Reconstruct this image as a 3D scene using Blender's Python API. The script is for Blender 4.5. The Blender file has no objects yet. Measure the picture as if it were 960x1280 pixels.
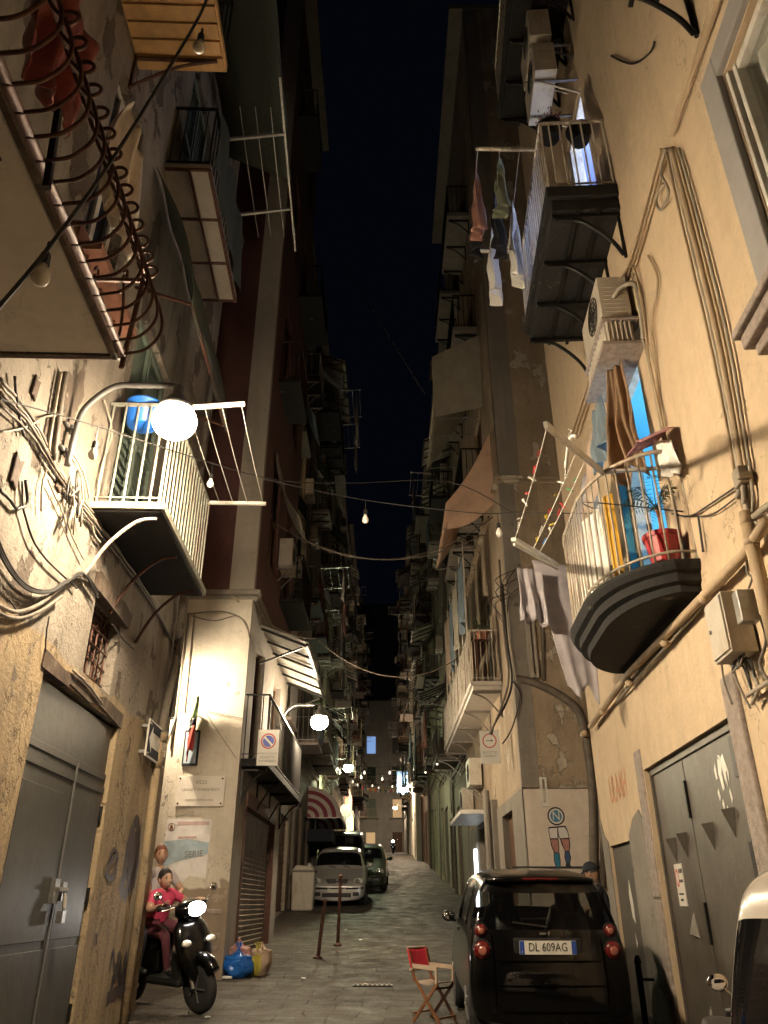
# Night street in an old town: narrow climbing lane between tall houses, lit by bracket street lamps.
import bpy, bmesh, math, random
from mathutils import Vector as V, Matrix
from mathutils.bvhtree import BVHTree
from mathutils import noise
R = math.radians
random.seed(7)
scene = bpy.context.scene
C = scene.collection

# ------------------------------------------------------------------ camera numbers
EYE = V((0, 0, 1.5)); PITCH = R(27.0); FPX = 961.0
CP, SP = math.cos(PITCH), math.sin(PITCH)
def ray(px, py):
    u, v = (px - 480) / FPX, (640 - py) / FPX
    return V((u, CP - SP * v, SP + CP * v))
def at_y(px, py, Y):
    d = ray(px, py); return EYE + d * (Y / d.y)
def at_x(px, py, X):
    d = ray(px, py); return EYE + d * (X / d.x)
def at_z(px, py, Z):
    d = ray(px, py); return EYE + d * ((Z - 1.5) / d.z)

def g(y):                                   # height of the climbing lane
    if y < 0: return .035 * y
    if y < 35: return .035 * y + .0009 * y * y
    if y < 60: return 2.3275 + .09 * (y - 35)
    if y < 100: return 4.5775 + .06 * (y - 60)
    return 6.9775

class Frame:                                # a wall: s along it, d out of it into the lane, z up
    def __init__(f, o, t, n):
        f.o, f.t, f.n = V(o), V(t).normalized(), V(n).normalized()
        f.M = Matrix(((f.t.x, f.n.x, 0, f.o.x), (f.t.y, f.n.y, 0, f.o.y), (0, 0, 1, f.o.z), (0, 0, 0, 1)))
    def p(f, s, d, z): return f.o + f.t * s + f.n * d + V((0, 0, z))
    def hit(f, px, py, d=0.0):              # photograph point on the plane d in front of the wall
        r = ray(px, py); o = f.o + f.n * d
        k = (o - EYE).dot(f.n) / r.dot(f.n); w = EYE + r * k - f.o
        return w.dot(f.t), d, w.z
FL = Frame((-2.4, 0, 0), (-.035, 1, 0), (1, .035, 0))
FR = Frame((2.3, 0, 0), (.055, 1, 0), (-1, .055, 0))
YB = 12.3; FBF = Frame((-2.23, YB, 0), (-1, 0, 0), (0, -1, 0))       # maroon corner house, face towards the camera (s runs to -x)
FBS = Frame((-2.23, YB, 0), (0.006, 1, 0), (1, -.006, 0))                      # its lane side
YP = 13.5; FPF = Frame((2.32, YP, 0), (1, 0, 0), (0, -1, 0))
FPS = Frame((2.32, YP, 0), (0, 1, 0), (-1, 0, 0))

# ------------------------------------------------------------------ mesh builder
class MB:
    def __init__(s, M=None):
        s.v = []; s.f = []; s.mi = []; s.M = M; s.m = 0
    def P(s, p):
        p = V(p); s.v.append(s.M @ p if s.M else p); return len(s.v) - 1
    def F(s, idx): s.f.append(tuple(idx)); s.mi.append(s.m)
    def quad(s, a, b, c, d): s.F([s.P(a), s.P(b), s.P(c), s.P(d)])
    def poly(s, pts): s.F([s.P(p) for p in pts])
    def box(s, x0, x1, y0, y1, z0, z1):
        c = [s.P((x, y, z)) for z in (z0, z1) for y in (y0, y1) for x in (x0, x1)]
        for q in ((0, 1, 3, 2), (4, 6, 7, 5), (0, 4, 5, 1), (2, 3, 7, 6), (0, 2, 6, 4), (1, 5, 7, 3)): s.F([c[i] for i in q])
    def bar(s, p, q, w, h=None):
        p, q = V(p), V(q); h = h or w; a = (q - p).normalized()
        u = a.cross(V((0, 0, 1))) if abs(a.z) < .95 else a.cross(V((0, 1, 0)))
        u.normalize(); n = u.cross(a)
        c = [s.P(e + u * (i * w / 2) + n * (j * h / 2)) for e in (p, q) for i, j in ((-1, -1), (1, -1), (1, 1), (-1, 1))]
        s.F(c[:4][::-1]); s.F(c[4:])
        for i in range(4): s.F([c[i], c[(i + 1) % 4], c[4 + (i + 1) % 4], c[4 + i]])
    def tube(s, path, r, n=6, cap=True):
        path = [V(p) for p in path]; m = len(path); rings = []; pu = None
        for i, p in enumerate(path):
            a = (path[min(i + 1, m - 1)] - path[max(i - 1, 0)])
            a = a.normalized() if a.length > 1e-9 else V((0, 0, 1))
            if pu is None: u = a.orthogonal().normalized()
            else:
                u = pu - a * pu.dot(a); u = u.normalized() if u.length > 1e-6 else a.orthogonal().normalized()
            pu = u; w = a.cross(u); rr = r[i] if isinstance(r, (list, tuple)) else r
            rings.append([s.P(p + (u * math.cos(2 * math.pi * k / n) + w * math.sin(2 * math.pi * k / n)) * rr) for k in range(n)])
        for A, B in zip(rings, rings[1:]):
            for k in range(n): s.F([A[k], A[(k + 1) % n], B[(k + 1) % n], B[k]])
        if cap: s.F(rings[0][::-1]); s.F(rings[-1])
    def cyl(s, p, q, r, n=12, r2=None): s.tube([p, q], [r, r if r2 is None else r2], n)
    def lathe(s, prof, c=(0, 0, 0), n=16, X=None):
        c = V(c); rings = []
        for r, z in prof:
            ring = []
            for k in range(n):
                a = 2 * math.pi * k / n; p = V((r * math.cos(a), r * math.sin(a), z))
                ring.append(s.P(c + (X @ p if X else p)))
            rings.append(ring)
        for A, B in zip(rings, rings[1:]):
            for k in range(n): s.F([A[k], A[(k + 1) % n], B[(k + 1) % n], B[k]])
        s.F(rings[0][::-1]); s.F(rings[-1])
    def ball(s, c, rx, ry=None, rz=None, n=12, m=8, X=None):
        ry = ry or rx; rz = rz or rx; c = V(c); rows = []
        for i in range(1, m):
            t = math.pi * i / m; row = []
            for k in range(n):
                a = 2 * math.pi * k / n; p = V((rx * math.sin(t) * math.cos(a), ry * math.sin(t) * math.sin(a), rz * math.cos(t)))
                row.append(s.P(c + (X @ p if X else p)))
            rows.append(row)
        e = V((0, 0, rz)); t = s.P(c + (X @ e if X else e)); b = s.P(c - (X @ e if X else e))
        for k in range(n):
            s.F([t, rows[0][k], rows[0][(k + 1) % n]]); s.F([b, rows[-1][(k + 1) % n], rows[-1][k]])
        for A, B in zip(rows, rows[1:]):
            for k in range(n): s.F([A[k], B[k], B[(k + 1) % n], A[(k + 1) % n]])
    def prism(s, poly, d0, d1):             # poly in (s, z), extruded along d
        a = [s.P((x, d0, z)) for x, z in poly]; b = [s.P((x, d1, z)) for x, z in poly]; n = len(a)
        s.F(a); s.F(b[::-1])
        for i in range(n): s.F([a[i], b[i], b[(i + 1) % n], a[(i + 1) % n]])
    def plan(s, poly, z0, z1):              # poly in (s, d), extruded up
        a = [s.P((x, y, z0)) for x, y in poly]; b = [s.P((x, y, z1)) for x, y in poly]; n = len(a)
        s.F(a); s.F(b[::-1])
        for i in range(n): s.F([a[i], b[i], b[(i + 1) % n], a[(i + 1) % n]])
    def grid(s, fn, nu, nv):
        I = [[s.P(fn(i / nu, j / nv)) for j in range(nv + 1)] for i in range(nu + 1)]
        for i in range(nu):
            for j in range(nv): s.F([I[i][j], I[i + 1][j], I[i + 1][j + 1], I[i][j + 1]])
    def wall(s, s0, s1, z0, z1, holes, depth=.25, d=0.0):     # a wall face with real openings and reveals
        S = sorted({s0, s1, *[h[0] for h in holes], *[h[1] for h in holes]}); S = [x for x in S if s0 <= x <= s1]
        Z = sorted({z0, z1, *[h[2] for h in holes], *[h[3] for h in holes]}); Z = [x for x in Z if z0 <= x <= z1]
        for a, b in zip(S, S[1:]):
            for c, e in zip(Z, Z[1:]):
                m, n = (a + b) / 2, (c + e) / 2
                if any(h[0] < m < h[1] and h[2] < n < h[3] for h in holes): continue
                s.quad((a, d, c), (b, d, c), (b, d, e), (a, d, e))
        for h in holes:
            a, b, c, e = h[:4]; q = d - depth
            s.quad((a, d, c), (a, q, c), (a, q, e), (a, d, e)); s.quad((b, d, c), (b, d, e), (b, q, e), (b, q, c))
            s.quad((a, d, e), (a, q, e), (b, q, e), (b, d, e)); s.quad((a, d, c), (b, d, c), (b, q, c), (a, q, c))
    def build(s, name, mat, parent=None, smooth=False, solid=0, bevel=0, local=False):
        off = V((0, 0, 0))
        if parent is not None and not local: off = V(parent.get('_o', (0, 0, 0)))
        me = bpy.data.meshes.new(name)
        me.from_pydata([p - off for p in s.v], [], s.f)
        mats = mat if isinstance(mat, (list, tuple)) else [mat]
        for m in mats: me.materials.append(m)
        if len(mats) > 1: me.polygons.foreach_set('material_index', s.mi)
        bm = bmesh.new(); bm.from_mesh(me)
        bmesh.ops.recalc_face_normals(bm, faces=bm.faces); bm.to_mesh(me); bm.free()
        if smooth: me.polygons.foreach_set('use_smooth', [True] * len(me.polygons))
        me.update()
        o = bpy.data.objects.new(name, me); C.objects.link(o)
        if parent is not None: o.parent = parent; o['_o'] = tuple(off)
        if solid:
            md = o.modifiers.new('Solidify', 'SOLIDIFY'); md.thickness = solid; md.offset = 0
        if bevel:
            md = o.modifiers.new('Bevel', 'BEVEL'); md.width = bevel; md.segments = 2; md.limit_method = 'ANGLE'
        return o

def tag(o, label, cat, group=None, kind=None):
    o['label'] = label; o['category'] = cat
    if group: o['group'] = group
    if kind: o['kind'] = kind
    return o
def thing(name, loc, label, cat, group=None):
    o = bpy.data.objects.new(name, None); C.objects.link(o); o.location = V(loc); o['_o'] = tuple(V(loc))
    o.empty_display_size = .2
    return tag(o, label, cat, group)
def copy_tree(o, parent=None):
    c = o.copy(); C.objects.link(c)
    if parent is not None: c.parent = parent
    for ch in list(o.children): copy_tree(ch, c)
    return c
def text(body, size, pos, right, normal, mat, parent, name='lettering', align='CENTER', ext=.001, sx=1.0):
    cu = bpy.data.curves.new(name, 'FONT'); cu.body = body; cu.size = size; cu.align_x = align; cu.align_y = 'CENTER'; cu.extrude = ext
    cu.materials.append(mat); cu.resolution_u = 3
    tmp = bpy.data.objects.new('text_tmp', cu); me = bpy.data.meshes.new_from_object(tmp); me.name = name; bpy.data.objects.remove(tmp); bpy.data.curves.remove(cu)
    o = bpy.data.objects.new(name, me); C.objects.link(o)
    x = V(right).normalized(); n = V(normal).normalized(); y = n.cross(x)
    p = V(pos) - (V(parent.get('_o', (0, 0, 0))) if parent is not None else V())
    o.matrix_world = Matrix(((x.x * sx, y.x, n.x, p.x), (x.y * sx, y.y, n.y, p.y), (x.z * sx, y.z, n.z, p.z), (0, 0, 0, 1)))
    if parent is not None: o.parent = parent
    return o
def sag(p, q, drop, n=12):
    p, q = V(p), V(q)
    return [p.lerp(q, i / n) - V((0, 0, drop * 4 * (i / n) * (1 - i / n))) for i in range(n + 1)]
def smoothpath(pts, k=4):                   # Catmull-Rom through points
    pts = [V(p) for p in pts]; out = []
    for i in range(len(pts) - 1):
        a, b, c, d = pts[max(i - 1, 0)], pts[i], pts[i + 1], pts[min(i + 2, len(pts) - 1)]
        for j in range(k):
            t = j / k
            out.append(.5 * ((2 * b) + (c - a) * t + (2 * a - 5 * b + 4 * c - d) * t * t + (3 * b - a - 3 * c + d) * t ** 3))
    out.append(pts[-1]); return out

# ------------------------------------------------------------------ materials
def newmat(name):
    m = bpy.data.materials.new(name); m.use_nodes = True; nt = m.node_tree
    return m, nt, nt.nodes['Principled BSDF']
def N(nt, t, **k):
    n = nt.nodes.new(t)
    for a, b in k.items(): setattr(n, a, b)
    return n
def pos_noise(nt, scale, sxyz=(1, 1, 1), detail=5, rough=.6, loc=(0, 0, 0)):
    ge = N(nt, 'ShaderNodeNewGeometry'); mp = N(nt, 'ShaderNodeMapping'); mp.inputs['Scale'].default_value = sxyz
    mp.inputs['Location'].default_value = loc
    nz = N(nt, 'ShaderNodeTexNoise'); nz.inputs['Scale'].default_value = scale; nz.inputs['Detail'].default_value = detail
    nz.inputs['Roughness'].default_value = rough
    nt.links.new(ge.outputs['Position'], mp.inputs['Vector']); nt.links.new(mp.outputs[0], nz.inputs['Vector'])
    return nz.outputs['Fac']
def ramp(nt, fac, a, b):
    r = N(nt, 'ShaderNodeMapRange'); r.inputs[1].default_value = a; r.inputs[2].default_value = b
    nt.links.new(fac, r.inputs[0]); return r.outputs[0]
def mixc(nt, fac, a, b, mode='MIX'):
    m = N(nt, 'ShaderNodeMix', data_type='RGBA', blend_type=mode)
    for sock, val in ((m.inputs[0], fac), (m.inputs[6], a), (m.inputs[7], b)):
        if hasattr(val, 'links'): nt.links.new(val, sock)
        elif isinstance(val, (int, float)): sock.default_value = val
        else: sock.default_value = (*val, 1)
    return m.outputs[2]
def bumpto(nt, b, h, strength, dist=.02):
    bp = N(nt, 'ShaderNodeBump'); bp.inputs['Strength'].default_value = strength; bp.inputs['Distance'].default_value = dist
    nt.links.new(h, bp.inputs['Height']); nt.links.new(bp.outputs[0], b.inputs['Normal'])
def mat(name, col, rough=.6, metal=0., var=.25, scale=9., bump=.15, dirt=None, coat=0.):
    m, nt, b = newmat(name)
    f = pos_noise(nt, scale)
    lo = tuple(c * (1 - var) for c in col); hi = tuple(min(1, c * (1 + var * .6)) for c in col)
    c = mixc(nt, ramp(nt, f, .3, .7), lo, hi)
    if dirt:
        c = mixc(nt, ramp(nt, pos_noise(nt, scale * .6, (1, 1, .35), 7, .7, (3, 5, 1)), .5, .68), c, dirt)
    nt.links.new(c, b.inputs['Base Color']); b.inputs['Roughness'].default_value = rough; b.inputs['Metallic'].default_value = metal
    if coat: b.inputs['Coat Weight'].default_value = coat; b.inputs['Coat Roughness'].default_value = .05
    if bump: bumpto(nt, b, pos_noise(nt, scale * 4), bump, .01)
    return m
def emis(name, col, strength):
    m, nt, b = newmat(name); b.inputs['Base Color'].default_value = (*col, 1)
    b.inputs['Emission Color'].default_value = (*col, 1); b.inputs['Emission Strength'].default_value = strength
    return m
def plaster(name, base, second, bare, peel=.6, rough=.85, streak=.35, low=None, lowz=0., bump=.35, fine=1.0, crack=.5, off=(0, 0, 0)):
    m, nt, b = newmat(name)
    c = mixc(nt, ramp(nt, pos_noise(nt, .9, (1, 1, .8), 6, .6, off), .35, .68), base, second)
    c = mixc(nt, ramp(nt, pos_noise(nt, 7, (1, 1, 1), 6, .7, off), .25, .8), c, mixc(nt, .5, c, tuple(x * .55 for x in base)))
    pf = pos_noise(nt, 1.6 * fine, (1, 1, .75), 9, .62, (off[0] + 2, off[1] + 7, off[2] + 3))
    pk = ramp(nt, pf, peel, peel + .022)
    c = mixc(nt, pk, c, mixc(nt, ramp(nt, pos_noise(nt, 14, (1, 1, 1), 6, .7), .3, .7), tuple(x * .65 for x in bare), bare))
    if low:                                 # paint of another colour up to a height, with a ragged border
        ge = N(nt, 'ShaderNodeNewGeometry'); sp = N(nt, 'ShaderNodeSeparateXYZ'); nt.links.new(ge.outputs['Position'], sp.inputs[0])
        ad = N(nt, 'ShaderNodeMath', operation='MULTIPLY_ADD'); nt.links.new(pos_noise(nt, 1.2), ad.inputs[0]); ad.inputs[1].default_value = .35
        nt.links.new(sp.outputs['Z'], ad.inputs[2])
        lc = mixc(nt, ramp(nt, pos_noise(nt, 2.2, (1, 1, .3), 6), .35, .7), low, tuple(x * .72 for x in low))
        lc = mixc(nt, ramp(nt, pos_noise(nt, 2.7, (1, 1, .8), 8, .65, (9, 1, 4)), .60, .63), lc, bare)
        c = mixc(nt, ramp(nt, ad.outputs[0], lowz + .19, lowz + .16), c, lc)
    st = ramp(nt, pos_noise(nt, 2.6, (1.6, 1.6, .13), 7, .65, (1, 1, 8)), .48, .78)
    ml = N(nt, 'ShaderNodeMath', operation='MULTIPLY'); nt.links.new(st, ml.inputs[0]); ml.inputs[1].default_value = streak
    c = mixc(nt, ml.outputs[0], c, tuple(x * .38 for x in second))
    cn = pos_noise(nt, 1.1, (1, 1, .8), 5, .55, (off[0] + 5, off[1] + 2, off[2] + 9)); ca = N(nt, 'ShaderNodeMath', operation='SUBTRACT'); nt.links.new(cn, ca.inputs[0]); ca.inputs[1].default_value = .5
    cb = N(nt, 'ShaderNodeMath', operation='ABSOLUTE'); nt.links.new(ca.outputs[0], cb.inputs[0]); cm = N(nt, 'ShaderNodeMath', operation='MULTIPLY'); nt.links.new(ramp(nt, cb.outputs[0], .0035, .0015), cm.inputs[0])
    cz = N(nt, 'ShaderNodeMath', operation='MULTIPLY'); nt.links.new(ramp(nt, pos_noise(nt, .7, (1, 1, 1), 3, .5, (8, 8, off[0])), .45, .6), cz.inputs[0]); cz.inputs[1].default_value = crack; nt.links.new(cz.outputs[0], cm.inputs[1])
    c = mixc(nt, cm.outputs[0], c, tuple(x * .25 for x in second))
    dm = N(nt, 'ShaderNodeMath', operation='MULTIPLY'); nt.links.new(ramp(nt, pos_noise(nt, 3.2, (1, 1, .6), 8, .7, (off[0] + 1, 4, 6)), .52, .72), dm.inputs[0]); dm.inputs[1].default_value = streak * .8
    c = mixc(nt, dm.outputs[0], c, tuple(x * .5 for x in second))
    nt.links.new(c, b.inputs['Base Color']); b.inputs['Roughness'].default_value = rough
    h = N(nt, 'ShaderNodeMath', operation='MULTIPLY_ADD'); nt.links.new(pk, h.inputs[0]); h.inputs[1].default_value = -.9
    nt.links.new(pos_noise(nt, 22, (1, 1, 1), 6, .65), h.inputs[2]); bumpto(nt, b, h.outputs[0], bump, .02)
    return m
def isl(b):                                 # one builder per connected piece
    par = list(range(len(b.v)))
    def find(i):
        while par[i] != i: par[i] = par[par[i]]; i = par[i]
        return i
    for f in b.f:
        for i in f[1:]: par[find(i)] = find(f[0])
    out = {}
    for f, m in zip(b.f, b.mi):
        r = find(f[0]); k, mp = out.setdefault(r, (MB(), {}))
        q = []
        for i in f:
            if i not in mp: mp[i] = len(k.v); k.v.append(b.v[i])
            q.append(mp[i])
        k.f.append(tuple(q)); k.mi.append(m)
    return [k for k, _ in out.values()]
def glass(name, tint=(.8, .85, .9), thru=.6):
    m, nt, b = newmat(name); out = nt.nodes['Material Output']
    b.inputs['Base Color'].default_value = (.01, .01, .012, 1); b.inputs['Roughness'].default_value = .03
    t = N(nt, 'ShaderNodeBsdfTransparent'); t.inputs[0].default_value = (*tint, 1)
    mx = N(nt, 'ShaderNodeMixShader'); mx.inputs[0].default_value = thru
    nt.links.new(b.outputs[0], mx.inputs[1]); nt.links.new(t.outputs[0], mx.inputs[2]); nt.links.new(mx.outputs[0], out.inputs[0])
    return m
def paving():
    m, nt, b = newmat('basalt paving')
    ge = N(nt, 'ShaderNodeNewGeometry'); mp = N(nt, 'ShaderNodeMapping'); mp.inputs['Rotation'].default_value = (0, 0, R(3))
    nt.links.new(ge.outputs['Position'], mp.inputs[0])
    wv = N(nt, 'ShaderNodeTexNoise'); wv.inputs['Scale'].default_value = 1.15; nt.links.new(mp.outputs[0], wv.inputs['Vector'])
    va = N(nt, 'ShaderNodeVectorMath', operation='MULTIPLY_ADD'); nt.links.new(wv.outputs['Color'], va.inputs[0]); va.inputs[1].default_value = (.34, .34, 0)
    nt.links.new(mp.outputs[0], va.inputs[2])
    br = N(nt, 'ShaderNodeTexBrick'); br.inputs['Scale'].default_value = 1.0; br.inputs['Brick Width'].default_value = .62; br.inputs['Row Height'].default_value = .34
    br.inputs['Mortar Size'].default_value = .012; br.inputs['Mortar Smooth'].default_value = .6; br.inputs['Bias'].default_value = -.1
    br.inputs['Color1'].default_value = (.060, .051, .041, 1); br.inputs['Color2'].default_value = (.094, .081, .065, 1); br.inputs['Mortar'].default_value = (.03, .026, .022, 1)
    nt.links.new(va.outputs[0], br.inputs['Vector'])
    c = mixc(nt, ramp(nt, pos_noise(nt, .9, (1, 1, 1), 8, .75), .38, .62), br.outputs['Color'], mixc(nt, .65, br.outputs['Color'], (.04, .036, .032)))
    c = mixc(nt, ramp(nt, pos_noise(nt, 30, (1, 1, 1), 4, .7), .45, .8), c, mixc(nt, .5, c, (.15, .14, .125)))
    nt.links.new(c, b.inputs['Base Color'])
    nt.links.new(ramp(nt, pos_noise(nt, 2.5, (1, 1, 1), 6), .3, .75), b.inputs['Roughness'])
    rr = N(nt, 'ShaderNodeMapRange'); rr.inputs[1].default_value = .3; rr.inputs[2].default_value = .7; rr.inputs[3].default_value = .42; rr.inputs[4].default_value = .8; b.inputs['Specular IOR Level'].default_value = .14
    nt.links.new(pos_noise(nt, 2.5, (1, 1, 1), 6), rr.inputs[0]); nt.links.new(rr.outputs[0], b.inputs['Roughness'])
    h = N(nt, 'ShaderNodeMath', operation='MULTIPLY_ADD'); nt.links.new(br.outputs['Fac'], h.inputs[0]); h.inputs[1].default_value = -1.2
    hn = N(nt, 'ShaderNodeMath', operation='ADD'); nt.links.new(pos_noise(nt, 5, (1, 1, 1), 6, .6), hn.inputs[0]); nt.links.new(pos_noise(nt, 40, (1, 1, 1), 3, .6), hn.inputs[1])
    nt.links.new(hn.outputs[0], h.inputs[2]); bumpto(nt, b, h.outputs[0], .7, .03)
    return m

LAMP = (1.0, .80, .55)
M = {}
M['paving'] = paving()
M['yellow'] = plaster('pale ochre render', (.63, .495, .335), (.57, .44, .29), (.47, .41, .33), peel=.715, streak=.26, bump=.28)
M['leftwall'] = plaster('peeling old plaster', (.30, .265, .22), (.175, .145, .11), (.12, .092, .07), peel=.55, streak=.7, bump=.9, low=(.33, .25, .15), lowz=3.3, crack=.9)
M['whitewash'] = plaster('dirty whitewash', (.66, .61, .52), (.56, .51, .43), (.33, .27, .21), peel=.64, streak=.3, bump=.4, fine=1.2, low=(.27, .215, .16), lowz=1.7, crack=.8)
M['maroon'] = plaster('maroon render', (.115, .048, .04), (.09, .04, .035), (.25, .2, .17), peel=.78, streak=.3, bump=.15)
M['quoin'] = plaster('grey painted strip', (.40, .355, .30), (.33, .30, .25), (.24, .21, .18), peel=.72, streak=.3, bump=.2)
M['peeled'] = plaster('bare tufa wall', (.50, .395, .28), (.29, .225, .155), (.62, .55, .44), peel=.585, streak=.55, bump=1.0, fine=1.3)
M['peeledwhite'] = plaster('whitewashed base', (.74, .65, .56), (.68, .59, .50), (.36, .30, .23), peel=.68, streak=.22, bump=.3, off=(4, 2, 0))
M['concrete'] = plaster('grey concrete', (.29, .26, .225), (.2, .18, .15), (.2, .17, .14), peel=.66, streak=.4, bump=.4)
M['underside'] = plaster('painted slab underside', (.76, .72, .66), (.70, .66, .60), (.48, .43, .37), peel=.72, streak=.1, bump=.12)
M['darkslab'] = plaster('sooty slab', (.010, .009, .0085), (.006, .0055, .005), (.10, .09, .075), peel=.65, streak=.2, bump=.5, fine=2.2)
M['blackiron'] = mat('black iron', (.02, .019, .018), .45, .6, .3, 12, .2)
M['rustiron'] = mat('rusty iron', (.085, .035, .022), .6, .4, .4, 14, .3)
M['whiteiron'] = mat('chipped white iron', (.62, .58, .50), .5, .0, .2, 14, .2, dirt=(.22, .13, .08))
M['greyrail'] = mat('grey green painted rail', (.25, .25, .205), .5, 0, .15, 14, .15, dirt=(.14, .09, .06))
M['creamiron'] = mat('cream painted rail', (.40, .35, .28), .45, 0, .12, 14, .15, dirt=(.30, .2, .12))
M['greydoor'] = mat('grey door paint', (.062, .062, .057), .5, .15, .25, 3, .3, dirt=(.05, .04, .032))
M['greydoor2'] = mat('worn grey sheet metal', (.095, .083, .068), .48, .2, .22, 4, .35, dirt=(.06, .043, .03))
M['steel'] = mat('dull steel', (.36, .35, .33), .38, .85, .2, 14, .1)
M['chrome'] = mat('chrome', (.75, .75, .76), .1, 1., .05, 10, 0)
M['greypipe'] = mat('grey galvanised tube', (.13, .128, .125), .5, .3, .15, 12, .1)
M['stone'] = mat('piperno stone', (.30, .25, .22), .8, 0, .35, 18, .6)
M['stonegrey'] = mat('grey window surround', (.30, .285, .275), .75, 0, .1, 6, .15)
M['cable'] = mat('grey sheathed cable', (.15, .125, .10), .6, 0, .35, 7, 0)
M['cablewhite'] = mat('dirty white cable', (.32, .28, .22), .55, 0, .25, 7, 0)
M['cableyellow'] = mat('painted conduit', (.42, .315, .20), .6, 0, .18, 7, .05)
M['cabledark'] = mat('black cable', (.018, .017, .016), .5, 0, .3, 9, 0)
M['wood'] = mat('varnished slats', (.50, .30, .115), .5, 0, .3, 5, .2)
M['oldwood'] = mat('old dark timber', (.075, .05, .035), .8, 0, .4, 9, .5, dirt=(.16, .13, .1))
M['woodbrown'] = mat('brown chair wood', (.20, .085, .035), .45, 0, .3, 12, .15)
M['greenshutter'] = mat('grey green shutter', (.16, .20, .165), .6, 0, .15, 10, .1)
M['brownshutter'] = mat('brown shutter', (.11, .06, .035), .6, 0, .25, 10, .1)
M['white'] = mat('off white enamel', (.66, .64, .58), .5, 0, .1, 7, .05, dirt=(.42, .36, .28))
M['acwhite'] = mat('aged plastic casing', (.46, .42, .35), .5, 0, .12, 8, .05, dirt=(.34, .27, .19))
M['glass'] = glass('window glass'); M['clearglass'] = glass('clear window glass', (.95, .96, .95), .88)
M['darkglass'] = glass('tinted glass', (.62, .64, .62), .8)
M['blackglass'] = glass('black tinted glass', (.16, .16, .16), .4)
M['black'] = mat('black plastic', (.012, .012, .012), .45, 0, .3, 12, .1)
M['seamblack'] = mat('panel gap', (.001, .001, .001), 1., 0, 0, 9, 0); M['seamblack'].node_tree.nodes['Principled BSDF'].inputs['Specular IOR Level'].default_value = 0
M['rubber'] = mat('tyre rubber', (.016, .016, .016), .85, 0, .3, 20, .3)
M['carblack'] = mat('black car paint', (.0018, .0018, .002), .3, 0, .1, 3, 0, coat=.6); M['carblack'].node_tree.nodes['Principled BSDF'].inputs['Specular IOR Level'].default_value = .08
M['carsilver'] = mat('silver car paint', (.60, .59, .57), .3, .5, .06, 3, 0, coat=.8)
M['cargreen'] = mat('dark green car paint', (.045, .055, .035), .3, .3, .1, 3, 0, coat=.8)
M['carvan'] = mat('dark grey van paint', (.05, .05, .05), .4, .2, .1, 3, 0, coat=.4)
M['carcream'] = mat('cream car paint', (.70, .63, .56), .22, 0, .04, 3, 0, coat=1.)
M['redlens'] = mat('red lens', (.085, .004, .004), .25, 0, .1, 20, .05, coat=.5)
M['lensinner'] = mat('pale lens core', (.30, .10, .07), .15, 0, .2, 60, .1, coat=.6)
M['plate'] = mat('number plate white', (.62, .60, .54), .4, 0, .05, 9, 0)
M['plateblue'] = mat('number plate blue', (.02, .06, .30), .4, 0, .05, 9, 0)
M['ink'] = mat('black ink', (.02, .02, .02), .6, 0, .1, 9, 0)
M['faintink'] = mat('faded ink', (.20, .18, .16), .7, 0, .2, 30, 0)
M['signred'] = mat('sign red', (.48, .03, .04), .4, 0, .08, 9, 0)
M['signblue'] = mat('sign blue', (.03, .05, .42), .4, 0, .08, 9, 0)
M['marble'] = mat('marble plaque', (.66, .62, .56), .4, 0, .12, 5, .05)
M['skin'] = mat('skin', (.42, .25, .17), .55, 0, .08, 9, 0)
M['hair'] = mat('dark hair', (.02, .015, .012), .6, 0, .3, 40, .3)
M['redhair'] = mat('reddish hair', (.16, .05, .025), .6, 0, .3, 40, .3)
M['pink'] = mat('pink cotton', (.55, .05, .13), .8, 0, .2, 14, .2)
M['whitecloth'] = mat('white cotton', (.80, .77, .72), .85, 0, .08, 6, .2)
M['greycloth'] = mat('grey lilac cloth', (.36, .33, .35), .85, 0, .15, 6, .2)
M['bluegrey'] = mat('blue grey canvas', (.15, .20, .24), .85, 0, .2, 6, .25)
M['browncloth'] = mat('brown canvas', (.26, .165, .095), .85, 0, .25, 5, .25)
M['tancloth'] = mat('tan canvas', (.43, .33, .25), .85, 0, .18, 5, .25)
M['peachcloth'] = mat('peach tarpaulin', (.62, .42, .30), .75, 0, .18, 4, .2)
M['greytarp'] = mat('olive grey tarpaulin', (.36, .33, .26), .75, 0, .18, 4, .2)
M['navy'] = mat('navy cotton', (.02, .022, .035), .85, 0, .2, 12, .2)
M['blackcloth'] = mat('black cotton', (.014, .013, .014), .85, 0, .2, 12, .2)
M['denim'] = mat('denim', (.05, .06, .09), .85, 0, .25, 16, .2)
M['pinkbrown'] = mat('dusty rose cotton', (.36, .18, .14), .85, 0, .2, 10, .2)
M['sage'] = mat('sage green cotton', (.20, .22, .15), .85, 0, .2, 10, .2)
M['redcloth'] = mat('red canvas', (.50, .025, .045), .7, 0, .12, 12, .15)
M['maroonbag'] = mat('crumpled maroon plastic', (.24, .06, .05), .35, 0, .3, 10, .3)
M['clearplastic'] = mat('crumpled white plastic', (.52, .45, .36), .3, 0, .2, 12, .4)
M['bluebag'] = mat('blue bin bag', (.015, .13, .52), .25, 0, .2, 8, .2)
M['yellowbag'] = mat('yellow carrier bag', (.45, .40, .06), .35, 0, .2, 8, .2)
M['pinkbag'] = mat('pink paper bag', (.42, .22, .20), .7, 0, .25, 12, .2)
M['bluetub'] = mat('blue plastic tub', (.015, .12, .50), .4, 0, .1, 8, 0)
M['redpot'] = mat('red plastic pot', (.36, .025, .03), .4, 0, .1, 8, .05)
M['terracotta'] = mat('terracotta', (.33, .13, .07), .8, 0, .2, 14, .2)
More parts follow.
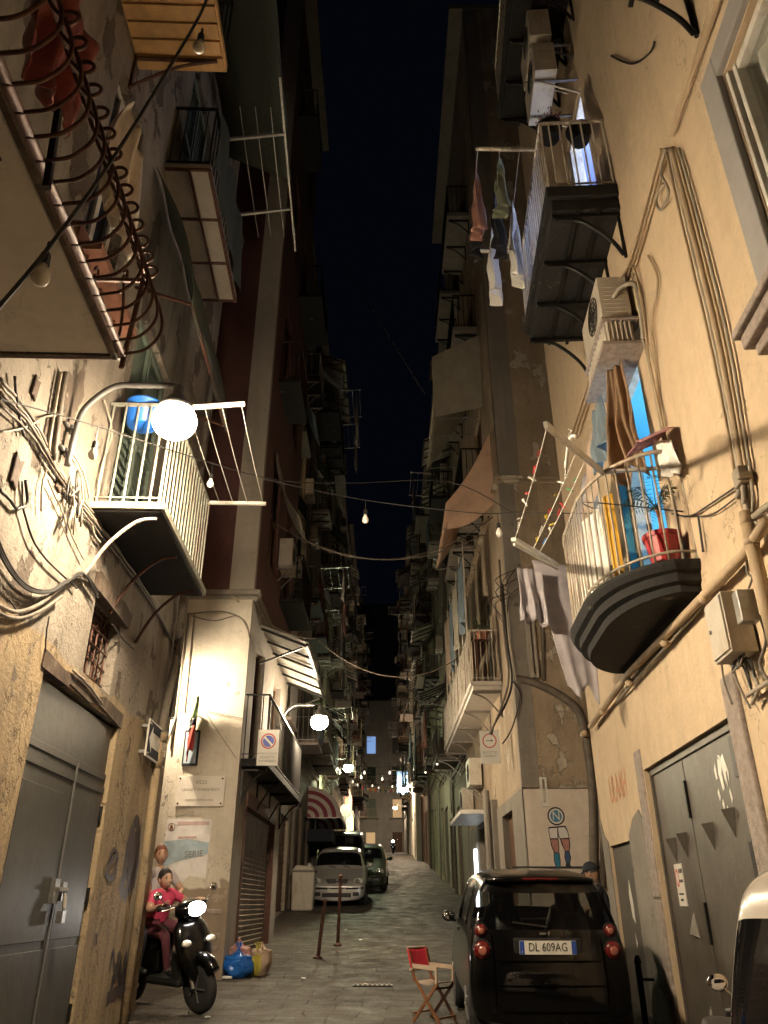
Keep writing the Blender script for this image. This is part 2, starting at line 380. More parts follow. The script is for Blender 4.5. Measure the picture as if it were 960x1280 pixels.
M['leaf'] = mat('leaf', (.05, .085, .03), .5, 0, .4, 20, 0)
M['redleaf'] = mat('red leaves', (.24, .03, .025), .5, 0, .4, 20, 0)
M['net'] = mat('dark green netting', (.035, .042, .03), .8, 0, .4, 30, .3)
M['cyanwall'] = mat('turquoise room paint', (.13, .56, .80), .7, 0, .06, 3, .05)
M['bluewall'] = mat('pale blue curtain', (.36, .44, .68), .8, 0, .08, 6, .1)
M['bulb'] = mat('opal bulb glass', (.78, .74, .66), .15, 0, .03, 6, 0, coat=.5)
M['rollshutter'] = mat('dirty roller shutter', (.15, .125, .10), .5, .3, .35, 5, .15, dirt=(.35, .29, .23))
M['brickred'] = mat('red brick', (.22, .095, .06), .8, 0, .25, 14, .3)
M['paper'] = mat('torn poster paper', (.66, .64, .64), .7, 0, .14, 9, .1)
M['paperblue'] = mat('faded blue print', (.34, .43, .50), .7, 0, .22, 9, .1)
M['paperpink'] = mat('faded pink print', (.50, .37, .36), .7, 0, .15, 9, .1)
M['spray'] = mat('dark spray paint', (.055, .042, .045), .6, 0, .3, 14, 0)
M['sprayred'] = mat('thin red spray paint', (.58, .27, .14), .8, 0, .2, 14, 0)
M['lampglow'] = emis('lit street lamp bowl', LAMP, 620)
_nt = M['lampglow'].node_tree; _ge = N(_nt, 'ShaderNodeNewGeometry'); _d = N(_nt, 'ShaderNodeVectorMath', operation='DOT_PRODUCT'); _d.inputs[1].default_value = (.70, .52, -.49)
_nt.links.new(_ge.outputs['Normal'], _d.inputs[0]); _r = N(_nt, 'ShaderNodeMapRange'); _r.inputs[1].default_value = -.3; _r.inputs[2].default_value = .6; _r.inputs[3].default_value = 60; _r.inputs[4].default_value = 880
_nt.links.new(_d.outputs['Value'], _r.inputs[0]); _nt.links.new(_r.outputs[0], _nt.nodes['Principled BSDF'].inputs['Emission Strength'])     # made-up throw: bowl emits less on its wall side, keeping the plaster darker
M['lampglow2'] = emis('lit far lamp bowl', LAMP, 400)
M['lampend'] = emis('lit end lamp', (1., .76, .5), 420)
M['lampgreen'] = emis('lit greenish lamp bowl', (.92, 1.0, .62), 300)
M['lampwarm'] = emis('lit warm lamp', (1., .76, .5), 620)
M['headglow'] = emis('lit headlight', (1., .93, .85), 60)
M['roomglow'] = emis('lit ceiling lamp', (.92, .97, 1.), 75)
M['coolstrip'] = emis('lit neon strip', (.86, .95, 1.), 6)
M['shopglow'] = emis('lit shop window', (1., .82, .55), .8)
M['bluewin'] = emis('lit blue window', (.30, .52, 1.), .35)
M['tinybulb'] = emis('lit festoon bulb', (1., .86, .62), 1.2)
for k, c in dict(c1=(.55, .05, .04), c2=(.55, .42, .03), c3=(.04, .28, .09), c4=(.03, .14, .42), c5=(.62, .60, .55)).items():
    M[k] = mat('peg or flag colour ' + k[-1], c, .5, 0, .1, 10, 0)
# ------------------------------------------------------------------ kit: repeated kinds
def shutters(F, parent, s0, s1, z0, z1, m, d=-.08, open_=0., name='shutter'):
    b = MB(F.M); mid = (s0 + s1) / 2
    for a, e in ((s0 + .02, mid - .01), (mid + .01, s1 - .02)):
        b.box(a, a + .06, d - .02, d + .02, z0 + .02, z1 - .02); b.box(e - .06, e, d - .02, d + .02, z0 + .02, z1 - .02)
        for z in (z0 + .02, (z0 + z1) / 2 - .04, z1 - .1): b.box(a + .061, e - .061, d - .019, d + .019, z, z + .08)
        n = int((z1 - z0) / .11)
        for k in range(1, n):
            z = z0 + .05 + k * (z1 - z0 - .1) / n
            b.quad((a + .06, d + .014, z - .03), (e - .06, d + .014, z - .03), (e - .06, d - .014, z + .03), (a + .06, d - .014, z + .03))
    b.box(s0 + .01, s1 - .01, d - .12, d - .05, z0 + .01, z1 - .01)
    return b.build(name, m, parent)
def window(F, parent, s0, s1, z0, z1, fm, d=-.14, w=.07, pane='glass', back=None, trim=None):
    b = MB(F.M); mid = (s0 + s1) / 2
    for a, e in ((s0, s0 + w), (s1 - w, s1), (mid - w * .6, mid + w * .6)): b.box(a + .002, e - .002, d - .03, d + .03, z0 + .002, z1 - .002)
    for a, e in ((z0, z0 + w), (z1 - w, z1)): b.box(s0 + w, s1 - w, d - .028, d + .028, a + .003, e - .003)
    f = b.build('window', fm, parent)
    p = MB(F.M); p.box(s0 + w, s1 - w, d - .006, d + .006, z0 + w, z1 - w); p.build('pane', M[pane], f)
    c = MB(F.M); c.grid(lambda u, v: (s0 + (s1 - s0) * u, d - .1 - .02 * math.sin(u * 38), z0 + (z1 - z0) * v), 36, 1)
    c.build('curtain', back or M['whitecloth'], f)
    return f
def balcony(F, parent, s0, s1, z, dep, th, ms, mr, h=1.0, sp=.12, br=3, bm=None, r=.009, d0=0.0, name='balcony', steps=1):
    b = MB(F.M)
    for k in range(steps):
        t = th / steps; q = k * .05
        b.box(s0 - q + .05 * (steps - 1), s1 + q - .05 * (steps - 1), d0 - .1 if k == 0 else d0, d0 + dep + q - .05 * (steps - 1), z + k * t + (.002 if k else 0), z + (k + 1) * t)
    sl = b.build(name, ms, parent, bevel=.012)
    a = MB(F.M); zt = z + th; e = d0 + dep - .04; x0, x1 = s0 + .04, s1 - .04
    for zz, ww in ((zt + .07, .02), (zt + h, .034)):
        a.bar((x0, d0, zz), (x0, e, zz), ww, ww * .7); a.bar((x1, d0, zz), (x1, e, zz), ww, ww * .7); a.bar((x0, e, zz), (x1, e, zz), ww, ww * .7)
    n = max(2, int((x1 - x0) / sp))
    for i in range(n + 1):
        x = x0 + (x1 - x0) * i / n; rr = .014 if i in (0, n) else r
        a.tube([(x, e, zt - .01), (x, e, zt + h)], rr, 5)
    n = max(1, int(dep / sp))
    for i in range(n):
        y = d0 + .03 + (e - d0) * i / n
        for x in (x0, x1): a.tube([(x, y, zt - .01), (x, y, zt + h)], r, 5)
    a.build('railing', mr, sl)
    for k in range(br):
        x = s0 + .15 + (s1 - s0 - .3) * (k / (br - 1) if br > 1 else .5); c = MB(F.M)
        c.bar((x, d0, z - .025), (x, d0 + dep * .92, z - .025), .04, .05)
        c.tube(smoothpath([(x, d0 + dep * .9, z - .05), (x, d0 + dep * .5, z - .16), (x, d0 + dep * .12, z - .42), (x, d0 + .02, z - .5)], 4), .017, 6)
        c.bar((x, d0 + .015, z - .03), (x, d0 + .015, z - .52), .03, .03)
        c.build('bracket', bm or mr, sl)
    return sl
def awning(F, parent, s0, s1, z0, z1, dep, m, mf, ribs=5, name='awning', corr=True):
    b = MB(F.M); n = int((s1 - s0) * 9) if corr else 6
    b.grid(lambda u, v: (s0 + (s1 - s0) * u, .02 + dep * v, z0 + (z1 - z0) * v + (.018 * math.sin(u * n * 3.1416) if corr else -.04 * math.sin(v * 3.14))), n * 2, 4)
    o = b.build(name, m, parent, smooth=True, solid=.012)
    f = MB(F.M)
    for k in range(ribs):
        x = s0 + .05 + (s1 - s0 - .1) * k / (ribs - 1); f.bar((x, .02, z0 - .05), (x, dep, z1 - .05), .035, .04)
    f.bar((s0, dep, z1 - .035), (s1, dep, z1 - .035), .04, .05); f.bar((s0, .04, z0 - .7), (s0 + .05, dep * .9, z1 - .07), .03); f.bar((s1, .04, z0 - .7), (s1 - .05, dep * .9, z1 - .07), .03)
    f.build('awning_frame', mf, o)
    return o
def ac_unit(F, s, d, z, label, w=.78, h=.55, dep=.28, group='air conditioners fixed to the house fronts'):
    t = thing('ac_unit', F.p(s, d, z), label, 'air conditioner', group)
    b = MB(F.M); b.box(s - w / 2, s + w / 2, d, d + dep, z, z + h)
    for k in range(7): b.box(s - w / 2 - .003, s - w / 2 + .01, d + .04, d + dep - .04, z + .08 + k * .055, z + .1 + k * .055)
    b.build('casing', M['acwhite'], t, bevel=.018)
    a = MB(F.M); cx = s - w * .14; X = Matrix(((1, 0, 0), (0, 0, 1), (0, 1, 0)))
    for rr in (.06, .11, .16, .205):
        a.tube([(cx + rr * math.cos(q * math.pi / 10), d + dep + .012, z + h / 2 + rr * math.sin(q * math.pi / 10)) for q in range(21)], .006, 4, False)
    for q in range(4):
        ang = q * math.pi / 4; a.bar((cx - .2 * math.cos(ang), d + dep + .01, z + h / 2 - .2 * math.sin(ang)), (cx + .2 * math.cos(ang), d + dep + .01, z + h / 2 + .2 * math.sin(ang)), .008)
    a.build('fan_grille', M['black'], t)
    for x in (s - w * .32, s + w * .32):
        c = MB(F.M); c.bar((x, d - max(d, .02), z - .02), (x, d + dep, z - .02), .03, .035); c.bar((x, d - max(d, .02) + .01, z - .3), (x, d + dep * .8, z - .03), .022)
        c.build('bracket', M['steel'], t)
    return t
def hang(name, a, b, drop, m, label, cat, waves=3, amp=.04, wfun=None, group=None, nu=26, nv=14, off=(0, 0, 0), skew=0.):
    a, b = V(a), V(b); x = (b - a); n = V((-x.y, x.x, 0)).normalized() if abs(x.x) + abs(x.y) > 1e-6 else V((1, 0, 0)); ph = random.random() * 6
    mb = MB(); mid = (a + b) / 2
    def fn(u, v):
        w = wfun(v) if wfun else 1.
        p = mid + x * ((u - .5) * w) + V((0, 0, -drop * v))
        k = .35 + .65 * v
        nz = noise.noise(V((u * 3.1 + ph, v * 2.2, ph))); n2 = noise.noise(V((u * 7.3, v * 5.1 + ph, ph * 2)))
        return p + V((0, 0, drop * .07 * nz * v)) + n * (amp * (1.1 * nz + .5 * n2) * v) + n * (amp * k * (.75 + .5 * nz) * (math.sin(u * waves * 6.283 + ph + v * 1.1) + .45 * math.sin(u * waves * 14 + v * 5 + ph * 2))) + x * (skew * v) + V(off) * v + V((0, 0, -drop * .05 * math.sin(u * 9 + ph) * v))
    mb.grid(fn, nu, nv)
    o = mb.build(name, m, None, smooth=True, solid=.004)
    return tag(o, label, cat, group)
SHIRT = lambda v: 1.0 if v < .30 else (.62 if v < .9 else .66)
TROUSERS = lambda v: .75 - .12 * v
def street_lamp(F, s, z, dep, label, glow, r=.2, rise=.72):
    t = thing('street_lamp', F.p(s, 0, z), label, 'street lamp', 'bracket street lamps along the lane')
    a = MB(F.M)
    a.tube(smoothpath([(s, .07, z - .05), (s, .08, z + .35), (s, .14, z + rise - .18), (s, .32, z + rise), (s, dep * .62, z + rise + .02), (s, dep - .02, z + rise + .02)], 6), .026, 10)
    for q in (z + .08, z + .3): a.bar((s - .09, .012, q), (s + .09, .012, q), .05, .02); a.bar((s, .01, q), (s, .07, q), .045)
    a.build('arm', M['greypipe'], t, smooth=True)
    c = F.p(s, dep, z + rise - .33)
    b = MB(); b.lathe([(.02, .37), (.045, .33), (.05, .26), (.07, .23), (r * .80, .135), (r * .86, .10), (r * .5, .10)], c, 28)
    b.build('shade', M['greypipe'], t, smooth=True)
    e = MB(); e.lathe([(r * .78, .10)] + [(r * math.cos(k * math.pi / 18), -r * .86 * math.sin(k * math.pi / 18)) for k in range(-2, 9)] + [(.004, -r * .86)], c, 32)
    e.build('lamp_bowl', glow, t, smooth=True)
    return t
def festoon(path, bulbs, label, r=.006, big=.034, n=12, lit=None, drop=.07, cable=None):
    t = thing('festoon_string', path[0], label, 'string lights', 'festoon strings across the lane')
    a = MB(); a.tube(path, r, 6); a.build('cable', cable or M['cabledark'], t)
    P = [V(p) for p in path]; L = [0]
    for i in range(1, len(P)): L.append(L[-1] + (P[i] - P[i - 1]).length)
    for q in bulbs:
        if isinstance(q, (int, float)):
            D = q * L[-1]; i = max(1, next((k for k in range(1, len(P)) if L[k] >= D), len(P) - 1))
            p = P[i - 1].lerp(P[i], (D - L[i - 1]) / max(1e-6, L[i] - L[i - 1]))
        else: p = V(q)
        b = MB(); R_ = big
        b.lathe([(R_ * .42, 0), (R_ * .5, -R_ * .5), (R_ * .95, -R_ * 1.4), (R_ * 1.0, -R_ * 1.9), (R_ * .8, -R_ * 2.5), (R_ * .35, -R_ * 2.85), (.001, -R_ * 2.92)], p - V((0, 0, drop + R_ * 1.6)), n)
        bo = b.build('bulb', lit or M['bulb'], t, smooth=True)
        k = MB(); k.tube([p, p - V((0, 0, drop))], r * .8, 5); k.lathe([(R_ * .3, 0), (R_ * .55, -R_ * .3), (R_ * .62, -R_ * 1.7), (R_ * .5, -R_ * 1.75)], p - V((0, 0, drop - R_ * .1)), 10)
        k.build('socket', M['black'], bo)
    return t
def pot_plant(name, base, label, pot, leafm, r=.14, h=.26, fronds=16, spread=.4, rise=.35, group=None, leafw=.03, trunk=0.):
    t = thing(name, base, label, 'potted plant', group); B = V(base)
    p = MB(); p.lathe([(r * .7, 0), (r * .98, h * .86), (r * 1.06, h * .87), (r * 1.08, h), (r * .96, h), (r * .9, h * .9), (.01, h * .88)], B, 20); p.build('pot', pot, t, smooth=False)
    top = B + V((0, 0, h * .9 + trunk))
    if trunk:
        s = MB(); s.tube(smoothpath([B + V((0, 0, h * .8)), B + V((.02, .01, h + trunk * .5)), top], 4), [.022 - .0007 * i for i in range(9)], 7); s.build('trunk', M['terracotta'], t)
    f = MB()
    for i in range(fronds):
        a = i * 2.399 + random.random() * .3; sp = spread * (.6 + .5 * random.random()); rs = rise * (.4 + .8 * random.random()); tip = V((math.cos(a), math.sin(a), 0))
        pts = [top + tip * (sp * q) + V((0, 0, rs * math.sin(min(q * 1.9, 3.1)) - sp * .35 * q * q * q)) for q in (0, .2, .4, .6, .8, 1.)]
        f.tube(pts, [.004, .004, .003, .003, .002, .001], 4)
        side = V((-tip.y, tip.x, 0))
        for q in range(1, 12):
            k = q / 12 * 5; i0 = min(int(k), 4); c = pts[i0].lerp(pts[i0 + 1], k - i0)
            for sg in (-1, 1):
                L = leafw * 4 * (1 - abs(q / 12 - .45)); e = c + side * (sg * L) + tip * (L * .6) - V((0, 0, L * .35))
                f.poly([c, c + (e - c) * .5 + tip * leafw * .3, e, c + (e - c) * .45 - tip * leafw * .25])
    f.build('frond', leafm, t)
    return t
def bushy(name, base, label, pot, leafm, r=.12, h=.2, n=220, sr=.2, group=None, cat='potted plant'):
    t = thing(name, base, label, cat, group); B = V(base)
    p = MB(); p.lathe([(r * .7, 0), (r, h * .86), (r * 1.07, h * .87), (r * 1.07, h), (r * .9, h * .93), (.01, h * .9)], B, 16); p.build('pot', pot, t)
    f = MB()
    for i in range(n):
        a, e = random.random() * 6.283, random.random(); rr = sr * (.35 + .65 * random.random())
        c = B + V((math.cos(a) * rr, math.sin(a) * rr, h + sr * 1.3 * e)); L = .03 + .03 * random.random(); d = V((random.uniform(-1, 1), random.uniform(-1, 1), random.uniform(-.6, .8))).normalized(); q = d.orthogonal().normalized()
        f.poly([c, c + d * L * .5 + q * L * .3, c + d * L, c + d * L * .5 - q * L * .3])
    for i in range(9):
        a = i * .7; f.tube([B + V((0, 0, h * .9)), B + V((math.cos(a) * sr * .6, math.sin(a) * sr * .6, h + sr))], .004, 4)
    f.build('foliage', leafm, t)
    return t
def wire(path, r, m, label, cat='cable', name='overhead_wire', group='wires strung over the lane'):
    b = MB(); b.tube(path, r, 6); return tag(b.build(name, m, None, smooth=True), label, cat, group)
# ------------------------------------------------------------------ the ground
b = MB(); ys = [-30, -15, -6, 0] + list(range(1, 40)) + list(range(40, 104, 4)) + [130, 200, 400]
xs = [-400, -60, -12, -4, 4, 12, 60, 400]
I = [[b.P((x, y, g(y))) for x in xs] for y in ys]
for i in range(len(ys) - 1):
    for j in range(len(xs) - 1): b.F([I[i][j], I[i][j + 1], I[i + 1][j + 1], I[i + 1][j]])
road = tag(b.build('street', M['paving'], None, smooth=True), 'dark basalt paved lane climbing between the houses', 'street', None, 'structure')

# ------------------------------------------------------------------ left house (weathered plaster, grey garage door)
FLs = (-5, 10.06)
LA = thing('old_plaster_house', FL.p(6, -3, g(6)), 'weathered house with grey double garage door under peeling cream plaster', 'house', 'houses along the lane')
holesL = [(5.8, 7.88, -.6, 3.1), (6.62, 7.45, 3.3, 4.02), (6.45, 7.85, 4.78, 7.3), (.9, 2.3, 4.9, 7.4), (4.75, 5.55, 6.5, 8.9), (6.8, 8.0, 9.62, 12.1), (3.0, 4.2, 9.6, 12.0), (6.8, 8., 13.8, 16.)]
b = MB(FL.M); b.wall(FLs[0], FLs[1], -.6, 18, holesL, .3)
b.wall(FLs[0], FLs[1], -.6, 18, [], 0, -6)
for s in FLs: b.quad((s, 0, -.6), (s, -6, -.6), (s, -6, 18), (s, 0, 18))
b.quad((FLs[0], 0, 18), (FLs[1], 0, 18), (FLs[1], -6, 18), (FLs[0], -6, 18))
b.build('wall', M['leftwall'], LA)
b = MB(FL.M); b.box(FLs[0], FLs[1] + .15, -6, .25, 18.003, 18.2); b.box(FLs[0], FLs[1] + .08, -6, .14, 17.86, 18.0); b.build('cornice', M['concrete'], LA)
FLd = FL.M @ Matrix.Translation((0, .11, 0))
# grey garage door with its frame, transom panel and ironmongery
b = MB(FLd)
for a, e in ((5.84, 6.98), (6.995, 7.84)):
    b.box(a, e, -.2, -.15, .12, 2.45)
    for z0, z1 in ((.25, 1.18), (1.24, 2.32)):
        b.box(a + .05, e - .05, -.15, -.142, z0, z1)
b.box(5.84, 7.84, -.2, -.155, 2.5, 3.06); b.box(5.84, 7.84, -.19, -.135, 2.44, 2.495); b.box(5.84, 7.84, -.155, -.14, 2.56, 2.62)
gd = b.build('garage_door', M['greydoor'], LA, bevel=.006)
b = MB(FLd); b.box(6.97, 7.0, -.14, -.13, .14, 2.6); b.build('door_seam', M['greypipe'], gd)
b = MB(FLd); b.box(7.03, 7.13, -.14, -.1, 1.52, 1.66); b.box(6.84, 6.95, -.14, -.1, 1.5, 1.68); b.tube([(6.88, -.09, 1.6), (7.1, -.09, 1.6)], .02, 8); b.tube([(7.02, -.08, 1.58), (7.0, -.06, 1.46), (7.04, -.06, 1.42), (7.07, -.08, 1.56)], .012, 6); b.box(6.98, 7.06, -.1, -.05, 1.36, 1.45); b.build('padlock', M['steel'], gd, bevel=.006)
for z in (.6, 1.5, 2.2):
    b = MB(FL.M); b.cyl((7.845, -.03, z), (7.845, -.03, z + .13), .016, 8); b.build('hinge', M['blackiron'], gd)
b = MB(FL.M)                                # broken timber lintel
b.prism([(5.72, 3.1), (6.3, 3.095), (6.34, 3.13), (6.9, 3.1), (7.2, 3.14), (7.95, 3.08), (7.96, 3.22), (7.3, 3.25), (7.1, 3.2), (6.5, 3.24), (6.2, 3.2), (5.72, 3.24)], -.05, .015)
b.build('lintel', M['oldwood'], LA)
b = MB(FL.M)                                # rusty grating in the hole in the wall
for k in range(6): b.tube([(6.66 + k * .15, -.1, 3.3), (6.64 + k * .155, -.1, 4.02)], .01, 5)
for k in range(5): b.tube([(6.62, -.09, 3.36 + k * .15), (7.45, -.09, 3.38 + k * .15)], .008, 5)
for k in range(22):
    x, z = random.uniform(6.65, 7.4), random.uniform(3.3, 3.95); b.tube([(x, -.08, z), (x + random.uniform(-.15, .15), -.12, z + random.uniform(-.2, .2)), (x + random.uniform(-.2, .2), -.07, z + random.uniform(-.3, .3))], .006, 4)
b.box(6.6, 7.47, -.3, -.28, 3.28, 4.04)
b.build('window_grating', M['rustiron'], LA)
b = MB(FL.M); b.prism([(6.52, 4.02), (7.55, 4.0), (7.58, 4.14), (7.3, 4.2), (6.9, 4.15), (6.5, 4.2)], -.05, .06); b.build('window_lintel', M['oldwood'], LA)
shutters(FL, LA, 6.45, 7.85, 4.78, 7.3, M['greenshutter'])
shutters(FL, LA, .9, 2.3, 4.9, 7.4, M['brownshutter']); shutters(FL, LA, 6.8, 8., 9.62, 12.1, M['greenshutter']); shutters(FL, LA, 3., 4.2, 9.6, 12., M['brownshutter']); shutters(FL, LA, 6.8, 8., 13.8, 16., M['greenshutter'])
window(FL, LA, 4.75, 5.55, 6.5, 8.9, M['white'], back=M['bluewall'])
b = MB(FL.M); b.box(4.5, 5.7, .0, .1, 6.28, 6.46); b.box(4.55, 5.65, 0, .28, 6.2, 6.277); b.box(4.62, 4.7, 0, .16, 6.02, 6.2); b.box(5.0, 5.08, 0, .16, 6.02, 6.2); b.box(5.4, 5.48, 0, .16, 6.02, 6.2); b.build('window_sill', M['brickred'], LA)

# balcony with bellied wrought iron rail, nearest on the left
b = MB(FL.M); b.box(-2.5, 3.86, -.1, .80, 4.6, 4.72); L1 = b.build('balcony', M['underside'], LA, bevel=.012)
b = MB(FL.M); b.box(-2.5, 3.9, .802, .835, 4.59, 4.73); b.box(3.862, 3.9, 0, .80, 4.59, 4.73); b.build('edge_strip', M['oldwood'], L1)
b = MB(FL.M); b.box(2.36, 2.43, .03, .7, 4.586, 4.598); b.build('edge_strip', M['rustiron'], L1)
b = MB(FL.M); b.box(-2.5, 3.86, .01, .05, 4.55, 4.598); b.build('edge_strip', M['rustiron'], L1)
b = MB(FL.M)
def belly(s, d, dirs, dird, zz=4.63, H=.66):
    pts = [(0, 0), (.06, .01), (.16, .04), (.235, .15), (.24, .28), (.185, .45), (.10, .57), (.06, H)]
    path = [(s + dirs * x, d + dird * x, zz + z) for x, z in pts]
    b.tube(smoothpath(path, 4), .0105, 6)
    c = [(s + dirs * (.105 + .048 * math.cos(a)), d + dird * (.105 + .048 * math.cos(a)), zz + H + .05 + .048 * math.sin(a)) for a in [math.pi * 1.1 - k * .42 for k in range(15)]]
    b.tube(c, .0105, 6)
k = -1.6
while k < 3.9: belly(k, .84, 0, 1); k += .128 + random.uniform(-.008, .008)
for d in (.3, .55, .75): belly(3.9, d, .7, 0, 4.74, .6)
for z, w, dd in ((4.64, .045, .855), (5.29, .03, .91)):
    b.bar((-2.5, dd, z), (3.93, dd, z), w, w * .6); b.bar((3.93, dd, z), (3.93, 0, z), w, w * .6)
b.tube([(3.93, .86, 4.55), (3.93, .9, 5.45)], .018, 8)
b.build('railing', M['rustiron'], L1, smooth=True)
b = MB(FL.M); b.bar((2.5, .9, 4.5), (2.45, .88, 5.0), .03); b.build('bracket', M['blackiron'], L1)
# small balcony with white rail beyond the lamp
L2 = balcony(FL, LA, 6.07, 8.17, 4.6, .63, .09, M['darkslab'], M['greyrail'], 1.08, .125, 0, r=.011)
b = MB(FL.M); b.box(6.04, 8.2, .55, .66, 4.62, 4.685); b.box(6.04, 6.12, 0, .66, 4.622, 4.686); b.build('edge_strip', M['greyrail'], L2)
for s, m in ((6.14, 'stone'), (7.0, 'rustiron'), (7.95, 'rustiron')):
    b = MB(FL.M); b.tube(smoothpath([(s, .58, 4.57), (s, .4, 4.53), (s, .18, 4.3), (s, .02, 3.98)], 5), .017, 8); b.build('bracket', M[m], L2)
b = MB(FL.M)                                # clothes rack of the white balcony
b.bar((6.12, .58, 5.74), (6.1, 1.27, 5.80), .035); b.bar((8.1, .58, 5.76), (8.14, 1.27, 5.78), .035)
for d in (.72, .88, 1.05, 1.24): b.tube(sag((6.1, d, 5.78), (8.12, d, 5.77), .03, 6), .004, 4)
b.build('clothes_rack', M['white'], L2)
b = MB(FL.M); b.grid(lambda u, v: (6.0 + 2.35 * u + .03 * math.sin(v * 9), .03 + .62 * math.sin(v * 1.5), 8.95 - 2.0 * v + .05 * math.sin(u * 13 + v * 3)), 30, 12); bl = b.build('sun_blind', M['net'], LA, smooth=True, solid=.006)  # added dark blind, put here to darken the pale upper wall
b = MB(FL.M); b.bar((6.05, .03, 7.2), (6.05, .64, 6.98), .025); b.bar((6.05, .64, 6.98), (8.3, .64, 6.98), .03); b.bar((8.3, .03, 7.2), (8.3, .64, 6.98), .025); b.build('added_blind_frame', M['rustiron'], bl)
# upper balconies
L3 = balcony(FL, LA, 6.3, 8.55, 9.3, .55, .1, M['quoin'], M['blackiron'], 1.05, .13, 0)
b = MB(FL.M); b.bar((6.3, .3, 9.29), (8.55, .3, 9.29), .03); b.bar((6.3, .54, 9.29), (8.55, .54, 9.29), .04); b.bar((6.3, .02, 9.29), (6.3, .55, 9.29), .03); b.bar((7.05, .02, 9.29), (7.05, .55, 9.29), .03); b.bar((7.8, .02, 9.29), (7.8, .55, 9.29), .03); b.bar((8.53, .02, 9.29), (8.53, .55, 9.29), .03); b.build('slab_beam', M['rustiron'], L3)
b = MB(FL.M)
b.bar((6.9, .5, 10.62), (6.9, 1.3, 10.78), .035); b.bar((8.16, .5, 10.62), (8.16, 1.3, 10.78), .035); b.bar((6.1, 1.3, 10.79), (9.0, 1.3, 10.78), .025)
for d in (.75, .95, 1.15): b.tube(sag((6.5, d, 10.75), (8.7, d, 10.75), .04, 6), .005, 4)
b.build('clothes_rack', M['steel'], L3)
b = MB(FL.M); b.grid(lambda u, v: (6.34 + 2.25 * u, .57 + .03 * math.sin(u * 21 + v * 4), 9.42 + 1.1 * v + .05 * math.sin(u * 15)), 40, 10); b.build('netting', M['net'], L3, smooth=True)
L4 = balcony(FL, LA, 2.5, 5.1, 9.32, .92, .12, M['wood'], M['blackiron'], 1.05, .14, 3, bm=M['rustiron'])
b = MB(FL.M)
for k in range(15): b.box(2.52 + k * .172, 2.66 + k * .172, .02, .9, 9.285, 9.318)
b.build('slat_soffit', M['wood'], L4)
L5 = balcony(FL, LA, 6.2, 8.7, 13.6, .7, .12, M['darkslab'], M['blackiron'], 1.05, .14, 3)
b = MB(FL.M); b.grid(lambda u, v: (6.0 + 3.0 * u, .05 + 1.1 * v, 12.95 - .55 * v + .05 * math.sin(u * 12)), 20, 5); b.build('awning', M['net'], LA, smooth=True, solid=.01)
# graffiti, flaked patch, downpipe on the corner
b = MB(FL.M)
def hitpath(F, pts, d): return [F.hit(x, y, d) for x, y in pts]
for pts, r in (([(150, 1115), (158, 1070), (165, 1040), (161, 1085), (170, 1060), (164, 1110)], .085), ([(155, 1125), (163, 1095), (168, 1070)], .06), ([(138, 1240), (146, 1205), (150, 1240), (158, 1205), (160, 1245)], .04), ([(134, 1085), (141, 1062), (146, 1075), (139, 1097), (131, 1092), (136, 1078), (145, 1068)], .026), ([(152, 1122), (156, 1080), (163, 1045), (170, 1025), (172, 1050), (168, 1090), (160, 1118)], .06), ([(157, 1100), (166, 1060), (171, 1040)], .07),
               ([(136, 1215), (141, 1190), (143, 1228), (148, 1192), (150, 1225), (156, 1190), (156, 1222), (163, 1200), (160, 1235)], .03), ([(133, 1250), (150, 1238), (158, 1250)], .06)):
    q = smoothpath(hitpath(FL, pts, .0), 6); b = MB(FL.M); ii = []
    for i, A in enumerate(q):
        t = (q[min(i + 1, len(q) - 1)] - q[max(i - 1, 0)]).normalized(); n = V((-t.z, 0, t.x)) * r * (.7 + .5 * random.random())
        e = .0035 + .0004 * i; ii.append((b.P(A - n + V((0, e, 0))), b.P(A + n + V((0, e, 0)))))
    for A, B2 in zip(ii, ii[1:]): b.F((A[0], A[1], B2[1], B2[0]))
    b.build('graffiti', M['spray'], LA)
b = MB(FL.M); b.tube([(9.28, .09, .1), (9.28, .09, 3.2)], .045, 12); b.tube([(9.28, .09, 2.9), (9.28, .09, 3.08)], .065, 12); b.tube([(9.28, .09, 3.2), (9.28, .09, 3.3)], .075, 12); b.tube([(9.3, .08, 3.3), (9.5, .1, 4.2), (9.55, .1, 9.)], .05, 10); b.tube([(9.8, .07, 3.6), (9.82, .07, 9.)], .035, 8)
b.tube(smoothpath([(9.28, .16, 3.1), (9.5, .2, 3.5), (9.75, .12, 3.2), (9.9, .08, 3.5)], 4), .012, 6); b.build('downpipe', M['leftwall'], LA, smooth=True)
# cables fixed on the plaster
def cab(F, parent, pts, r, m, d=.03, jit=.0, name='cable', n=5):
    b = MB(F.M); q = smoothpath([V(F.hit(x, y, d)) for x, y in pts], n)
    b.tube([p + V((random.uniform(-jit, jit), random.uniform(-jit, jit) * .5, random.uniform(-jit, jit))) for p in q], r, 7); return b.build(name, M[m], parent, smooth=True)
for k, o in enumerate((-6, -2, 2, 5, 9)):
    cab(FL, LA, [(0, 486 + o * 2.2), (40, 531 + o * 1.6), (70, 583 + o), (110, 640 + o), (150, 690 + o), (187, 745 + o * .6), (215, 800 + o * .3)], (.012, .008, .011, .006, .009)[k], ('cable', 'cablewhite', 'cable', 'cabledark', 'cable')[k], .03 + .012 * (k % 3), .006)
for k, o in enumerate((0, 5, 9)):
    cab(FL, LA, [(-10, 655 + o * 2), (12, 705 + o), (35, 732 + o * .6), (62, 738 + o * .3), (85, 724 + o * .4), (105, 716 + o * .2), (122, 738 + o)], .009, 'cabledark', .04 + k * .012)
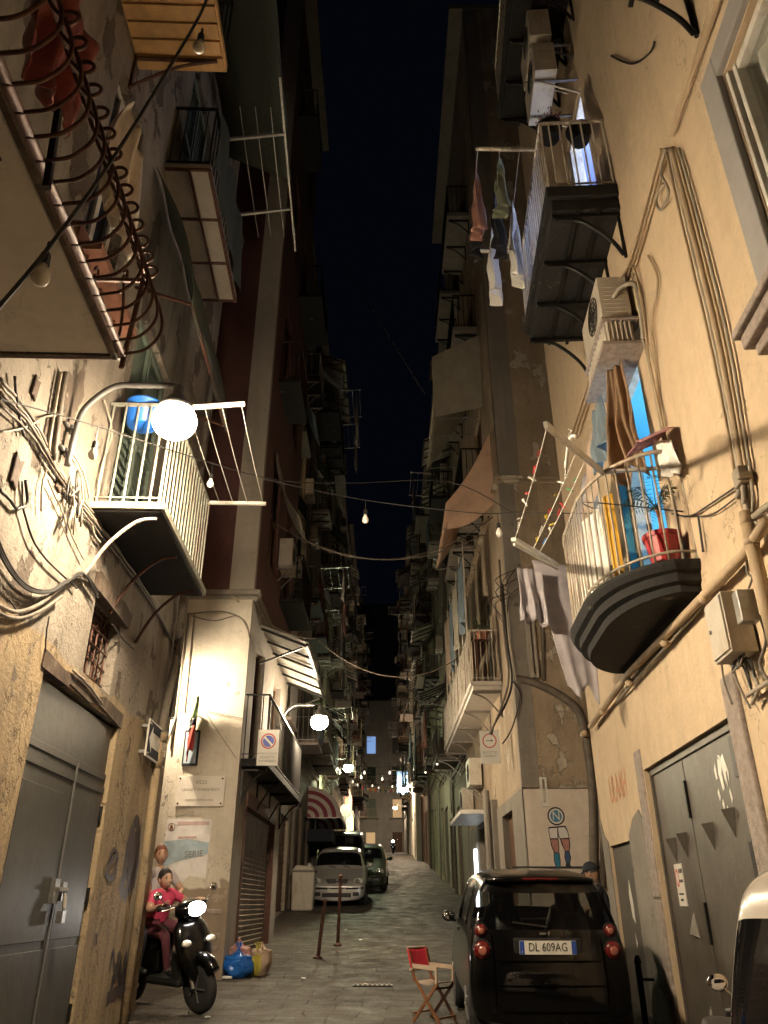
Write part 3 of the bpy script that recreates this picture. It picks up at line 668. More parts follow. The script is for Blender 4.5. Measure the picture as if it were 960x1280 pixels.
cab(FL, LA, [(-10, 752), (20, 765), (50, 755), (72, 737), (90, 722), (104, 724), (118, 740)], .016, 'cable', .04); cab(FL, LA, [(-10, 762), (20, 773), (50, 764), (78, 745)], .013, 'cable', .05)
cab(FL, LA, [(82, 466), (76, 500), (66, 575)], .026, 'cable', .05); cab(FL, LA, [(76, 466), (70, 500), (60, 560)], .014, 'cablewhite', .04)
for pts, r, m in (([(18, 470), (24, 520), (30, 545)], .01, 'cabledark'), ([(0, 540), (30, 535), (60, 520), (85, 522)], .009, 'cablewhite'), ([(32, 600), (34, 628), (22, 636), (12, 625), (0, 612)], .012, 'cabledark'), ([(28, 602), (30, 640), (50, 690), (96, 735)], .008, 'cabledark'), ([(58, 586), (52, 612), (52, 640)], .008, 'cablewhite'), ([(88, 562), (104, 590), (112, 622)], .008, 'cablewhite'), ([(60, 600), (78, 640), (95, 680), (105, 700)], .007, 'cablewhite'), ([(130, 500), (140, 540), (128, 580), (122, 610)], .009, 'cablewhite'), ([(112, 645), (118, 668), (125, 678)], .012, 'cablewhite'), ([(140, 780), (155, 800), (168, 812)], .008, 'cabledark'), ([(57, 815), (58, 790), (62, 770)], .006, 'cabledark'), ([(92, 838), (112, 858), (128, 880)], .012, 'cablewhite'), ([(12, 750), (22, 765), (28, 772)], .006, 'cabledark')):
    cab(FL, LA, pts, r, m, .035, .004)
for px, py, w, h in ((18, 590, .14, .26), (42, 486, .1, .2), (72, 605, .12, .14)):
    s, _, z = FL.hit(px, py, .0); b = MB(FL.M); b.prism([(s - w / 2, z - h * .4), (s - w * .2, z - h * .35), (s + w * .3, z - h / 2), (s + w * .4, z + h * .3), (s + w * .55, z + h / 2), (s, z + h * .36), (s - w * .5, z + h * .5), (s - w * .45, z)], .002, .025); b.build('junction_box', M['oldwood'], LA, bevel=.01)  # flat dark patches for holes in the plaster, their shade put into the colour
s, _, z = FL.hit(76, 606, 0)
for k in range(10):
    b = MB(FL.M); x, y = s + random.uniform(-.1, .35), z + random.uniform(-.3, .1); b.tube(smoothpath([(x, .05, y), (x + random.uniform(-.1, .1), .1, y - .1), (x + random.uniform(-.12, .12), .09, y + .1), (x + random.uniform(0, .2), .04, y - .06)], 4), .008, 5); b.build('cable', M[('cablewhite', 'cabledark', 'cable')[k % 3]], LA, smooth=True)
# street direction sign on the corner
b = MB(FL.M); s0, _, z0 = FL.hit(183, 930, .1); s1, _, _ = FL.hit(207, 935, .1)
b.box(s0, s1, .09, .105, 2.94, 3.34); sg = thing('arrow_sign', FL.p(s0, .1, 2.94), 'blue and white one way arrow sign at the corner of the plaster house', 'sign'); b.build('plate', M['white'], sg)
b = MB(FL.M); b.prism([(s0 + .02, 2.96), (s1 - .015, 2.96), (s1 - .015, 3.06), (s0 + .2, 3.06), (s0 + .2, 3.0)], .1055, .108); b.prism([(s0 + .2, 3.22), (s1 - .015, 3.22), (s1 - .015, 3.32), (s0 + .02, 3.32), (s0 + .2, 3.28)], .1055, .108); b.prism([(s0 + .02, 2.99), (s0 + .19, 2.99), (s0 + .06, 3.14), (s0 + .19, 3.29), (s0 + .02, 3.29)], .1057, .1082); b.build('arrow_field', M['navy'], sg)
for zz in (3., 3.28): b = MB(FL.M); b.bar((s0 + .1, .0, zz), (s0 + .1, .09, zz), .03); b.build('bracket', M['steel'], sg)
street_lamp(FL, 5.27, 4.65, .86, 'large lit street lamp on bent grey arm above the white railed balcony', M['lampglow'], r=.18)
# tub, plastic sheet, red cloth
b = MB(FL.M); p = FL.p(6.28, .26, 5.62); q = MB(); q.lathe([(.11, 0), (.14, .02), (.165, .24), (.18, .24), (.18, .265), (.15, .265), (.14, .05), (.01, .04)], p, 22); t = q.build('plastic_tub', M['bluetub'], None, smooth=True); tag(t, 'blue plastic tub hung inside the white balcony rail under the lamp', 'tub')
hang('crumpled_cloth', FL.p(2.3, .66, 6.3), FL.p(2.95, .7, 6.25), .95, M['maroonbag'], 'crumpled maroon plastic sheet hanging over the curled iron railing', 'plastic sheet', 2, .09, lambda v: 1 - .35 * v, nv=22)
hang('crumpled_cloth', FL.p(3.3, .78, 6.5), FL.p(4.05, .7, 6.45), .95, M['clearplastic'], 'torn whitish plastic sheet tied at the far end of the curled railing', 'plastic sheet', 2, .07, lambda v: .6 + .5 * math.sin(v * 3), nv=22)
# ------------------------------------------------------------------ maroon corner house beyond the side alley
HB = 24; B0, B1 = 0, 5.2
LB = thing('maroon_house', (-4, YB + 2, g(14)), 'maroon corner house with grey corner strip above a whitewashed base', 'house', 'houses along the lane')
hs = [(.9, 4.3, -.2, 2.95), (.75, 1.75, 3.62, 5.6), (3.0, 4.1, 3.62, 5.6), (1.2, 2.3, 7.4, 9.6), (3.3, 4.4, 7.4, 9.6), (1.2, 2.3, 11.6, 13.8), (3.3, 4.4, 11.6, 13.8), (1.2, 2.3, 15.8, 18), (3.3, 4.4, 15.8, 18), (1.2, 2.3, 20, 22), (3.3, 4.4, 20, 22)]
b = MB(FBF.M); b.wall(0, 7, -.2, 6.1, []); b.build('base_wall', M['whitewash'], LB)
b = MB(FBF.M); b.wall(.41, 7, 6.1, HB, [(2.4, 3.4, 12, 14), (2.4, 3.4, 16, 18)], .2); b.build('wall', M['maroon'], LB)
b = MB(FBF.M); b.box(-.012, .41, -.16, .012, 6.26, HB); b.build('corner_strip', M['quoin'], LB)
b = MB(FBS.M); b.wall(0, B1, -.2, 6.1, hs[:3], .25); b.build('base_wall', M['concrete'], LB)
b = MB(FBS.M); b.wall(.15, B1, 6.1, HB, hs[3:], .25); b.quad((B1, 0, -.2), (B1, -7, -.2), (B1, -7, HB), (B1, 0, HB)); b.quad((0, -7, -.2), (B1, -7, -.2), (B1, -7, HB), (0, -7, HB)); b.quad((0, 0, HB), (B1, 0, HB), (B1, -7, HB), (0, -7, HB)); b.build('street_wall', M['maroon'], LB)
b = MB(FBF.M); b.box(-.1, 7, -.1, .06, 6.1, 6.16); b.box(-.14, 7, -.1, .11, 6.163, 6.25); b.build('ledge', M['concrete'], LB, bevel=.02)
b = MB(FBS.M); b.box(.1, B1, -.1, .05, 6.1, 6.16); b.box(.1, B1, -.1, .1, 6.163, 6.25); b.build('ledge', M['concrete'], LB, bevel=.02)
b = MB(FBS.M); n = 34
for k in range(n):
    z = .25 + k * 2.65 / n; b.quad((.93, -.12, z), (4.27, -.12, z), (4.27, -.09, z + 2.65 / n * .8), (.93, -.09, z + 2.65 / n * .8)); b.quad((.93, -.09, z + 2.65 / n * .8), (4.27, -.09, z + 2.65 / n * .8), (4.27, -.12, z + 2.65 / n), (.93, -.12, z + 2.65 / n))
b.build('roller_shutter', M['rollshutter'], LB)
b = MB(FBS.M); b.box(.88, 4.32, -.1, .03, 2.9, 3.12); b.box(.84, .92, -.08, .02, .2, 2.9); b.box(4.28, 4.36, -.08, .02, .3, 2.9); b.build('shop_frame', M['rustiron'], LB)
for h in hs[1:3]: window(FBS, LB, *h, M['brownshutter'])
for h in hs[3:]: shutters(FBS, LB, *h, M['brownshutter'])
shutters(FBF, LB, 2.4, 3.4, 12, 14, M['greenshutter'], -.06); shutters(FBF, LB, 2.4, 3.4, 16, 18, M['greenshutter'], -.06)
bb = balcony(FBS, LB, .12, 5.1, 3.4, .42, .12, M['darkslab'], M['blackiron'], 1.0, .13, 4)
awning(FBS, LB, .9, 4.8, 5.95, 5.62, .86, M['white'], M['blackiron'], 6)
for s0, s1, z, dp, m in ((3.0, 4.9, 7.15, .5, 'blackiron'), (.9, 2.5, 11.3, .45, 'rustiron'), (2.9, 4.9, 15.5, .6, 'blackiron'), (.8, 2.5, 19.7, .5, 'steel')): balcony(FBS, LB, s0, s1, z, dp, .1, M['darkslab'], M[m], 1., .14, 0)
b = MB(FBS.M); b.grid(lambda u, v: (1.1 + 1.3 * u, .04 + .55 * v * v, 9.7 - 1.5 * v + .03 * math.sin(u * 14)), 16, 8); b.build('window_blind', M['greytarp'], LB, smooth=True, solid=.006)
b = MB(FBS.M); b.grid(lambda u, v: (3.2 + 1.4 * u, .04 + .5 * v * v, 13.9 - 1.9 * v + .03 * math.sin(u * 14)), 16, 8); b.build('window_blind', M['bluegrey'], LB, smooth=True, solid=.006)
b = MB(FBS.M); b.box(-.05, B1, -7, .35, HB + .003, HB + .2); b.build('cornice', M['concrete'], LB)
# worn brick foot of the pillar, cables over the ledge, fixing eyes
b = MB(FBF.M)
for k in range(13):
    for j in range(3):
        if random.random() < .8: x = .08 + j * .27 + (k % 2) * .12; b.box(x, x + .22, -.02, .012 + random.random() * .022, .62 + k * .075, .68 + k * .075)
b.build('exposed_brick', M['stone'], LB, bevel=.006)
b = MB(FBF.M); b.tube(smoothpath([(1.6, .05, 5.9), (1.1, .07, 5.82), (.5, .08, 5.86), (.1, .1, 5.7), (-.02, .09, 5.4)], 4), .014, 6); b.tube(smoothpath([(1.0, .04, 5.8), (.6, .06, 5.7), (.2, .08, 5.78), (.0, .1, 5.5)], 4), .011, 6); b.tube([(.95, .03, 5.85), (.93, .03, 4.2)], .012, 6); b.tube([(1.05, .03, 5.85), (1.06, .03, 3.6)], .018, 6); b.tube([(.6, .03, 4.22), (.0, .04, 4.1)], .006, 5); b.tube([(.6, .03, 4.2), (.05, .03, 3.5)], .005, 5); b.build('cable', M['cable'], LB)
# lantern round the alley corner that washes the base with light
t = thing('wall_lantern', (-3.38, YB, 4.3), 'bright wall lantern on the whitewashed base of the maroon house', 'lantern')
b = MB(FBF.M); b.tube(smoothpath([(1.15, 0, 4.2), (1.15, .18, 4.32), (1.15, .42, 4.62), (1.15, .55, 4.72)], 4), .016, 8); b.box(1.09, 1.21, 0, .015, 4.1, 4.3); b.build('bracket', M['blackiron'], t)
b = MB(FBF.M); b.lathe([(.01, .2), (.05, .17), (.11, .1), (.115, .085)], (1.15, .55, 4.6), 16); b.build('shade', M['blackiron'], t)
b = MB(FBF.M); b.ball((1.15, .55, 4.6), .075, n=16, m=10); b.build('lamp_bulb', emis('lit lantern bulb', LAMP, 900), t, smooth=True)
# plaque, poster, flag, dark framed sign
p0, p1 = at_y(223, 970, YB - .03), at_y(279, 1008, YB - .03)
t = thing('street_plaque', (p0.x, YB, p1.z), 'white marble street name plaque on the whitewashed base', 'plaque')
b = MB(); b.box(p0.x, p1.x, YB - .045, YB - .012, p1.z, p0.z); b.build('slab', M['marble'], t, bevel=.004)
cx = (p0.x + p1.x) / 2; hh = p0.z - p1.z
text('VICO', .075, (cx, YB - .047, p0.z - hh * .22), (1, 0, 0), (0, -1, 0), M['faintink'], t)
text('CANALE A TAVERNA PENTA', .058, (cx, YB - .047, p0.z - hh * .46), (1, 0, 0), (0, -1, 0), M['faintink'], t, sx=.78)
text('QUARTIERE MONTECALVARIO', .04, (cx, YB - .047, p0.z - hh * .8), (1, 0, 0), (0, -1, 0), M['faintink'], t, sx=.75)
for x in (p0.x + .04, p1.x - .04):
    for z in (p0.z - .04, p1.z + .04):
        b = MB(); b.cyl((x, YB - .054, z), (x, YB - .044, z), .014, 10); b.build('stud', M['rustiron'], t)
p0, p1 = at_y(208, 1024, YB - .01), at_y(258, 1098, YB - .01)
t = thing('wall_poster', (p0.x, YB, p1.z), 'torn pale blue and white poster pasted under the marble plaque', 'poster')
w, h = p1.x - p0.x, p0.z - p1.z
b = MB(FBF.M); X = lambda f: -2.23 - (p0.x + w * f); Zf = lambda f: p1.z + h * f
b.prism([(X(0), Zf(.02)), (X(.5), Zf(-.06)), (X(.62), Zf(.04)), (X(.97), Zf(0)), (X(.99), Zf(.55)), (X(1.0), Zf(1)), (X(.02), Zf(1.)), (X(.01), Zf(.5))], .003, .006); b.build('sheet', M['paper'], t)
b = MB(FBF.M); b.prism([(X(.02), Zf(.18)), (X(.35), Zf(.28)), (X(.98), Zf(.40)), (X(.98), Zf(.6)), (X(.5), Zf(.66)), (X(.01), Zf(.62))], .007, .009); b.build('print', M['paperblue'], t)
b = MB(FBF.M); b.prism([(X(.25), Zf(.9)), (X(.95), Zf(.9)), (X(.95), Zf(.96)), (X(.25), Zf(.96))], .007, .0085); b.prism([(X(.3), Zf(.66)), (X(.7), Zf(.67)), (X(.7), Zf(.71)), (X(.3), Zf(.70))], .0095, .011); b.build('print', M['paperpink'], t)
b = MB(FBF.M); b.tube([(X(.13) + .05 * math.cos(a * .4), .008, Zf(.87) + .05 * math.sin(a * .4)) for a in range(17)], .004, 5); b.prism([(X(.13) + .025, Zf(.83)), (X(.13) - .025, Zf(.83)), (X(.13) - .02, Zf(.88)), (X(.13), Zf(.91)), (X(.13) + .02, Zf(.88))], .007, .009); b.build('print', M['woodbrown'], t)
text('SERIE', .12, (p0.x + w * .68, YB - .012, Zf(.4)), (1, 0, .06), (0, -1, 0), M['faintink'], t)
p0, p1 = at_y(232, 913, YB - .03), at_y(246, 957, YB - .03)
t = thing('framed_sign', (p0.x, YB, p1.z), 'narrow dark framed sign behind the hanging flag', 'sign')
b = MB(); b.box(p0.x, p1.x, YB - .05, YB - .004, p1.z, p0.z); b.build('frame', M['navy'], t)
b = MB(); b.box(p0.x + .025, p1.x - .025, YB - .056, YB - .0505, p1.z + .03, p0.z - .03); b.build('print', M['paperblue'], t)
a = at_y(243, 884, YB - .06); e = at_y(247, 905, YB - .45)
t = thing('tricolour_flag', (a.x, YB, a.z), 'drooping green white and red flag on a short pole on the whitewashed base', 'flag')
b = MB(); tip = V((a.x + .06, YB - .5, a.z + .12)); b.tube([(a.x, YB, a.z - .1), tip], .011, 8); b.build('pole', M['white'], t)
def flagpart(v0, v1, m):
    b = MB(); b.grid(lambda u, v: (a.x + .03 + .17 * (u - .4) * (1 - .2 * (v0 + (v1 - v0) * v)) + .03 * math.sin(u * 9), YB - .16 - .28 * u + .05 * math.sin(u * 14 + 2 * v), a.z - .02 + .12 * u - (v0 + (v1 - v0) * v) * .82 - .04 * math.sin(u * 7)), 22, 8); b.build('cloth', m, t, smooth=True, solid=.003)
flagpart(0, .42, mat('flag green', (.20, .27, .15), .8, 0, .15, 8, .1)); flagpart(.42, .56, M['navy']); flagpart(.56, 1., mat('flag red', (.30, .04, .03), .8, 0, .15, 8, .1))
# no parking board on the balcony end rail
def road_board(p, w, h, normal, right, label, cat='sign', kind='park', lines=()):
    t = thing('road_sign', p, label, cat); n, r = V(normal).normalized(), V(right).normalized(); up = V((0, 0, 1)); P = V(p)
    Mx = Matrix(((r.x, n.x, 0, P.x), (r.y, n.y, 0, P.y), (0, 0, 1, P.z), (0, 0, 0, 1)))
    b = MB(Mx); b.box(-w / 2, w / 2, -.012, .0, 0, h); b.build('plate', M['plate'], t, bevel=.004)
    cz = h * .68; rr = w * .36
    def disc(r0, d, m, nm, hole=0):
        b = MB(Mx); k = 32
        if hole:
            for q in range(k):
                a0, a1 = q * 6.2832 / k, (q + 1) * 6.2832 / k
                b.quad((r0 * math.cos(a0), d, cz + r0 * math.sin(a0)), (r0 * math.cos(a1), d, cz + r0 * math.sin(a1)), (hole * math.cos(a1), d, cz + hole * math.sin(a1)), (hole * math.cos(a0), d, cz + hole * math.sin(a0)))
        else: b.poly([(r0 * math.cos(q * 6.2832 / k), d, cz + r0 * math.sin(q * 6.2832 / k)) for q in range(k)])
        b.build(nm, m, t)
    if kind == 'park':
        disc(rr, .002, M['signred'], 'red_ring', rr * .82); disc(rr * .72, .003, M['signblue'], 'blue_disc')
        b = MB(Mx); c = .7071; q = rr * .78; w2 = rr * .13
        b.quad((-q * c - w2 * c, .005, cz + q * c - w2 * c), (-q * c + w2 * c, .005, cz + q * c + w2 * c), (q * c + w2 * c, .005, cz - q * c + w2 * c), (q * c - w2 * c, .005, cz - q * c - w2 * c)); b.build('stripe', M['plate'], t)
    else:
        disc(rr, .002, M['signred'], 'red_ring', rr * .84)
        b = MB(Mx); b.box(-rr * .5, rr * .5, .001, .004, cz - rr * .04, cz + rr * .05); b.prism([(rr * .2, cz - rr * .12), (rr * .5, cz), (rr * .2, cz + rr * .16)], .001, .005); b.build('arrow', M['ink'], t)
    for k, (ln, sz) in enumerate(lines): text(ln, sz, P + n * .004 + up * (h * .33 - k * h * .105), r, n, M['faintink'], t)
    b = MB(Mx); b.bar((-w * .3, -.09, h * .8), (-w * .3, -.01, h * .8), .02); b.bar((w * .3, -.09, h * .8), (w * .3, -.01, h * .8), .02); b.build('clamp', M['steel'], t)
    return t
p = at_y(333.5, 957, YB + .0)
road_board((p.x, YB + .0, p.z), .33, .54, (0, -1, 0), (1, 0, 0), 'round blue no parking sign board on the black balcony rail of the maroon house', kind='park', lines=(('DIVIETO DI SOSTA', .036), ('ECCETTO', .05), ('AUTORIZZATI', .042)))
ac_unit(FBS, 2.75, .02, 7.75, 'white air conditioner on the maroon house above the corrugated awning', .7, .62)

# ------------------------------------------------------------------ side alley of the left, so that the gap reads
# ------------------------------------------------------------------ right house (pale ochre)
RS0, RS1 = -4, 11.1
RA = thing('ochre_house', FR.p(6, -3, g(6)), 'pale ochre house with dark rounded balcony and grey double metal door', 'house', 'houses along the lane')
HR = [(5.94, 8.58, -.3, 2.77), (9.6, 10.72, -.2, 2.15), (2.0, 3.58, 4.95, 6.92), (6.5, 7.6, 4.06, 6.86), (6.75, 7.8, 8.76, 11.5), (6.75, 7.8, 13.4, 16.), (2.0, 3.4, 8.8, 11.4)]
b = MB(FR.M); b.wall(RS0, RS1, -.6, 22, HR, .22); b.wall(RS0, RS1, -.6, 22, [], 0, -6)
b.quad((RS0, 0, -.6), (RS0, -6, -.6), (RS0, -6, 22), (RS0, 0, 22)); b.quad((RS1, 0, -.6), (RS1, -6, -.6), (RS1, -6, 22), (RS1, 0, 22)); b.quad((RS0, 0, 22), (RS1, 0, 22), (RS1, -6, 22), (RS0, -6, 22))
b.build('wall', M['yellow'], RA)
b = MB(FR.M); b.box(RS0, RS1 + .1, -6, .3, 22.003, 22.25); b.build('cornice', M['concrete'], RA)
# grey sheet metal double door
b = MB(FR.M)
for a, e in ((5.98, 7.45), (7.47, 8.53)): b.box(a, e, -.12, -.07, .12, 2.7)
b.box(5.95, 5.98, -.14, -.05, 0, 2.76); b.box(8.53, 8.57, -.14, -.05, 0, 2.76); b.box(5.95, 8.57, -.139, -.049, 2.7, 2.76)
gd = b.build('metal_door', M['greydoor2'], RA, bevel=.005)
for z in (.75, 1.75, 2.5):
    b = MB(FR.M); b.box(6.0, 6.1, -.07, -.02, z - .15, z + .15); b.cyl((6.0, -.03, z - .2), (6.0, -.03, z + .2), .022, 8); b.build('hinge', M['blackiron'], gd)
for z in (.5, 1.35, 2.35):
    b = MB(FR.M); b.box(7.44, 7.48, -.07, -.045, z - .16, z + .16); b.build('latch_plate', M['blackiron'], gd)
for x, z in ((6.45, 2.08), (6.98, 2.02), (7.75, 2.0), (8.12, 1.98), (6.55, 1.35), (7.85, 1.32), (6.6, .55), (7.8, .6)):
    b = MB(FR.M); p = [(x - .075, -.068, z - .09), (x + .075, -.068, z - .09), (x, -.068, z + .12), (x, -.0, z - .06)] if z < 1.6 else [(x - .075, -.068, z + .09), (x + .075, -.068, z + .09), (x, -.068, z - .13), (x, .01, z + .08)]
    i = [b.P(q) for q in p]; b.F((i[0], i[1], i[3])); b.F((i[1], i[2], i[3])); b.F((i[2], i[0], i[3])); b.build('stud', M['greydoor2'], gd)
b = MB(FR.M); random.seed(11)
for pts in ([(.0, .2), (.07, .24), (.1, .12), (.07, -.04), (.03, -.02), (.04, .1)], [(.13, .22), (.17, .16), (.16, .07), (.13, .08)], [(.15, .0), (.18, -.03), (.165, -.11), (.14, -.08)], [(.11, -.1), (.13, -.14), (.11, -.2), (.095, -.14)], [(.05, -.16), (.075, -.2), (.05, -.25), (.035, -.2)], [(-.04, .26), (.02, .23), (0, .05), (-.03, -.02), (-.035, .1), (-.06, .12), (-.07, .0), (-.09, .1)], [(-.06, -.03), (-.04, -.06), (-.05, -.16), (-.075, -.12)], [(.02, .26), (.06, .27), (.03, .2)]):
    b.prism([(6.45 + x * 1.2, 2.34 + z * .9) for x, z in pts], -.069, -.066)
b.build('torn_sticker', M['plate'], gd)
p = FR.p(8.1, -.066, 1.62); t = thing('door_notice', p, 'small white no parking notice on the grey metal door', 'sign')
b = MB(FR.M); b.box(7.98, 8.22, -.069, -.06, 1.48, 1.84); b.build('plate', M['plate'], t)
b = MB(FR.M); n = 20
for k in range(n):
    a0, a1 = k * 6.2832 / n, (k + 1) * 6.2832 / n
    b.quad((8.155 + .055 * math.cos(a0), -.0585, 1.72 + .08 * math.sin(a0)), (8.155 + .055 * math.cos(a1), -.0585, 1.72 + .08 * math.sin(a1)), (8.155 + .035 * math.cos(a1), -.0585, 1.72 + .055 * math.sin(a1)), (8.155 + .035 * math.cos(a0), -.0585, 1.72 + .055 * math.sin(a0)))
b.build('red_ring', M['signred'], t)
rt = -FR.t
for ln, sz, x, z in (('NON', .06, 8.035, 1.775), ('SOSTARE', .035, 8.05, 1.69), ('PASSO CARRABILE', .022, 8.1, 1.58), ('DIVIETO', .03, 8.1, 1.53)): text(ln, sz, FR.p(x, -.058, z), rt, FR.n, M['ink'], t, sx=.8)
# stone jambs, small side door, sprayed letters, bare plaster
for q in ((5.62, 5.9, -.05, .035, -.1, 3.05), (8.6, 8.86, -.05, .02, 1.55, 3.0), (8.6, 8.84, -.05, .03, -.1, 1.545)): b = MB(FR.M); b.box(*q); b.build('door_jamb', M['stone'], RA, bevel=.02)
b = MB(FR.M); b.box(9.62, 10.7, -.1, -.03, .2, 2.12); b.box(9.6, 10.72, -.12, -.1, -.1, 2.15); b.box(9.66, 10.66, -.03, -.024, .3, 2.05); sd = b.build('side_door', M['greydoor2'], RA)
b = MB(FR.M); b.prism([(9.95, 1.3), (10.05, 1.36), (10.1, 1.6), (10.02, 1.75), (9.98, 1.62), (9.94, 1.5)], -.024, -.021); b.prism([(9.98, 1.1), (10.03, 1.05), (10.05, 1.2)], -.024, -.021); b.build('torn_sticker', M['plate'], sd)
b = MB(FR.M); b.prism([(8.865, -.1), (9.58, -.1), (9.58, 2.2), (9.3, 2.36), (9.0, 2.42), (8.865, 2.3)], .002, .012); b.build('bare_plaster', M['concrete'], RA)
b = MB(FR.M); b.prism([(10.74, -.1), (11.09, -.1), (11.09, 2.5), (10.95, 2.3), (10.74, 2.2)], .002, .012); b.build('bare_plaster', M['concrete'], RA)
text('ULAAH', .46, FR.p(9.85, .006, 2.75), rt, FR.n, M['sprayred'], RA, name='graffiti', sx=.62, ext=.0005)
b = MB(FR.M); b.tube([(9.3, .16, -.1), (9.3, .16, .95)], .032, 10); b.tube([(9.3, .16, .95), (9.3, .16, 1.02)], [.045, .02], 10); b.tube([(9.3, .02, .8), (9.3, .16, .8)], .015, 6); b.build('iron_post', M['blackiron'], RA)
# upper right window with grey surround
b = MB(FR.M); b.box(3.6, 3.84, -.02, .05, 4.9, 7.17); b.box(1.2, 3.6, -.02, .05, 6.94, 7.17); b.build('window_surround', M['stonegrey'], RA, bevel=.01)
b = MB(FR.M); b.box(1.0, 4.02, -.1, .16, 4.74, 4.84); b.box(1.0, 4.05, -.1, .2, 4.842, 4.9); b.box(1.05, 3.98, -.05, .1, 4.66, 4.738); b.build('window_sill', M['stone'], RA, bevel=.012)
b = MB(FR.M)
for a, e, d0 in ((3.53, 3.57, .0), (3.47, 3.515, -.03)): b.box(a, e, -.2, d0, 4.96, 6.9)
b.box(2.0, 3.47, -.2, -.04, 6.82, 6.9); b.box(2.0, 3.47, -.2, -.04, 4.96, 5.06); b.box(2.6, 2.68, -.2, -.045, 5.06, 6.82)
w = b.build('window', M['white'], RA, bevel=.006)
b = MB(FR.M); b.box(2.0, 3.47, -.105, -.1, 5.06, 6.82); b.build('pane', M['clearglass'], w)
b = MB(FR.M); b.grid(lambda u, v: (2.0 + 1.47 * u, -.15 - .015 * math.sin(u * 60) + .006 * math.sin(v * 4), 5.0 + 1.85 * v), 60, 3); b.build('curtain', M['whitecloth'], w, smooth=True)
# ------------------------------------------------------------------ dark rounded balcony with turquoise room behind
def rounded(d, c, s0=5.86, s1=8.62):
    pts = [(s0, 0), (s0, d * .3)]
    for cx, sg in ((s0, 1), (s1, -1)): pass
    n = 10
    def arc(x0, y0, x1, y1, cx, cy):
        return [((1 - t) ** 2 * x0 + 2 * t * (1 - t) * cx + t * t * x1, (1 - t) ** 2 * y0 + 2 * t * (1 - t) * cy + t * t * y1) for t in [i / n for i in range(n + 1)]]
    L = arc(s0 + c, d * .28, s0 + .95 + c * .4, d, s0 + .22 + c, d * .92); Rr = arc(s1 - .95 - c * .4, d, s1 - c, d * .28, s1 - .22 - c, d * .92)
    return [(s0 + c, 0)] + L + Rr + [(s1 - c, 0)]
b = MB(FR.M)
prof = [(3.8, .10, .60), (3.86, .10, .62), (3.88, .06, .68), (3.95, .05, .69), (3.97, .02, .74), (4.02, .0, .77), (4.05, .0, .78), (4.06, .02, .76)]
rings = []
for z, c, d in prof: rings.append([b.P((x, y, z)) for x, y in rounded(d, c)])
for A, B2 in zip(rings, rings[1:]):
    for k in range(len(A) - 1): b.F([A[k], A[k + 1], B2[k + 1], B2[k]])
b.F(rings[0]); b.F(rings[-1][::-1])
BR = b.build('balcony', M['darkslab'], RA, smooth=False)
rl = [p for p in rounded(.73, .05)]
def along(path, sp):
    out = []; acc = 0
    for (x0, y0), (x1, y1) in zip(path, path[1:]):
        L = math.hypot(x1 - x0, y1 - y0)
        while acc < L: out.append((x0 + (x1 - x0) * acc / L, y0 + (y1 - y0) * acc / L)); acc += sp
        acc -= L
    return out
b = MB(FR.M)
for x, y in along(rl, .118): b.tube([(x, y, 4.05), (x, y, 5.12)], .0105, 6)
for z, r in ((4.14, .013), (5.12, .02)): b.tube([(x, y, z) for x, y in rl], r, 6)
b.build('railing', M['creamiron'], BR, smooth=True)
b = MB(FR.M)                                # rack arms, lines and pegs
A1, A2 = V((6.35, .55, 5.16)), V(FR.hit(682, 531, 1.42)); B1_, B2_ = V((8.3, .5, 5.1)), V(FR.hit(642, 674, 1.5))
E1, E2 = V((7.5, .72, 5.12)), V((8.35, .42, 5.1))
b.bar(A1, A2, .03, .05); b.bar(V(FR.hit(697, 706, .72)), B2_, .045, .03); b.bar(V(FR.hit(697, 706, .70)) - V((0, 0, .06)), B2_ - V((0, 0, .05)), .02); b.bar((6.35, .05, 5.2), (6.35, .6, 5.17), .03)
L_ = []
for t0 in (.02, .45, .62):
    p, q = A2.lerp(A1, t0), B2_.lerp(V(FR.hit(697, 706, .72)), t0 * .8); L_.append((p, q)); b.tube(sag(p, q, .03, 8), .0045, 5)
b.build('clothes_rack', M['white'], BR)
cc = ['c1', 'c2', 'c3', 'c4', 'c5', 'c5', 'c2', 'c3', 'c1']
for li, (p, q) in enumerate(L_):
    for k in range(7):
        c = p.lerp(q, .2 + .11 * k + random.uniform(-.03, .03)); m = random.choice(cc) if li else random.choice(['c5', 'c5', 'c3', 'c1']); x = V((random.uniform(-.6, .6), random.uniform(-.6, .6), random.uniform(-1, 1))).normalized() * .036
        pk = MB(FR.M); pk.bar(c - x, c + x, .012, .009); pk.bar(c - x * .9 + V((.012, .012, 0)), c + x * .7 - V((.015, .0, 0)), .012, .008)
        tag(pk.build('clothes_peg', M[m], None), {'c1': 'red', 'c2': 'yellow', 'c3': 'green', 'c4': 'blue', 'c5': 'white'}[m] + ' clothes peg left on the drying lines of the rounded balcony', 'clothes peg', 'pegs on the drying lines')
h = V(FR.hit(712, 552, 1.1)); b = MB(); H = FR.p(*h); u = FR.t
b.tube(smoothpath([H + V((0, 0, .12)), H + V((.03, 0, .1)), H + V((0, 0, .06)), H], 4), .006, 5); b.tube(smoothpath([H - u * .26 - V((0, 0, .12)), H - u * .1 - V((0, 0, .01)), H, H + u * .1 - V((0, 0, .01)), H + u * .26 - V((0, 0, .10))], 4), .014, 6)
tag(b.build('clothes_hanger', M['white'], None, smooth=True), 'white plastic clothes hanger hooked on the balcony drying line', 'hanger')
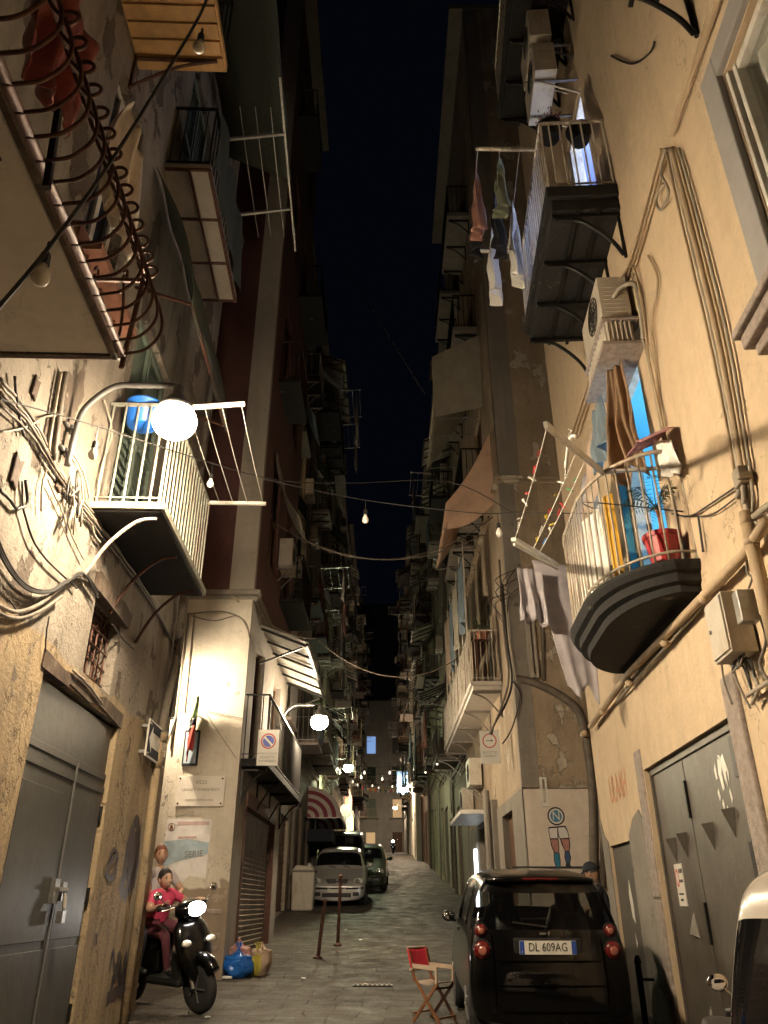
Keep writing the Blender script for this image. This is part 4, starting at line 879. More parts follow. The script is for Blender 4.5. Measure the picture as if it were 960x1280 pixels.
# room behind
b = MB(FR.M); z0, z1, a, e = 4.06, 6.95, 5.7, 9.0
b.quad((a, -3.2, z0), (e, -3.2, z0), (e, -3.2, z1 + .1), (a, -3.2, z1 + .1)); b.quad((a, -.22, z0), (a, -3.2, z0), (a, -3.2, z1 + .1), (a, -.22, z1 + .1)); b.quad((e, -.22, z0), (e, -3.2, z0), (e, -3.2, z1 + .1), (e, -.22, z1 + .1))
b.quad((a, -.22, z1 + .1), (e, -.22, z1 + .1), (e, -3.2, z1 + .1), (a, -3.2, z1 + .1)); b.quad((a, -.22, z0 - .02), (e, -.22, z0 - .02), (e, -3.2, z0 - .02), (a, -3.2, z0 - .02)); b.build('lit_room', M['cyanwall'], RA)
b = MB(FR.M); b.ball((7.35, -1.3, 5.92), .13, .13, .09, 16, 8); b.tube([(7.35, -1.3, 6.0), (7.35, -1.3, 7.12)], .01, 5); t = b.build('ceiling_lamp', M['roomglow'], None, smooth=True); tag(t, 'round white lamp glowing inside the turquoise room', 'lamp')
b = MB(FR.M)
for a, e in ((6.5, 6.58), (7.52, 7.6)): b.box(a, e, -.2, -.04, 4.08, 6.85)
b.box(6.58, 7.52, -.19, -.05, 6.76, 6.845); dr = b.build('balcony_door', M['white'], RA)
b = MB(FR.M); b.box(7.6, 7.65, -.02, .07, 4.1, 6.7); b.box(7.595, 7.655, .0, .05, 4.1, 6.72); b.build('door_leaf', mat('turquoise gloss paint', (.07, .24, .30), .4, 0, .12, 5, .05), dr)
# hanging canvases under the conditioner shelf
hang('door_canvas', FR.p(6.30, .12, 6.5), FR.p(6.62, .36, 6.5), 1.25, M['browncloth'], 'gathered brown canvas hanging over the turquoise doorway', 'canvas curtain', 2.3, .10, lambda v: .5 + .55 * v, nu=44, nv=24, skew=.1)
hang('door_canvas', FR.p(6.62, .36, 6.35), FR.p(7.05, .40, 6.25), .62, M['bluegrey'], 'blue grey striped canvas hanging behind the brown one', 'canvas curtain', 3, .06, lambda v: .6 + .6 * v, nu=34, nv=20, skew=.3)
hang('door_canvas', FR.p(6.8, .36, 6.45), FR.p(7.5, .42, 6.0), .75, M['tancloth'], 'tan canvas slanting over the far end of the rounded balcony', 'canvas curtain', 2, .06, lambda v: .7 + .4 * v, nu=34, nv=20, skew=.6)
hang('door_canvas', FR.p(7.6, .34, 6.1), FR.p(8.1, .44, 5.8), .95, M['greycloth'], 'grey cloth bunched beside the tan canvas on the rounded balcony', 'canvas curtain', 2, .06, nu=24, nv=16, skew=.15)
# laundry on that balcony
def railsheet(name, s0, s1, z0, z1, d, m, label, cat, amp=.02, sl=0.):
    b = MB(FR.M); ph = random.random() * 6
    def fn(u, v):
        s = s0 + (s1 - s0) * u; best = .7
        for (x0, y0), (x1, y1) in zip(rl, rl[1:]):
            if min(x0, x1) <= s <= max(x0, x1) and abs(x1 - x0) > 1e-6: best = y0 + (y1 - y0) * (s - x0) / (x1 - x0); break
        return (s, best + d + amp * math.sin(u * 26 + ph + v), z1 - (z1 - z0) * v - sl * u * (1 - v))
    b.grid(fn, 40, 12); return tag(b.build(name, m, None, smooth=True, solid=.004), label, cat)
railsheet('bed_sheet', 6.42, 8.5, 4.09, 4.86, -.035, M['whitecloth'], 'white sheet hung inside the rail of the rounded balcony', 'sheet', sl=-.1)
railsheet('towel', 6.31, 6.4, 4.12, 4.92, -.07, mat('mustard towel', (.60, .34, .04), .85, 0, .12, 12, .2), 'mustard yellow towel folded over next to the white sheet', 'towel')
hang('hanging_sheet', FR.p(8.6, .3, 5.12), FR.p(8.5, .98, 5.2), 1.55, M['greycloth'], 'long grey lilac sheet hanging outside the far end of the rounded balcony', 'sheet', 1.3, .02, lambda v: 1 - .5 * v, nu=36, nv=22, skew=-.15)
hang('hanging_sheet', FR.p(8.35, .9, 5.0), FR.p(8.3, 1.2, 5.02), .65, M['greycloth'], 'small grey garment pegged at the tip of the clothes rack', 'garment', 2, .05, nu=20, nv=14)
hang('printed_towel', FR.p(5.72, .1, 5.12), FR.p(6.02, .14, 5.3), .36, M['whitecloth'], 'white cloth draped over the near end of the rounded rail', 'towel', 1, .05, nu=20, nv=12)
b = MB(FR.M); b.grid(lambda u, v: (5.7 + .42 * u, .06 + .3 * v + .02 * math.sin(u * 8), 5.24 + .1 * u - .14 * v + .06 * math.sin(u * 3.1)), 16, 12); tag(b.build('printed_towel', mat('pink flowered towel', (.58, .30, .33), .85, 0, .6, 26, .2), None, smooth=True, solid=.006), 'pink flowered cloth folded over the white cloth on the rail', 'towel')
pot_plant('potted_palm', FR.p(6.14, .19, 4.07), 'small dark palm in a red pot at the near end of the rounded balcony', M['redpot'], M['leaf'], .155, .32, 15, .36, .3, leafw=.022, trunk=.3)
# air conditioner on its shelf above the doorway
t = ac_unit(FR, 6.62, .06, 6.92, 'old cream air conditioner on a shelf above the brown canvas', .86, .56, .31)
b = MB(FR.M); b.box(6.14, 7.1, .0, .40, 6.86, 6.9); b.build('shelf', M['stone'], RA, bevel=.01)
b = MB(FR.M); b.box(6.12, 7.15, .0, .43, 6.52, 6.57); b.build('shelf', M['stone'], RA, bevel=.01)
b = MB(FR.M); b.grid(lambda u, v: (6.18 + .9 * u, .37 + .012 * math.sin(u * 62), 6.57 + .28 * v), 80, 1); b.grid(lambda u, v: (6.17 + .012 * math.sin(u * 40), .08 + .29 * u, 6.57 + .28 * v), 40, 1); b.build('corrugated_sheet', M['acwhite'], RA, smooth=True)
b = MB(FR.M); b.tube(smoothpath([(6.2, .22, 7.2), (6.1, .16, 7.24), (6.0, .06, 7.2), (5.95, .05, 7.0), (5.99, .05, 6.7), (6.04, .05, 6.5)], 5), .026, 8); b.build('pipe', M['cablewhite'], RA, smooth=True)
b = MB(FR.M); b.tube(smoothpath([(6.16, .14, 7.4), (5.98, .07, 7.42), (5.9, .05, 7.2), (5.93, .05, 6.6), (6.0, .05, 6.2), (5.97, .05, 5.2)], 5), .011, 6); b.build('pipe', M['cableyellow'], RA, smooth=True)
b = MB(FR.M); b.tube(smoothpath([(6.04, .05, 6.5), (6.02, .05, 5.9), (6.03, .05, 5.2)], 4), .014, 6); b.build('pipe', M['cablewhite'], RA, smooth=True)
# ------------------------------------------------------------------ railed balconies above
def big_balcony(s0, s1, z, dep, lit=True, rack=True):
    sl = balcony(FR, RA, s0, s1, z, dep, .34, M['darkslab'], M['whiteiron'], 1.12, .115, 0, r=.0105, steps=2)
    for k in range(4):
        x = s0 + .12 + (s1 - s0 - .24) * k / 3; c = MB(FR.M)
        c.bar((x, .0, z - .03), (x, dep * .94, z - .03), .05, .05)
        c.tube(smoothpath([(x, dep * .9, z - .06), (x, dep * .55, z - .10), (x, dep * .2, z - .38), (x, .04, z - .62)], 5), .023, 8); c.tube([(x, .02, z - .02), (x, .02, z - .66)], .02, 6); c.build('bracket', M['blackiron'], sl)
    c = MB(FR.M)
    for q in (.3, .6): c.bar((s0, dep * q, z - .012), (s1, dep * q, z - .012), .04, .03)
    c.build('slab_beam', M['blackiron'], sl)
    return sl
R2 = big_balcony(6.05, 8.4, 8.4, .8); R3 = big_balcony(6.3, 8.5, 13.1, .85); R4 = big_balcony(1.4, 3.85, 8.3, .7)
for h in HR[4:6]:
    b = MB(FR.M); z0, z1 = h[2], h[3]; b.quad((6.2, -1.6, z0), (8.6, -1.6, z0), (8.6, -1.6, z1), (6.2, -1.6, z1)); b.quad((6.2, -.22, z0), (6.2, -1.6, z0), (6.2, -1.6, z1), (6.2, -.22, z1)); b.quad((8.6, -.22, z0), (8.6, -1.6, z0), (8.6, -1.6, z1), (8.6, -.22, z1)); b.quad((6.2, -.22, z1), (8.6, -.22, z1), (8.6, -1.6, z1), (6.2, -1.6, z1)); b.quad((6.2, -.22, z0 - .01), (8.6, -.22, z0 - .01), (8.6, -1.6, z0 - .01), (6.2, -1.6, z0 - .01)); b.build('lit_room', M['bluewall'], RA)
    b = MB(FR.M)
    for a, e in ((h[0], h[0] + .08), (h[1] - .08, h[1])): b.box(a, e, -.2, -.03, z0, z1)
    b.box(h[0] + .08, h[1] - .08, -.2, -.03, z1 - .1, z1 - .002); b.build('balcony_door', M['white'], RA)
b = MB(FR.M); b.ball((7.3, -.9, 10.9), .1, n=14, m=8); t = b.build('ceiling_lamp', emis('lit cold lamp', (.72, .82, 1.), 110), None, smooth=True); tag(t, 'cold white lamp glowing inside the room with the laundry balcony', 'lamp')
shutters(FR, RA, 2.0, 3.4, 8.8, 11.4, M['brownshutter'])
b = MB(FR.M); b.bar((6.5, .72, 9.92), (6.5, 1.5, 10.0), .035); b.bar((8.2, .72, 9.92), (8.2, 1.5, 10.0), .035)
for d in (.95, 1.2, 1.48): b.tube(sag((6.5, d, 9.98), (8.2, d, 9.98), .03, 6), .0045, 5)
b.build('clothes_rack', M['whiteiron'], R2)
for s0, s1, d, dr, m, lab, cat, wf in ((6.55, 6.95, 1.2, .85, 'sage', 'sage green shirt drying on the rack of the brightly lit upper balcony', 'shirt', SHIRT), (6.75, 7.2, 1.48, .95, 'pinkbrown', 'dusty rose garment drying at the outer line of the upper balcony rack', 'shirt', SHIRT), (7.0, 7.4, 1.2, 1.0, 'blackcloth', 'black trousers drying on the middle line of the upper rack', 'trousers', TROUSERS), (7.3, 7.75, 1.48, .8, 'blackcloth', 'black shirt drying on the outer line of the upper rack', 'shirt', SHIRT), (7.3, 7.7, .95, 1.2, 'whitecloth', 'long white shirt drying close to the upper balcony rail', 'shirt', SHIRT), (7.75, 8.15, 1.2, 1.05, 'whitecloth', 'white towel drying at the far end of the upper rack', 'towel', None)):
    p, q = FR.p(s0, d, 9.96), FR.p(s1, d, 9.96); hang('laundry_item', p, q, dr, M[m], lab, cat, 2, .085, wf, 'laundry on the upper rack')
bushy('flower_box', FR.p(6.25, .62, 9.78), 'dark pot of red leaves hooked on the upper balcony rail', M['black'], M['redleaf'], .15, .22, 160, .17); bushy('flower_box', FR.p(6.3, .25, 9.78), 'dark round pot by the wall on the upper balcony rail', M['black'], M['redleaf'], .15, .2, 70, .12)
ac_unit(FR, 7.0, .3, 12.4, 'white air conditioner hanging under the topmost balcony of the ochre house', .85, .6, .3); ac_unit(FR, 7.0, .3, 11.62, 'ribbed white air conditioner just below another one on the ochre house', .85, .6, .3)
# ------------------------------------------------------------------ conduits on the ochre wall
for k in range(5):
    o = k * 5.2
    cab(FR, RA, [(905 + o * .5, -30), (872 + o * .55, 60), (836 + o * .5, 170), (832 + o, 185)][:3], .014, 'cableyellow', .03 + .004 * k, .0) if k < 3 else None
    cab(FR, RA, [(832 + o * .8, 186), (850 + o * 1.05, 268), (868 + o * 1.15, 345), (888 + o * 1.15, 430), (908 + o * 1.0, 530), (922 + o * .9, 610), (934 + o * .3, 652)], (.013, .016, .03, .014, .014)[k], ('cableyellow', 'cablewhite', 'cableyellow', 'cableyellow', 'cablewhite')[k], .03, .002)
for k in range(3):
    o = k * 4.5; cab(FR, RA, [(826 + o, 186), (806 + o, 262), (786 + o, 330), (752 + o, 430), (722 + o, 520), (714 + o, 545)], .013, 'cableyellow', .025, .002)
cab(FR, RA, [(810, 320), (822, 350), (815, 400), (818, 440), (826, 520), (836, 560)], .013, 'cableyellow', .03)
cab(FR, RA, [(832, 186), (826, 215), (836, 240), (826, 262), (820, 250), (828, 230)], .013, 'cablewhite', .05)
cab(FR, RA, [(764, 70), (790, 80), (812, 66), (818, 52)], .01, 'cabledark', .03)
b = MB(FR.M); q = [V(FR.hit(x, y, .09)) for x, y in ((958, 652), (931, 692), (786, 842), (738, 908))]; b.tube(q, .038, 12); b.tube([(11.04, .09, q[-1].z), (11.2, .09, q[-1].z), (11.24, .0, q[-1].z)], .038, 12)
for k in (.15, .35, .6, .85):
    p = q[1].lerp(q[-1], k); b.tube([p - V((.03, 0, 0)), p + V((.03, 0, 0))], .043, 12)
b.build('pipe', M['cableyellow'], RA, smooth=True)
b = MB(FR.M); q = [V(FR.hit(x, y, .05)) for x, y in ((770, 878), (930, 700))]; b.tube(q, .014, 6); b.build('pipe', M['cablewhite'], RA, smooth=True)
s, _, z = FR.hit(946, 690, .08); b = MB(FR.M); b.tube([(s, .1, z + .2), (s, .1, z - .75)], .046, 12); b.tube([(s, .1, z + .2), (s, .1, z + .3)], [.046, .036], 12); b.tube([(s, .1, z + .05), (s, .1, z + .1)], .053, 12); b.tube([(s, .08, z - .7), (s - .02, .06, z - 1.6)], .03, 8); b.tube([(s + .06, .05, z - .7), (s + .05, .05, z - 1.9)], .012, 6); b.build('downpipe', M['cableyellow'], RA, smooth=True)
for pts, r in (([(938, 650), (950, 640), (970, 625)], .025), ([(934, 640), (948, 655), (965, 640)], .014), ([(925, 600), (935, 640), (945, 665)], .014), ([(940, 840), (948, 860), (940, 880)], .014), ([(934, 870), (945, 862), (965, 850)], .016), ([(934, 690), (934, 715), (940, 722), (936, 735)], .008), ([(900, 812), (905, 850), (915, 880)], .008), ([(908, 815), (925, 860), (938, 885)], .009), ([(950, 770), (958, 800), (950, 830), (960, 850)], .012)): cab(FR, RA, pts, r, 'cablewhite' if r > .013 else 'cable', .06)
s, _, z = FR.hit(930, 602, .05); b = MB(FR.M); b.box(s - .06, s + .06, .0, .1, z - .03, z + .1); b.box(s - .1, s - .05, .03, .12, z - .02, z + .03); b.tube([(s, .06, z - .02), (s + .03, .07, z - .16)], .02, 7); b.tube([(s + .03, .06, z), (s + .12, .07, z - .07)], .022, 7); b.build('junction_box', M['cablewhite'], RA, bevel=.008)
s, _, z = FR.hit(915, 785, .1); t = thing('meter_box', FR.p(s, 0, z - .2), 'grey metal meter box with loose wires on the ochre wall', 'meter box')
b = MB(FR.M); b.box(s - .17, s + .17, .02, .2, z - .22, z + .22); b.box(s - .155, s + .155, .2, .215, z - .2, z + .2); b.build('box', M['acwhite'], t, bevel=.006)
b = MB(FR.M); b.cyl((s + .1, .215, z), (s + .1, .23, z), .015, 8); b.build('lock', M['steel'], t)
for k in range(5):
    b = MB(FR.M); x = s - .12 + .05 * k; b.tube(smoothpath([(x, .1, z - .22), (x + random.uniform(-.06, .06), .13, z - .3), (x + random.uniform(-.1, .1), .08, z - .26), (x + random.uniform(-.05, .05), .05, z - .42 - .1 * (k % 2))], 4), .009, 5); b.build('wire', M[('cable', 'cabledark')[k % 2]], t)
s, _, z = FR.hit(952, 760, .06); b = MB(FR.M); b.box(s - .05, s + .05, 0.1, .22, z - .1, z + .12); b.build('junction_box', M['steel'], RA, bevel=.01)
# ------------------------------------------------------------------ bare tufa house beyond the right hand alley
HP = 25; PB1 = 9.0
RP = thing('tufa_house', (6, YP + 3, g(16)), 'peeling bare tufa house with whitewashed base and painted football legs', 'house', 'houses along the lane')
hp = [(1.2, 2.5, -.2, 3.0), (4.0, 6.6, -.2, 3.1), (2.6, 3.9, 5.6, 7.9), (5.6, 6.9, 5.6, 7.9), (2.0, 3.2, 9.9, 12.2), (5.0, 6.2, 9.9, 12.2), (2., 3.2, 14, 16.2), (5, 6.2, 14, 16.2), (2, 3.2, 18.2, 20.4), (5, 6.2, 18.2, 20.4)]
b = MB(FPF.M); b.wall(0, 8, 3.22, HP, []); b.build('wall', M['peeled'], RP)
b = MB(FPF.M); b.box(-.004, 8, -.4, .03, -.3, 3.2); b.build('base_wall', M['peeledwhite'], RP)
b = MB(FPS.M); b.wall(0, PB1, 3.22, HP, hp[2:], .25); b.quad((0, -8, -.3), (PB1, -8, -.3), (PB1, -8, HP), (0, -8, HP)); b.quad((PB1, 0, -.3), (PB1, -8, -.3), (PB1, -8, HP), (PB1, 0, HP)); b.quad((0, 0, HP), (PB1, 0, HP), (PB1, -8, HP), (0, -8, HP)); b.build('street_wall', M['peeled'], RP)
b = MB(FPS.M); b.wall(.001, PB1, -.3, 3.22, hp[:2], .25, .025); b.build('base_wall', M['concrete'], RP)
b = MB(FPF.M); b.box(-.06, 8, -.1, .07, 9.02, 9.1); b.box(-.1, 8, -.1, .11, 9.103, 9.16); b.build('ledge', M['peeled'], RP, bevel=.02)
b = MB(FPS.M); b.box(0, PB1, -.1, .1, 9.103, 9.16); b.build('ledge', M['peeled'], RP)
b = MB(FPF.M); b.box(0.0, .42, -.1, .02, 9.17, HP); b.box(-.02, .28, -.1, .018, 3.23, 9.0); b.build('corner_strip', M['concrete'], RP)
b = MB(FPF.M); q = [at_y(x, y, YP - .05) for x, y in ((643, 756), (670, 757), (677, 765), (680, 850), (690, 858), (716, 880), (730, 912), (740, 980), (742, 1080), (746, 1110))]; b.M = None; b.tube(smoothpath(q[:4], 3), .03, 8); b.tube(smoothpath([at_y(645, 848, YP - .06), at_y(672, 855, YP - .06)] + q[5:], 3), .07, 10); b.tube([at_y(753, 880, YP - .1), at_y(754, 1110, YP - .1)], .05, 8); b.build('pipe', M['cable'], RP, smooth=True)
b = MB(FPF.M); b.box(.25, .33, .02, .1, 5.05, 7.15); b.box(.37, .42, .02, .1, 5.05, 7.2); b.box(.25, .42, .03, .09, 5.06, 5.12); b.build('metal_strip', M['quoin'], RP)
b = MB(); p = at_y(678, 975, YP); b.box(p.x - .06, p.x + .06, YP - .06, YP - .0, p.z - .42, p.z - .36); b.box(p.x - .06, p.x - .02, YP - .06, YP - .01, p.z - .36, p.z); b.box(p.x + .02, p.x + .06, YP - .06, YP - .01, p.z - .36, p.z); b.box(p.x - .06, p.x + .06, YP - .06, YP - .01, p.z, p.z + .04); b.build('meter_frame', M['white'], RP)
# cables at the corner
for k, pts in enumerate(([(628, 730), (634, 800), (640, 850), (632, 880), (618, 905), (614, 918)], [(624, 700), (630, 790), (636, 846), (626, 886), (612, 918)], [(640, 850), (650, 870), (640, 910), (628, 930)], [(632, 740), (636, 790), (645, 850)])):
    b = MB(); b.tube(smoothpath([at_y(x, y, YP - .08 - .02 * k) for x, y in pts], 5), .02 if k < 2 else .012, 6); b.build('cable', M[('cabledark', 'cable', 'cabledark', 'cablewhite')[k]], RP, smooth=True)
b = MB()
for k in range(8): b.tube(smoothpath([at_y(632 + random.uniform(-8, 8), 735 + 6 * k, YP - .1), at_y(626 + random.uniform(-14, 14), 720 + 5 * k, YP - .25), at_y(640 + random.uniform(-10, 10), 705 + 6 * k, YP - .15)], 4), .008, 4)
b.build('cable', M['cabledark'], RP)
# painted legs and crest on the whitewash
def pp(x, y): return at_y(x, y, YP - .034)
def ppoly(b, pts, e):
    q = [at_y(x, y, YP) for x, y in pts]
    b.poly([(p.x, YP - .034 - e, p.z) for p in q])
S_ = lambda x, y: (670 + x * 60 / 853, 1000 + y * 90 / 1280)
mural = thing('wall_painting', pp(695, 1085), 'painted footballer legs in shorts and blue socks below a round crest', 'mural')
b = MB(); ppoly(b, [S_(*q) for q in ((212, 482), (515, 458), (560, 560), (590, 690), (415, 700), (388, 650), (380, 700), (240, 700), (215, 570))], .002); ppoly(b, [S_(*q) for q in ((238, 690), (392, 690), (408, 850), (400, 960), (318, 960), (262, 820))], .0015); ppoly(b, [S_(*q) for q in ((415, 690), (588, 680), (602, 820), (585, 930), (510, 920), (445, 790))], .0015); ppoly(b, [S_(*q) for q in ((305, 935), (412, 940), (432, 1100), (428, 1210), (345, 1205), (312, 1090))], .0015); ppoly(b, [S_(*q) for q in ((505, 905), (585, 905), (615, 1020), (600, 1150), (530, 1150), (495, 1010))], .0015); b.build('outline', M['ink'], mural)
b = MB(); ppoly(b, [S_(*q) for q in ((230, 510), (368, 500), (372, 680), (250, 682), (228, 570))], .004); ppoly(b, [S_(*q) for q in ((385, 498), (500, 485), (545, 560), (572, 672), (425, 682), (400, 640))], .004); b.build('shorts', M['paper'], mural)
b = MB(); ppoly(b, [S_(*q) for q in ((255, 705), (378, 705), (392, 850), (386, 935), (330, 935), (280, 815))], .004); ppoly(b, [S_(*q) for q in ((440, 702), (572, 698), (585, 815), (570, 905), (520, 905), (465, 780))], .004); b.build('legs', mat('painted flesh', (.42, .20, .17), .8, 0, .25, 26, 0), mural)
b = MB(); ppoly(b, [S_(*q) for q in ((322, 950), (398, 955), (416, 1100), (412, 1195), (352, 1190), (328, 1085))], .004); b.build('sock', mat('painted blue sock', (.03, .20, .32), .8, 0, .15, 26, 0), mural)
b = MB(); ppoly(b, [S_(*q) for q in ((520, 920), (575, 920), (600, 1020), (585, 1130), (540, 1130), (510, 1010))], .004); b.build('sock', mat('painted navy sock', (.05, .10, .20), .8, 0, .15, 26, 0), mural)
b = MB(); ppoly(b, [S_(*q) for q in ((525, 1120), (585, 1125), (625, 1190), (560, 1205), (515, 1180))], .0055); b.build('boot', M['ink'], mural)
b = MB(); ppoly(b, [(640, 1083), (760, 1083), (760, 1086), (640, 1086)], .001); b.build('ground_line', M['ink'], mural)
c = at_y(694.5, 1020.5, YP)
for r, e, m, nm in ((.142, .003, M['navy'], 'crest_rim'), (.118, .0045, M['plate'], 'crest_ring'), (.092, .006, mat('crest blue', (.05, .20, .36), .7, 0, .2, 30, 0), 'crest_disc')):
    b = MB(); b.poly([(c.x + r * math.cos(k * 6.2832 / 28), YP - .034 - e, c.z + r * math.sin(k * 6.2832 / 28)) for k in range(28)]); b.build(nm, m, mural)
text('N', .19, (c.x, YP - .044, c.z), (1, 0, 0), (0, -1, 0), M['plate'], mural, sx=.9)
# lane side of the tufa house
window(FPS, RP, *hp[2], M['whiteiron']); shutters(FPS, RP, *hp[3], M['brownshutter'])
for h in hp[4:]: shutters(FPS, RP, *h, M['brownshutter'])
b = MB(FPS.M); b.box(1.2, 2.5, -.15, -.1, .3, 3.0); b.build('door', M['brownshutter'], RP); b = MB(FPS.M); b.box(4.0, 6.6, -.16, -.1, .3, 3.1); b.build('roller_shutter', M['rollshutter'], RP)
b = MB(FPS.M); b.box(3.2, 3.6, -.08, .12, .5, 3.4); b.cyl((3.4, .2, .5), (3.4, .2, 3.6), .07, 10); b.build('downpipe', M['concrete'], RP)
PB = balcony(FPS, RP, 1.5, 8.8, 5.25, .62, .16, M['underside'], M['whiteiron'], 1.05, .12, 5, bm=M['concrete'], steps=2)
b = MB(FPS.M)
for k in range(14): b.grid(lambda u, v, k=k: (1.6 + k * .5 + .36 * u, .54 + .025 * math.sin(u * 12 + k), 5.5 + .75 * v), 6, 3)
b.build('rail_cloth', M['tancloth'], PB)
for k, (s, lab) in enumerate(((1.7, 'leafy pot at the near corner of the tufa house balcony'), (2.2, 'second leafy pot along the tufa house balcony rail'), (2.8, 'bushy pot further along the tufa house balcony'))): bushy('balcony_plant', FPS.p(s, .3, 5.42 + .85), lab, M['terracotta'], M['leaf'], .13, .2, 140, .2, 'pots on the tufa house balcony')
b = MB(FPS.M); b.box(1.5, 3.6, .2, .5, 6.22, 6.26); b.bar((1.55, .45, 5.42), (1.55, .45, 6.22), .03); b.bar((3.55, .45, 5.42), (3.55, .45, 6.22), .03); b.build('pot_shelf', M['rustiron'], PB)
for z in (9.6, 14.2, 18.2): balcony(FPS, RP, 1.5, 3.7, z, .6, .14, M['concrete'], M['blackiron'], 1.05, .13, 3); balcony(FPS, RP, 4.5, 6.8, z, .6, .14, M['concrete'], M['blackiron'], 1.05, .13, 3)
b = MB(FPS.M); b.box(-.05, PB1, -8, .4, HP + .003, HP + .2); b.build('cornice', M['concrete'], RP)
b = MB(FPS.M); b.grid(lambda u, v: (1.2 + 3.2 * u, .03 + 1.15 * v, 13.8 - 1.9 * v - .12 * math.sin(v * 3.1) + .04 * math.sin(u * 16)), 20, 8); aw = b.build('awning', M['greytarp'], RP, smooth=True, solid=.006)
b = MB(FPS.M); b.grid(lambda u, v: (1.18, .03 + 1.15 * v, 13.8 - 1.9 * v * (.35 + .65 * u) - 1.6 * u * (1 - v) - .5 * u), 6, 12); b.build('side_gore', M['greytarp'], aw, smooth=True)
b = MB(FPS.M)
for k in range(5): b = MB(FPS.M); b.tube([(1.25 + .78 * k, .03, 12.0), (1.25 + .78 * k, 1.15, 11.92)], .016, 6); b.build('awning_frame', M['steel'], aw)
b = MB(FPS.M); b.grid(lambda u, v: (.6 + 3.6 * u, .03 + 1.0 * v, 10.6 - 1.7 * v - .15 * math.sin(v * 3.1) + .04 * math.sin(u * 14)), 20, 8); aw = b.build('awning', M['peachcloth'], RP, smooth=True, solid=.006)
b = MB(FPS.M); b.grid(lambda u, v: (.58 + .04 * math.sin(u * 7), .03 + 1.0 * v, 10.6 - 1.7 * v - .15 * math.sin(v * 3.1) - (1.7 - 1.1 * v) * u), 8, 12); b.build('side_gore', M['peachcloth'], aw, smooth=True)
b = MB(FPS.M)
for k in range(4): b = MB(FPS.M); b.tube([(.65 + 1.16 * k, .05, 9.0), (.65 + 1.16 * k, 1.02, 8.88)], .016, 6); b.build('awning_frame', M['steel'], aw)
for k in range(4): hang('hung_curtain', FPS.p(2.0 + k * 1.25, .62, 8.3), FPS.p(2.75 + k * 1.25, .64, 8.3), 1.6, M[('bluegrey', 'greencloth', 'bluegrey', 'tancloth')[k] if k != 1 else 'greytarp'], ('blue grey', 'olive', 'second blue grey', 'tan')[k] + ' curtain hung over the long balcony of the tufa house', 'curtain', 3, .05, group='curtains over the tufa house balcony')
b = MB(FPS.M)
for k in range(7): b.tube([(1.8 + k * .9, .6, 5.4), (1.85 + k * .9, .6, 8.6)], .018, 6)
b.build('post', M['whiteiron'], PB)
p = at_y(612, 957, YP + 1.2)
road_board((p.x, YP + 1.0, p.z), .36, .60, (-.2, -1, 0), (1, -.2, 0), 'white traffic board with red ring fixed at the tufa house corner', kind='ring', lines=(('ECCETTO', .06), ('RESIDENTI', .05)))
ac_unit(FPS, 5.6, .05, 3.95, 'white air conditioner below the long balcony of the tufa house', .8, .6); ac_unit(FPS, 7.6, .05, 3.6, 'greyish air conditioner at the far end of the tufa house wall', .75, .55)
b = MB(FPS.M); b.prism([(3.9, 3.2), (6.7, 3.2), (6.7, 3.28), (3.9, 3.28)], 0, .7); b.build('canopy', M['white'], RP)
b = MB(FPS.M); b.box(7.15, 7.27, .03, .1, .75, 2.7); tag(b.build('neon_strip', M['coolstrip'], None), 'upright cold neon strip glowing beside a doorway on the right', 'light')
# ------------------------------------------------------------------ the houses further up the lane
def dull(name, c, c2, **k): return plaster(name, c, c2, tuple(x * .7 for x in c), peel=.66, streak=.4, bump=.3, off=(len(name), 3, 1), **k)
WALLS = dict(brown=dull('grey brown render', (0.377, 0.319, 0.246), (0.290, 0.239, 0.189)), rose=dull('dusty rose render', (0.435, 0.275, 0.217), (0.334, 0.217, 0.174)), olive=dull('olive grey render', (0.392, 0.377, 0.246), (0.290, 0.275, 0.189)), sand=dull('sandy render', (0.580, 0.478, 0.319), (0.464, 0.377, 0.246)),
             pale=dull('pale cream render', (0.600, 0.600, 0.580), (0.600, 0.594, 0.478)), grey=dull('cold grey render', (0.406, 0.392, 0.362), (0.304, 0.290, 0.275)), dark=dull('sooty brown render', (0.246, 0.203, 0.160), (0.174, 0.145, 0.116)))
SH = [M['brownshutter'], M['greenshutter'], mat('dark green shutter', (.03, .06, .04), .6, 0, .2, 10, .1), mat('grey shutter', (.2, .2, .19), .6, 0, .2, 10, .1)]
random.seed(23)
NUMW = ['ground', 'first', 'second', 'third', 'fourth', 'fifth']
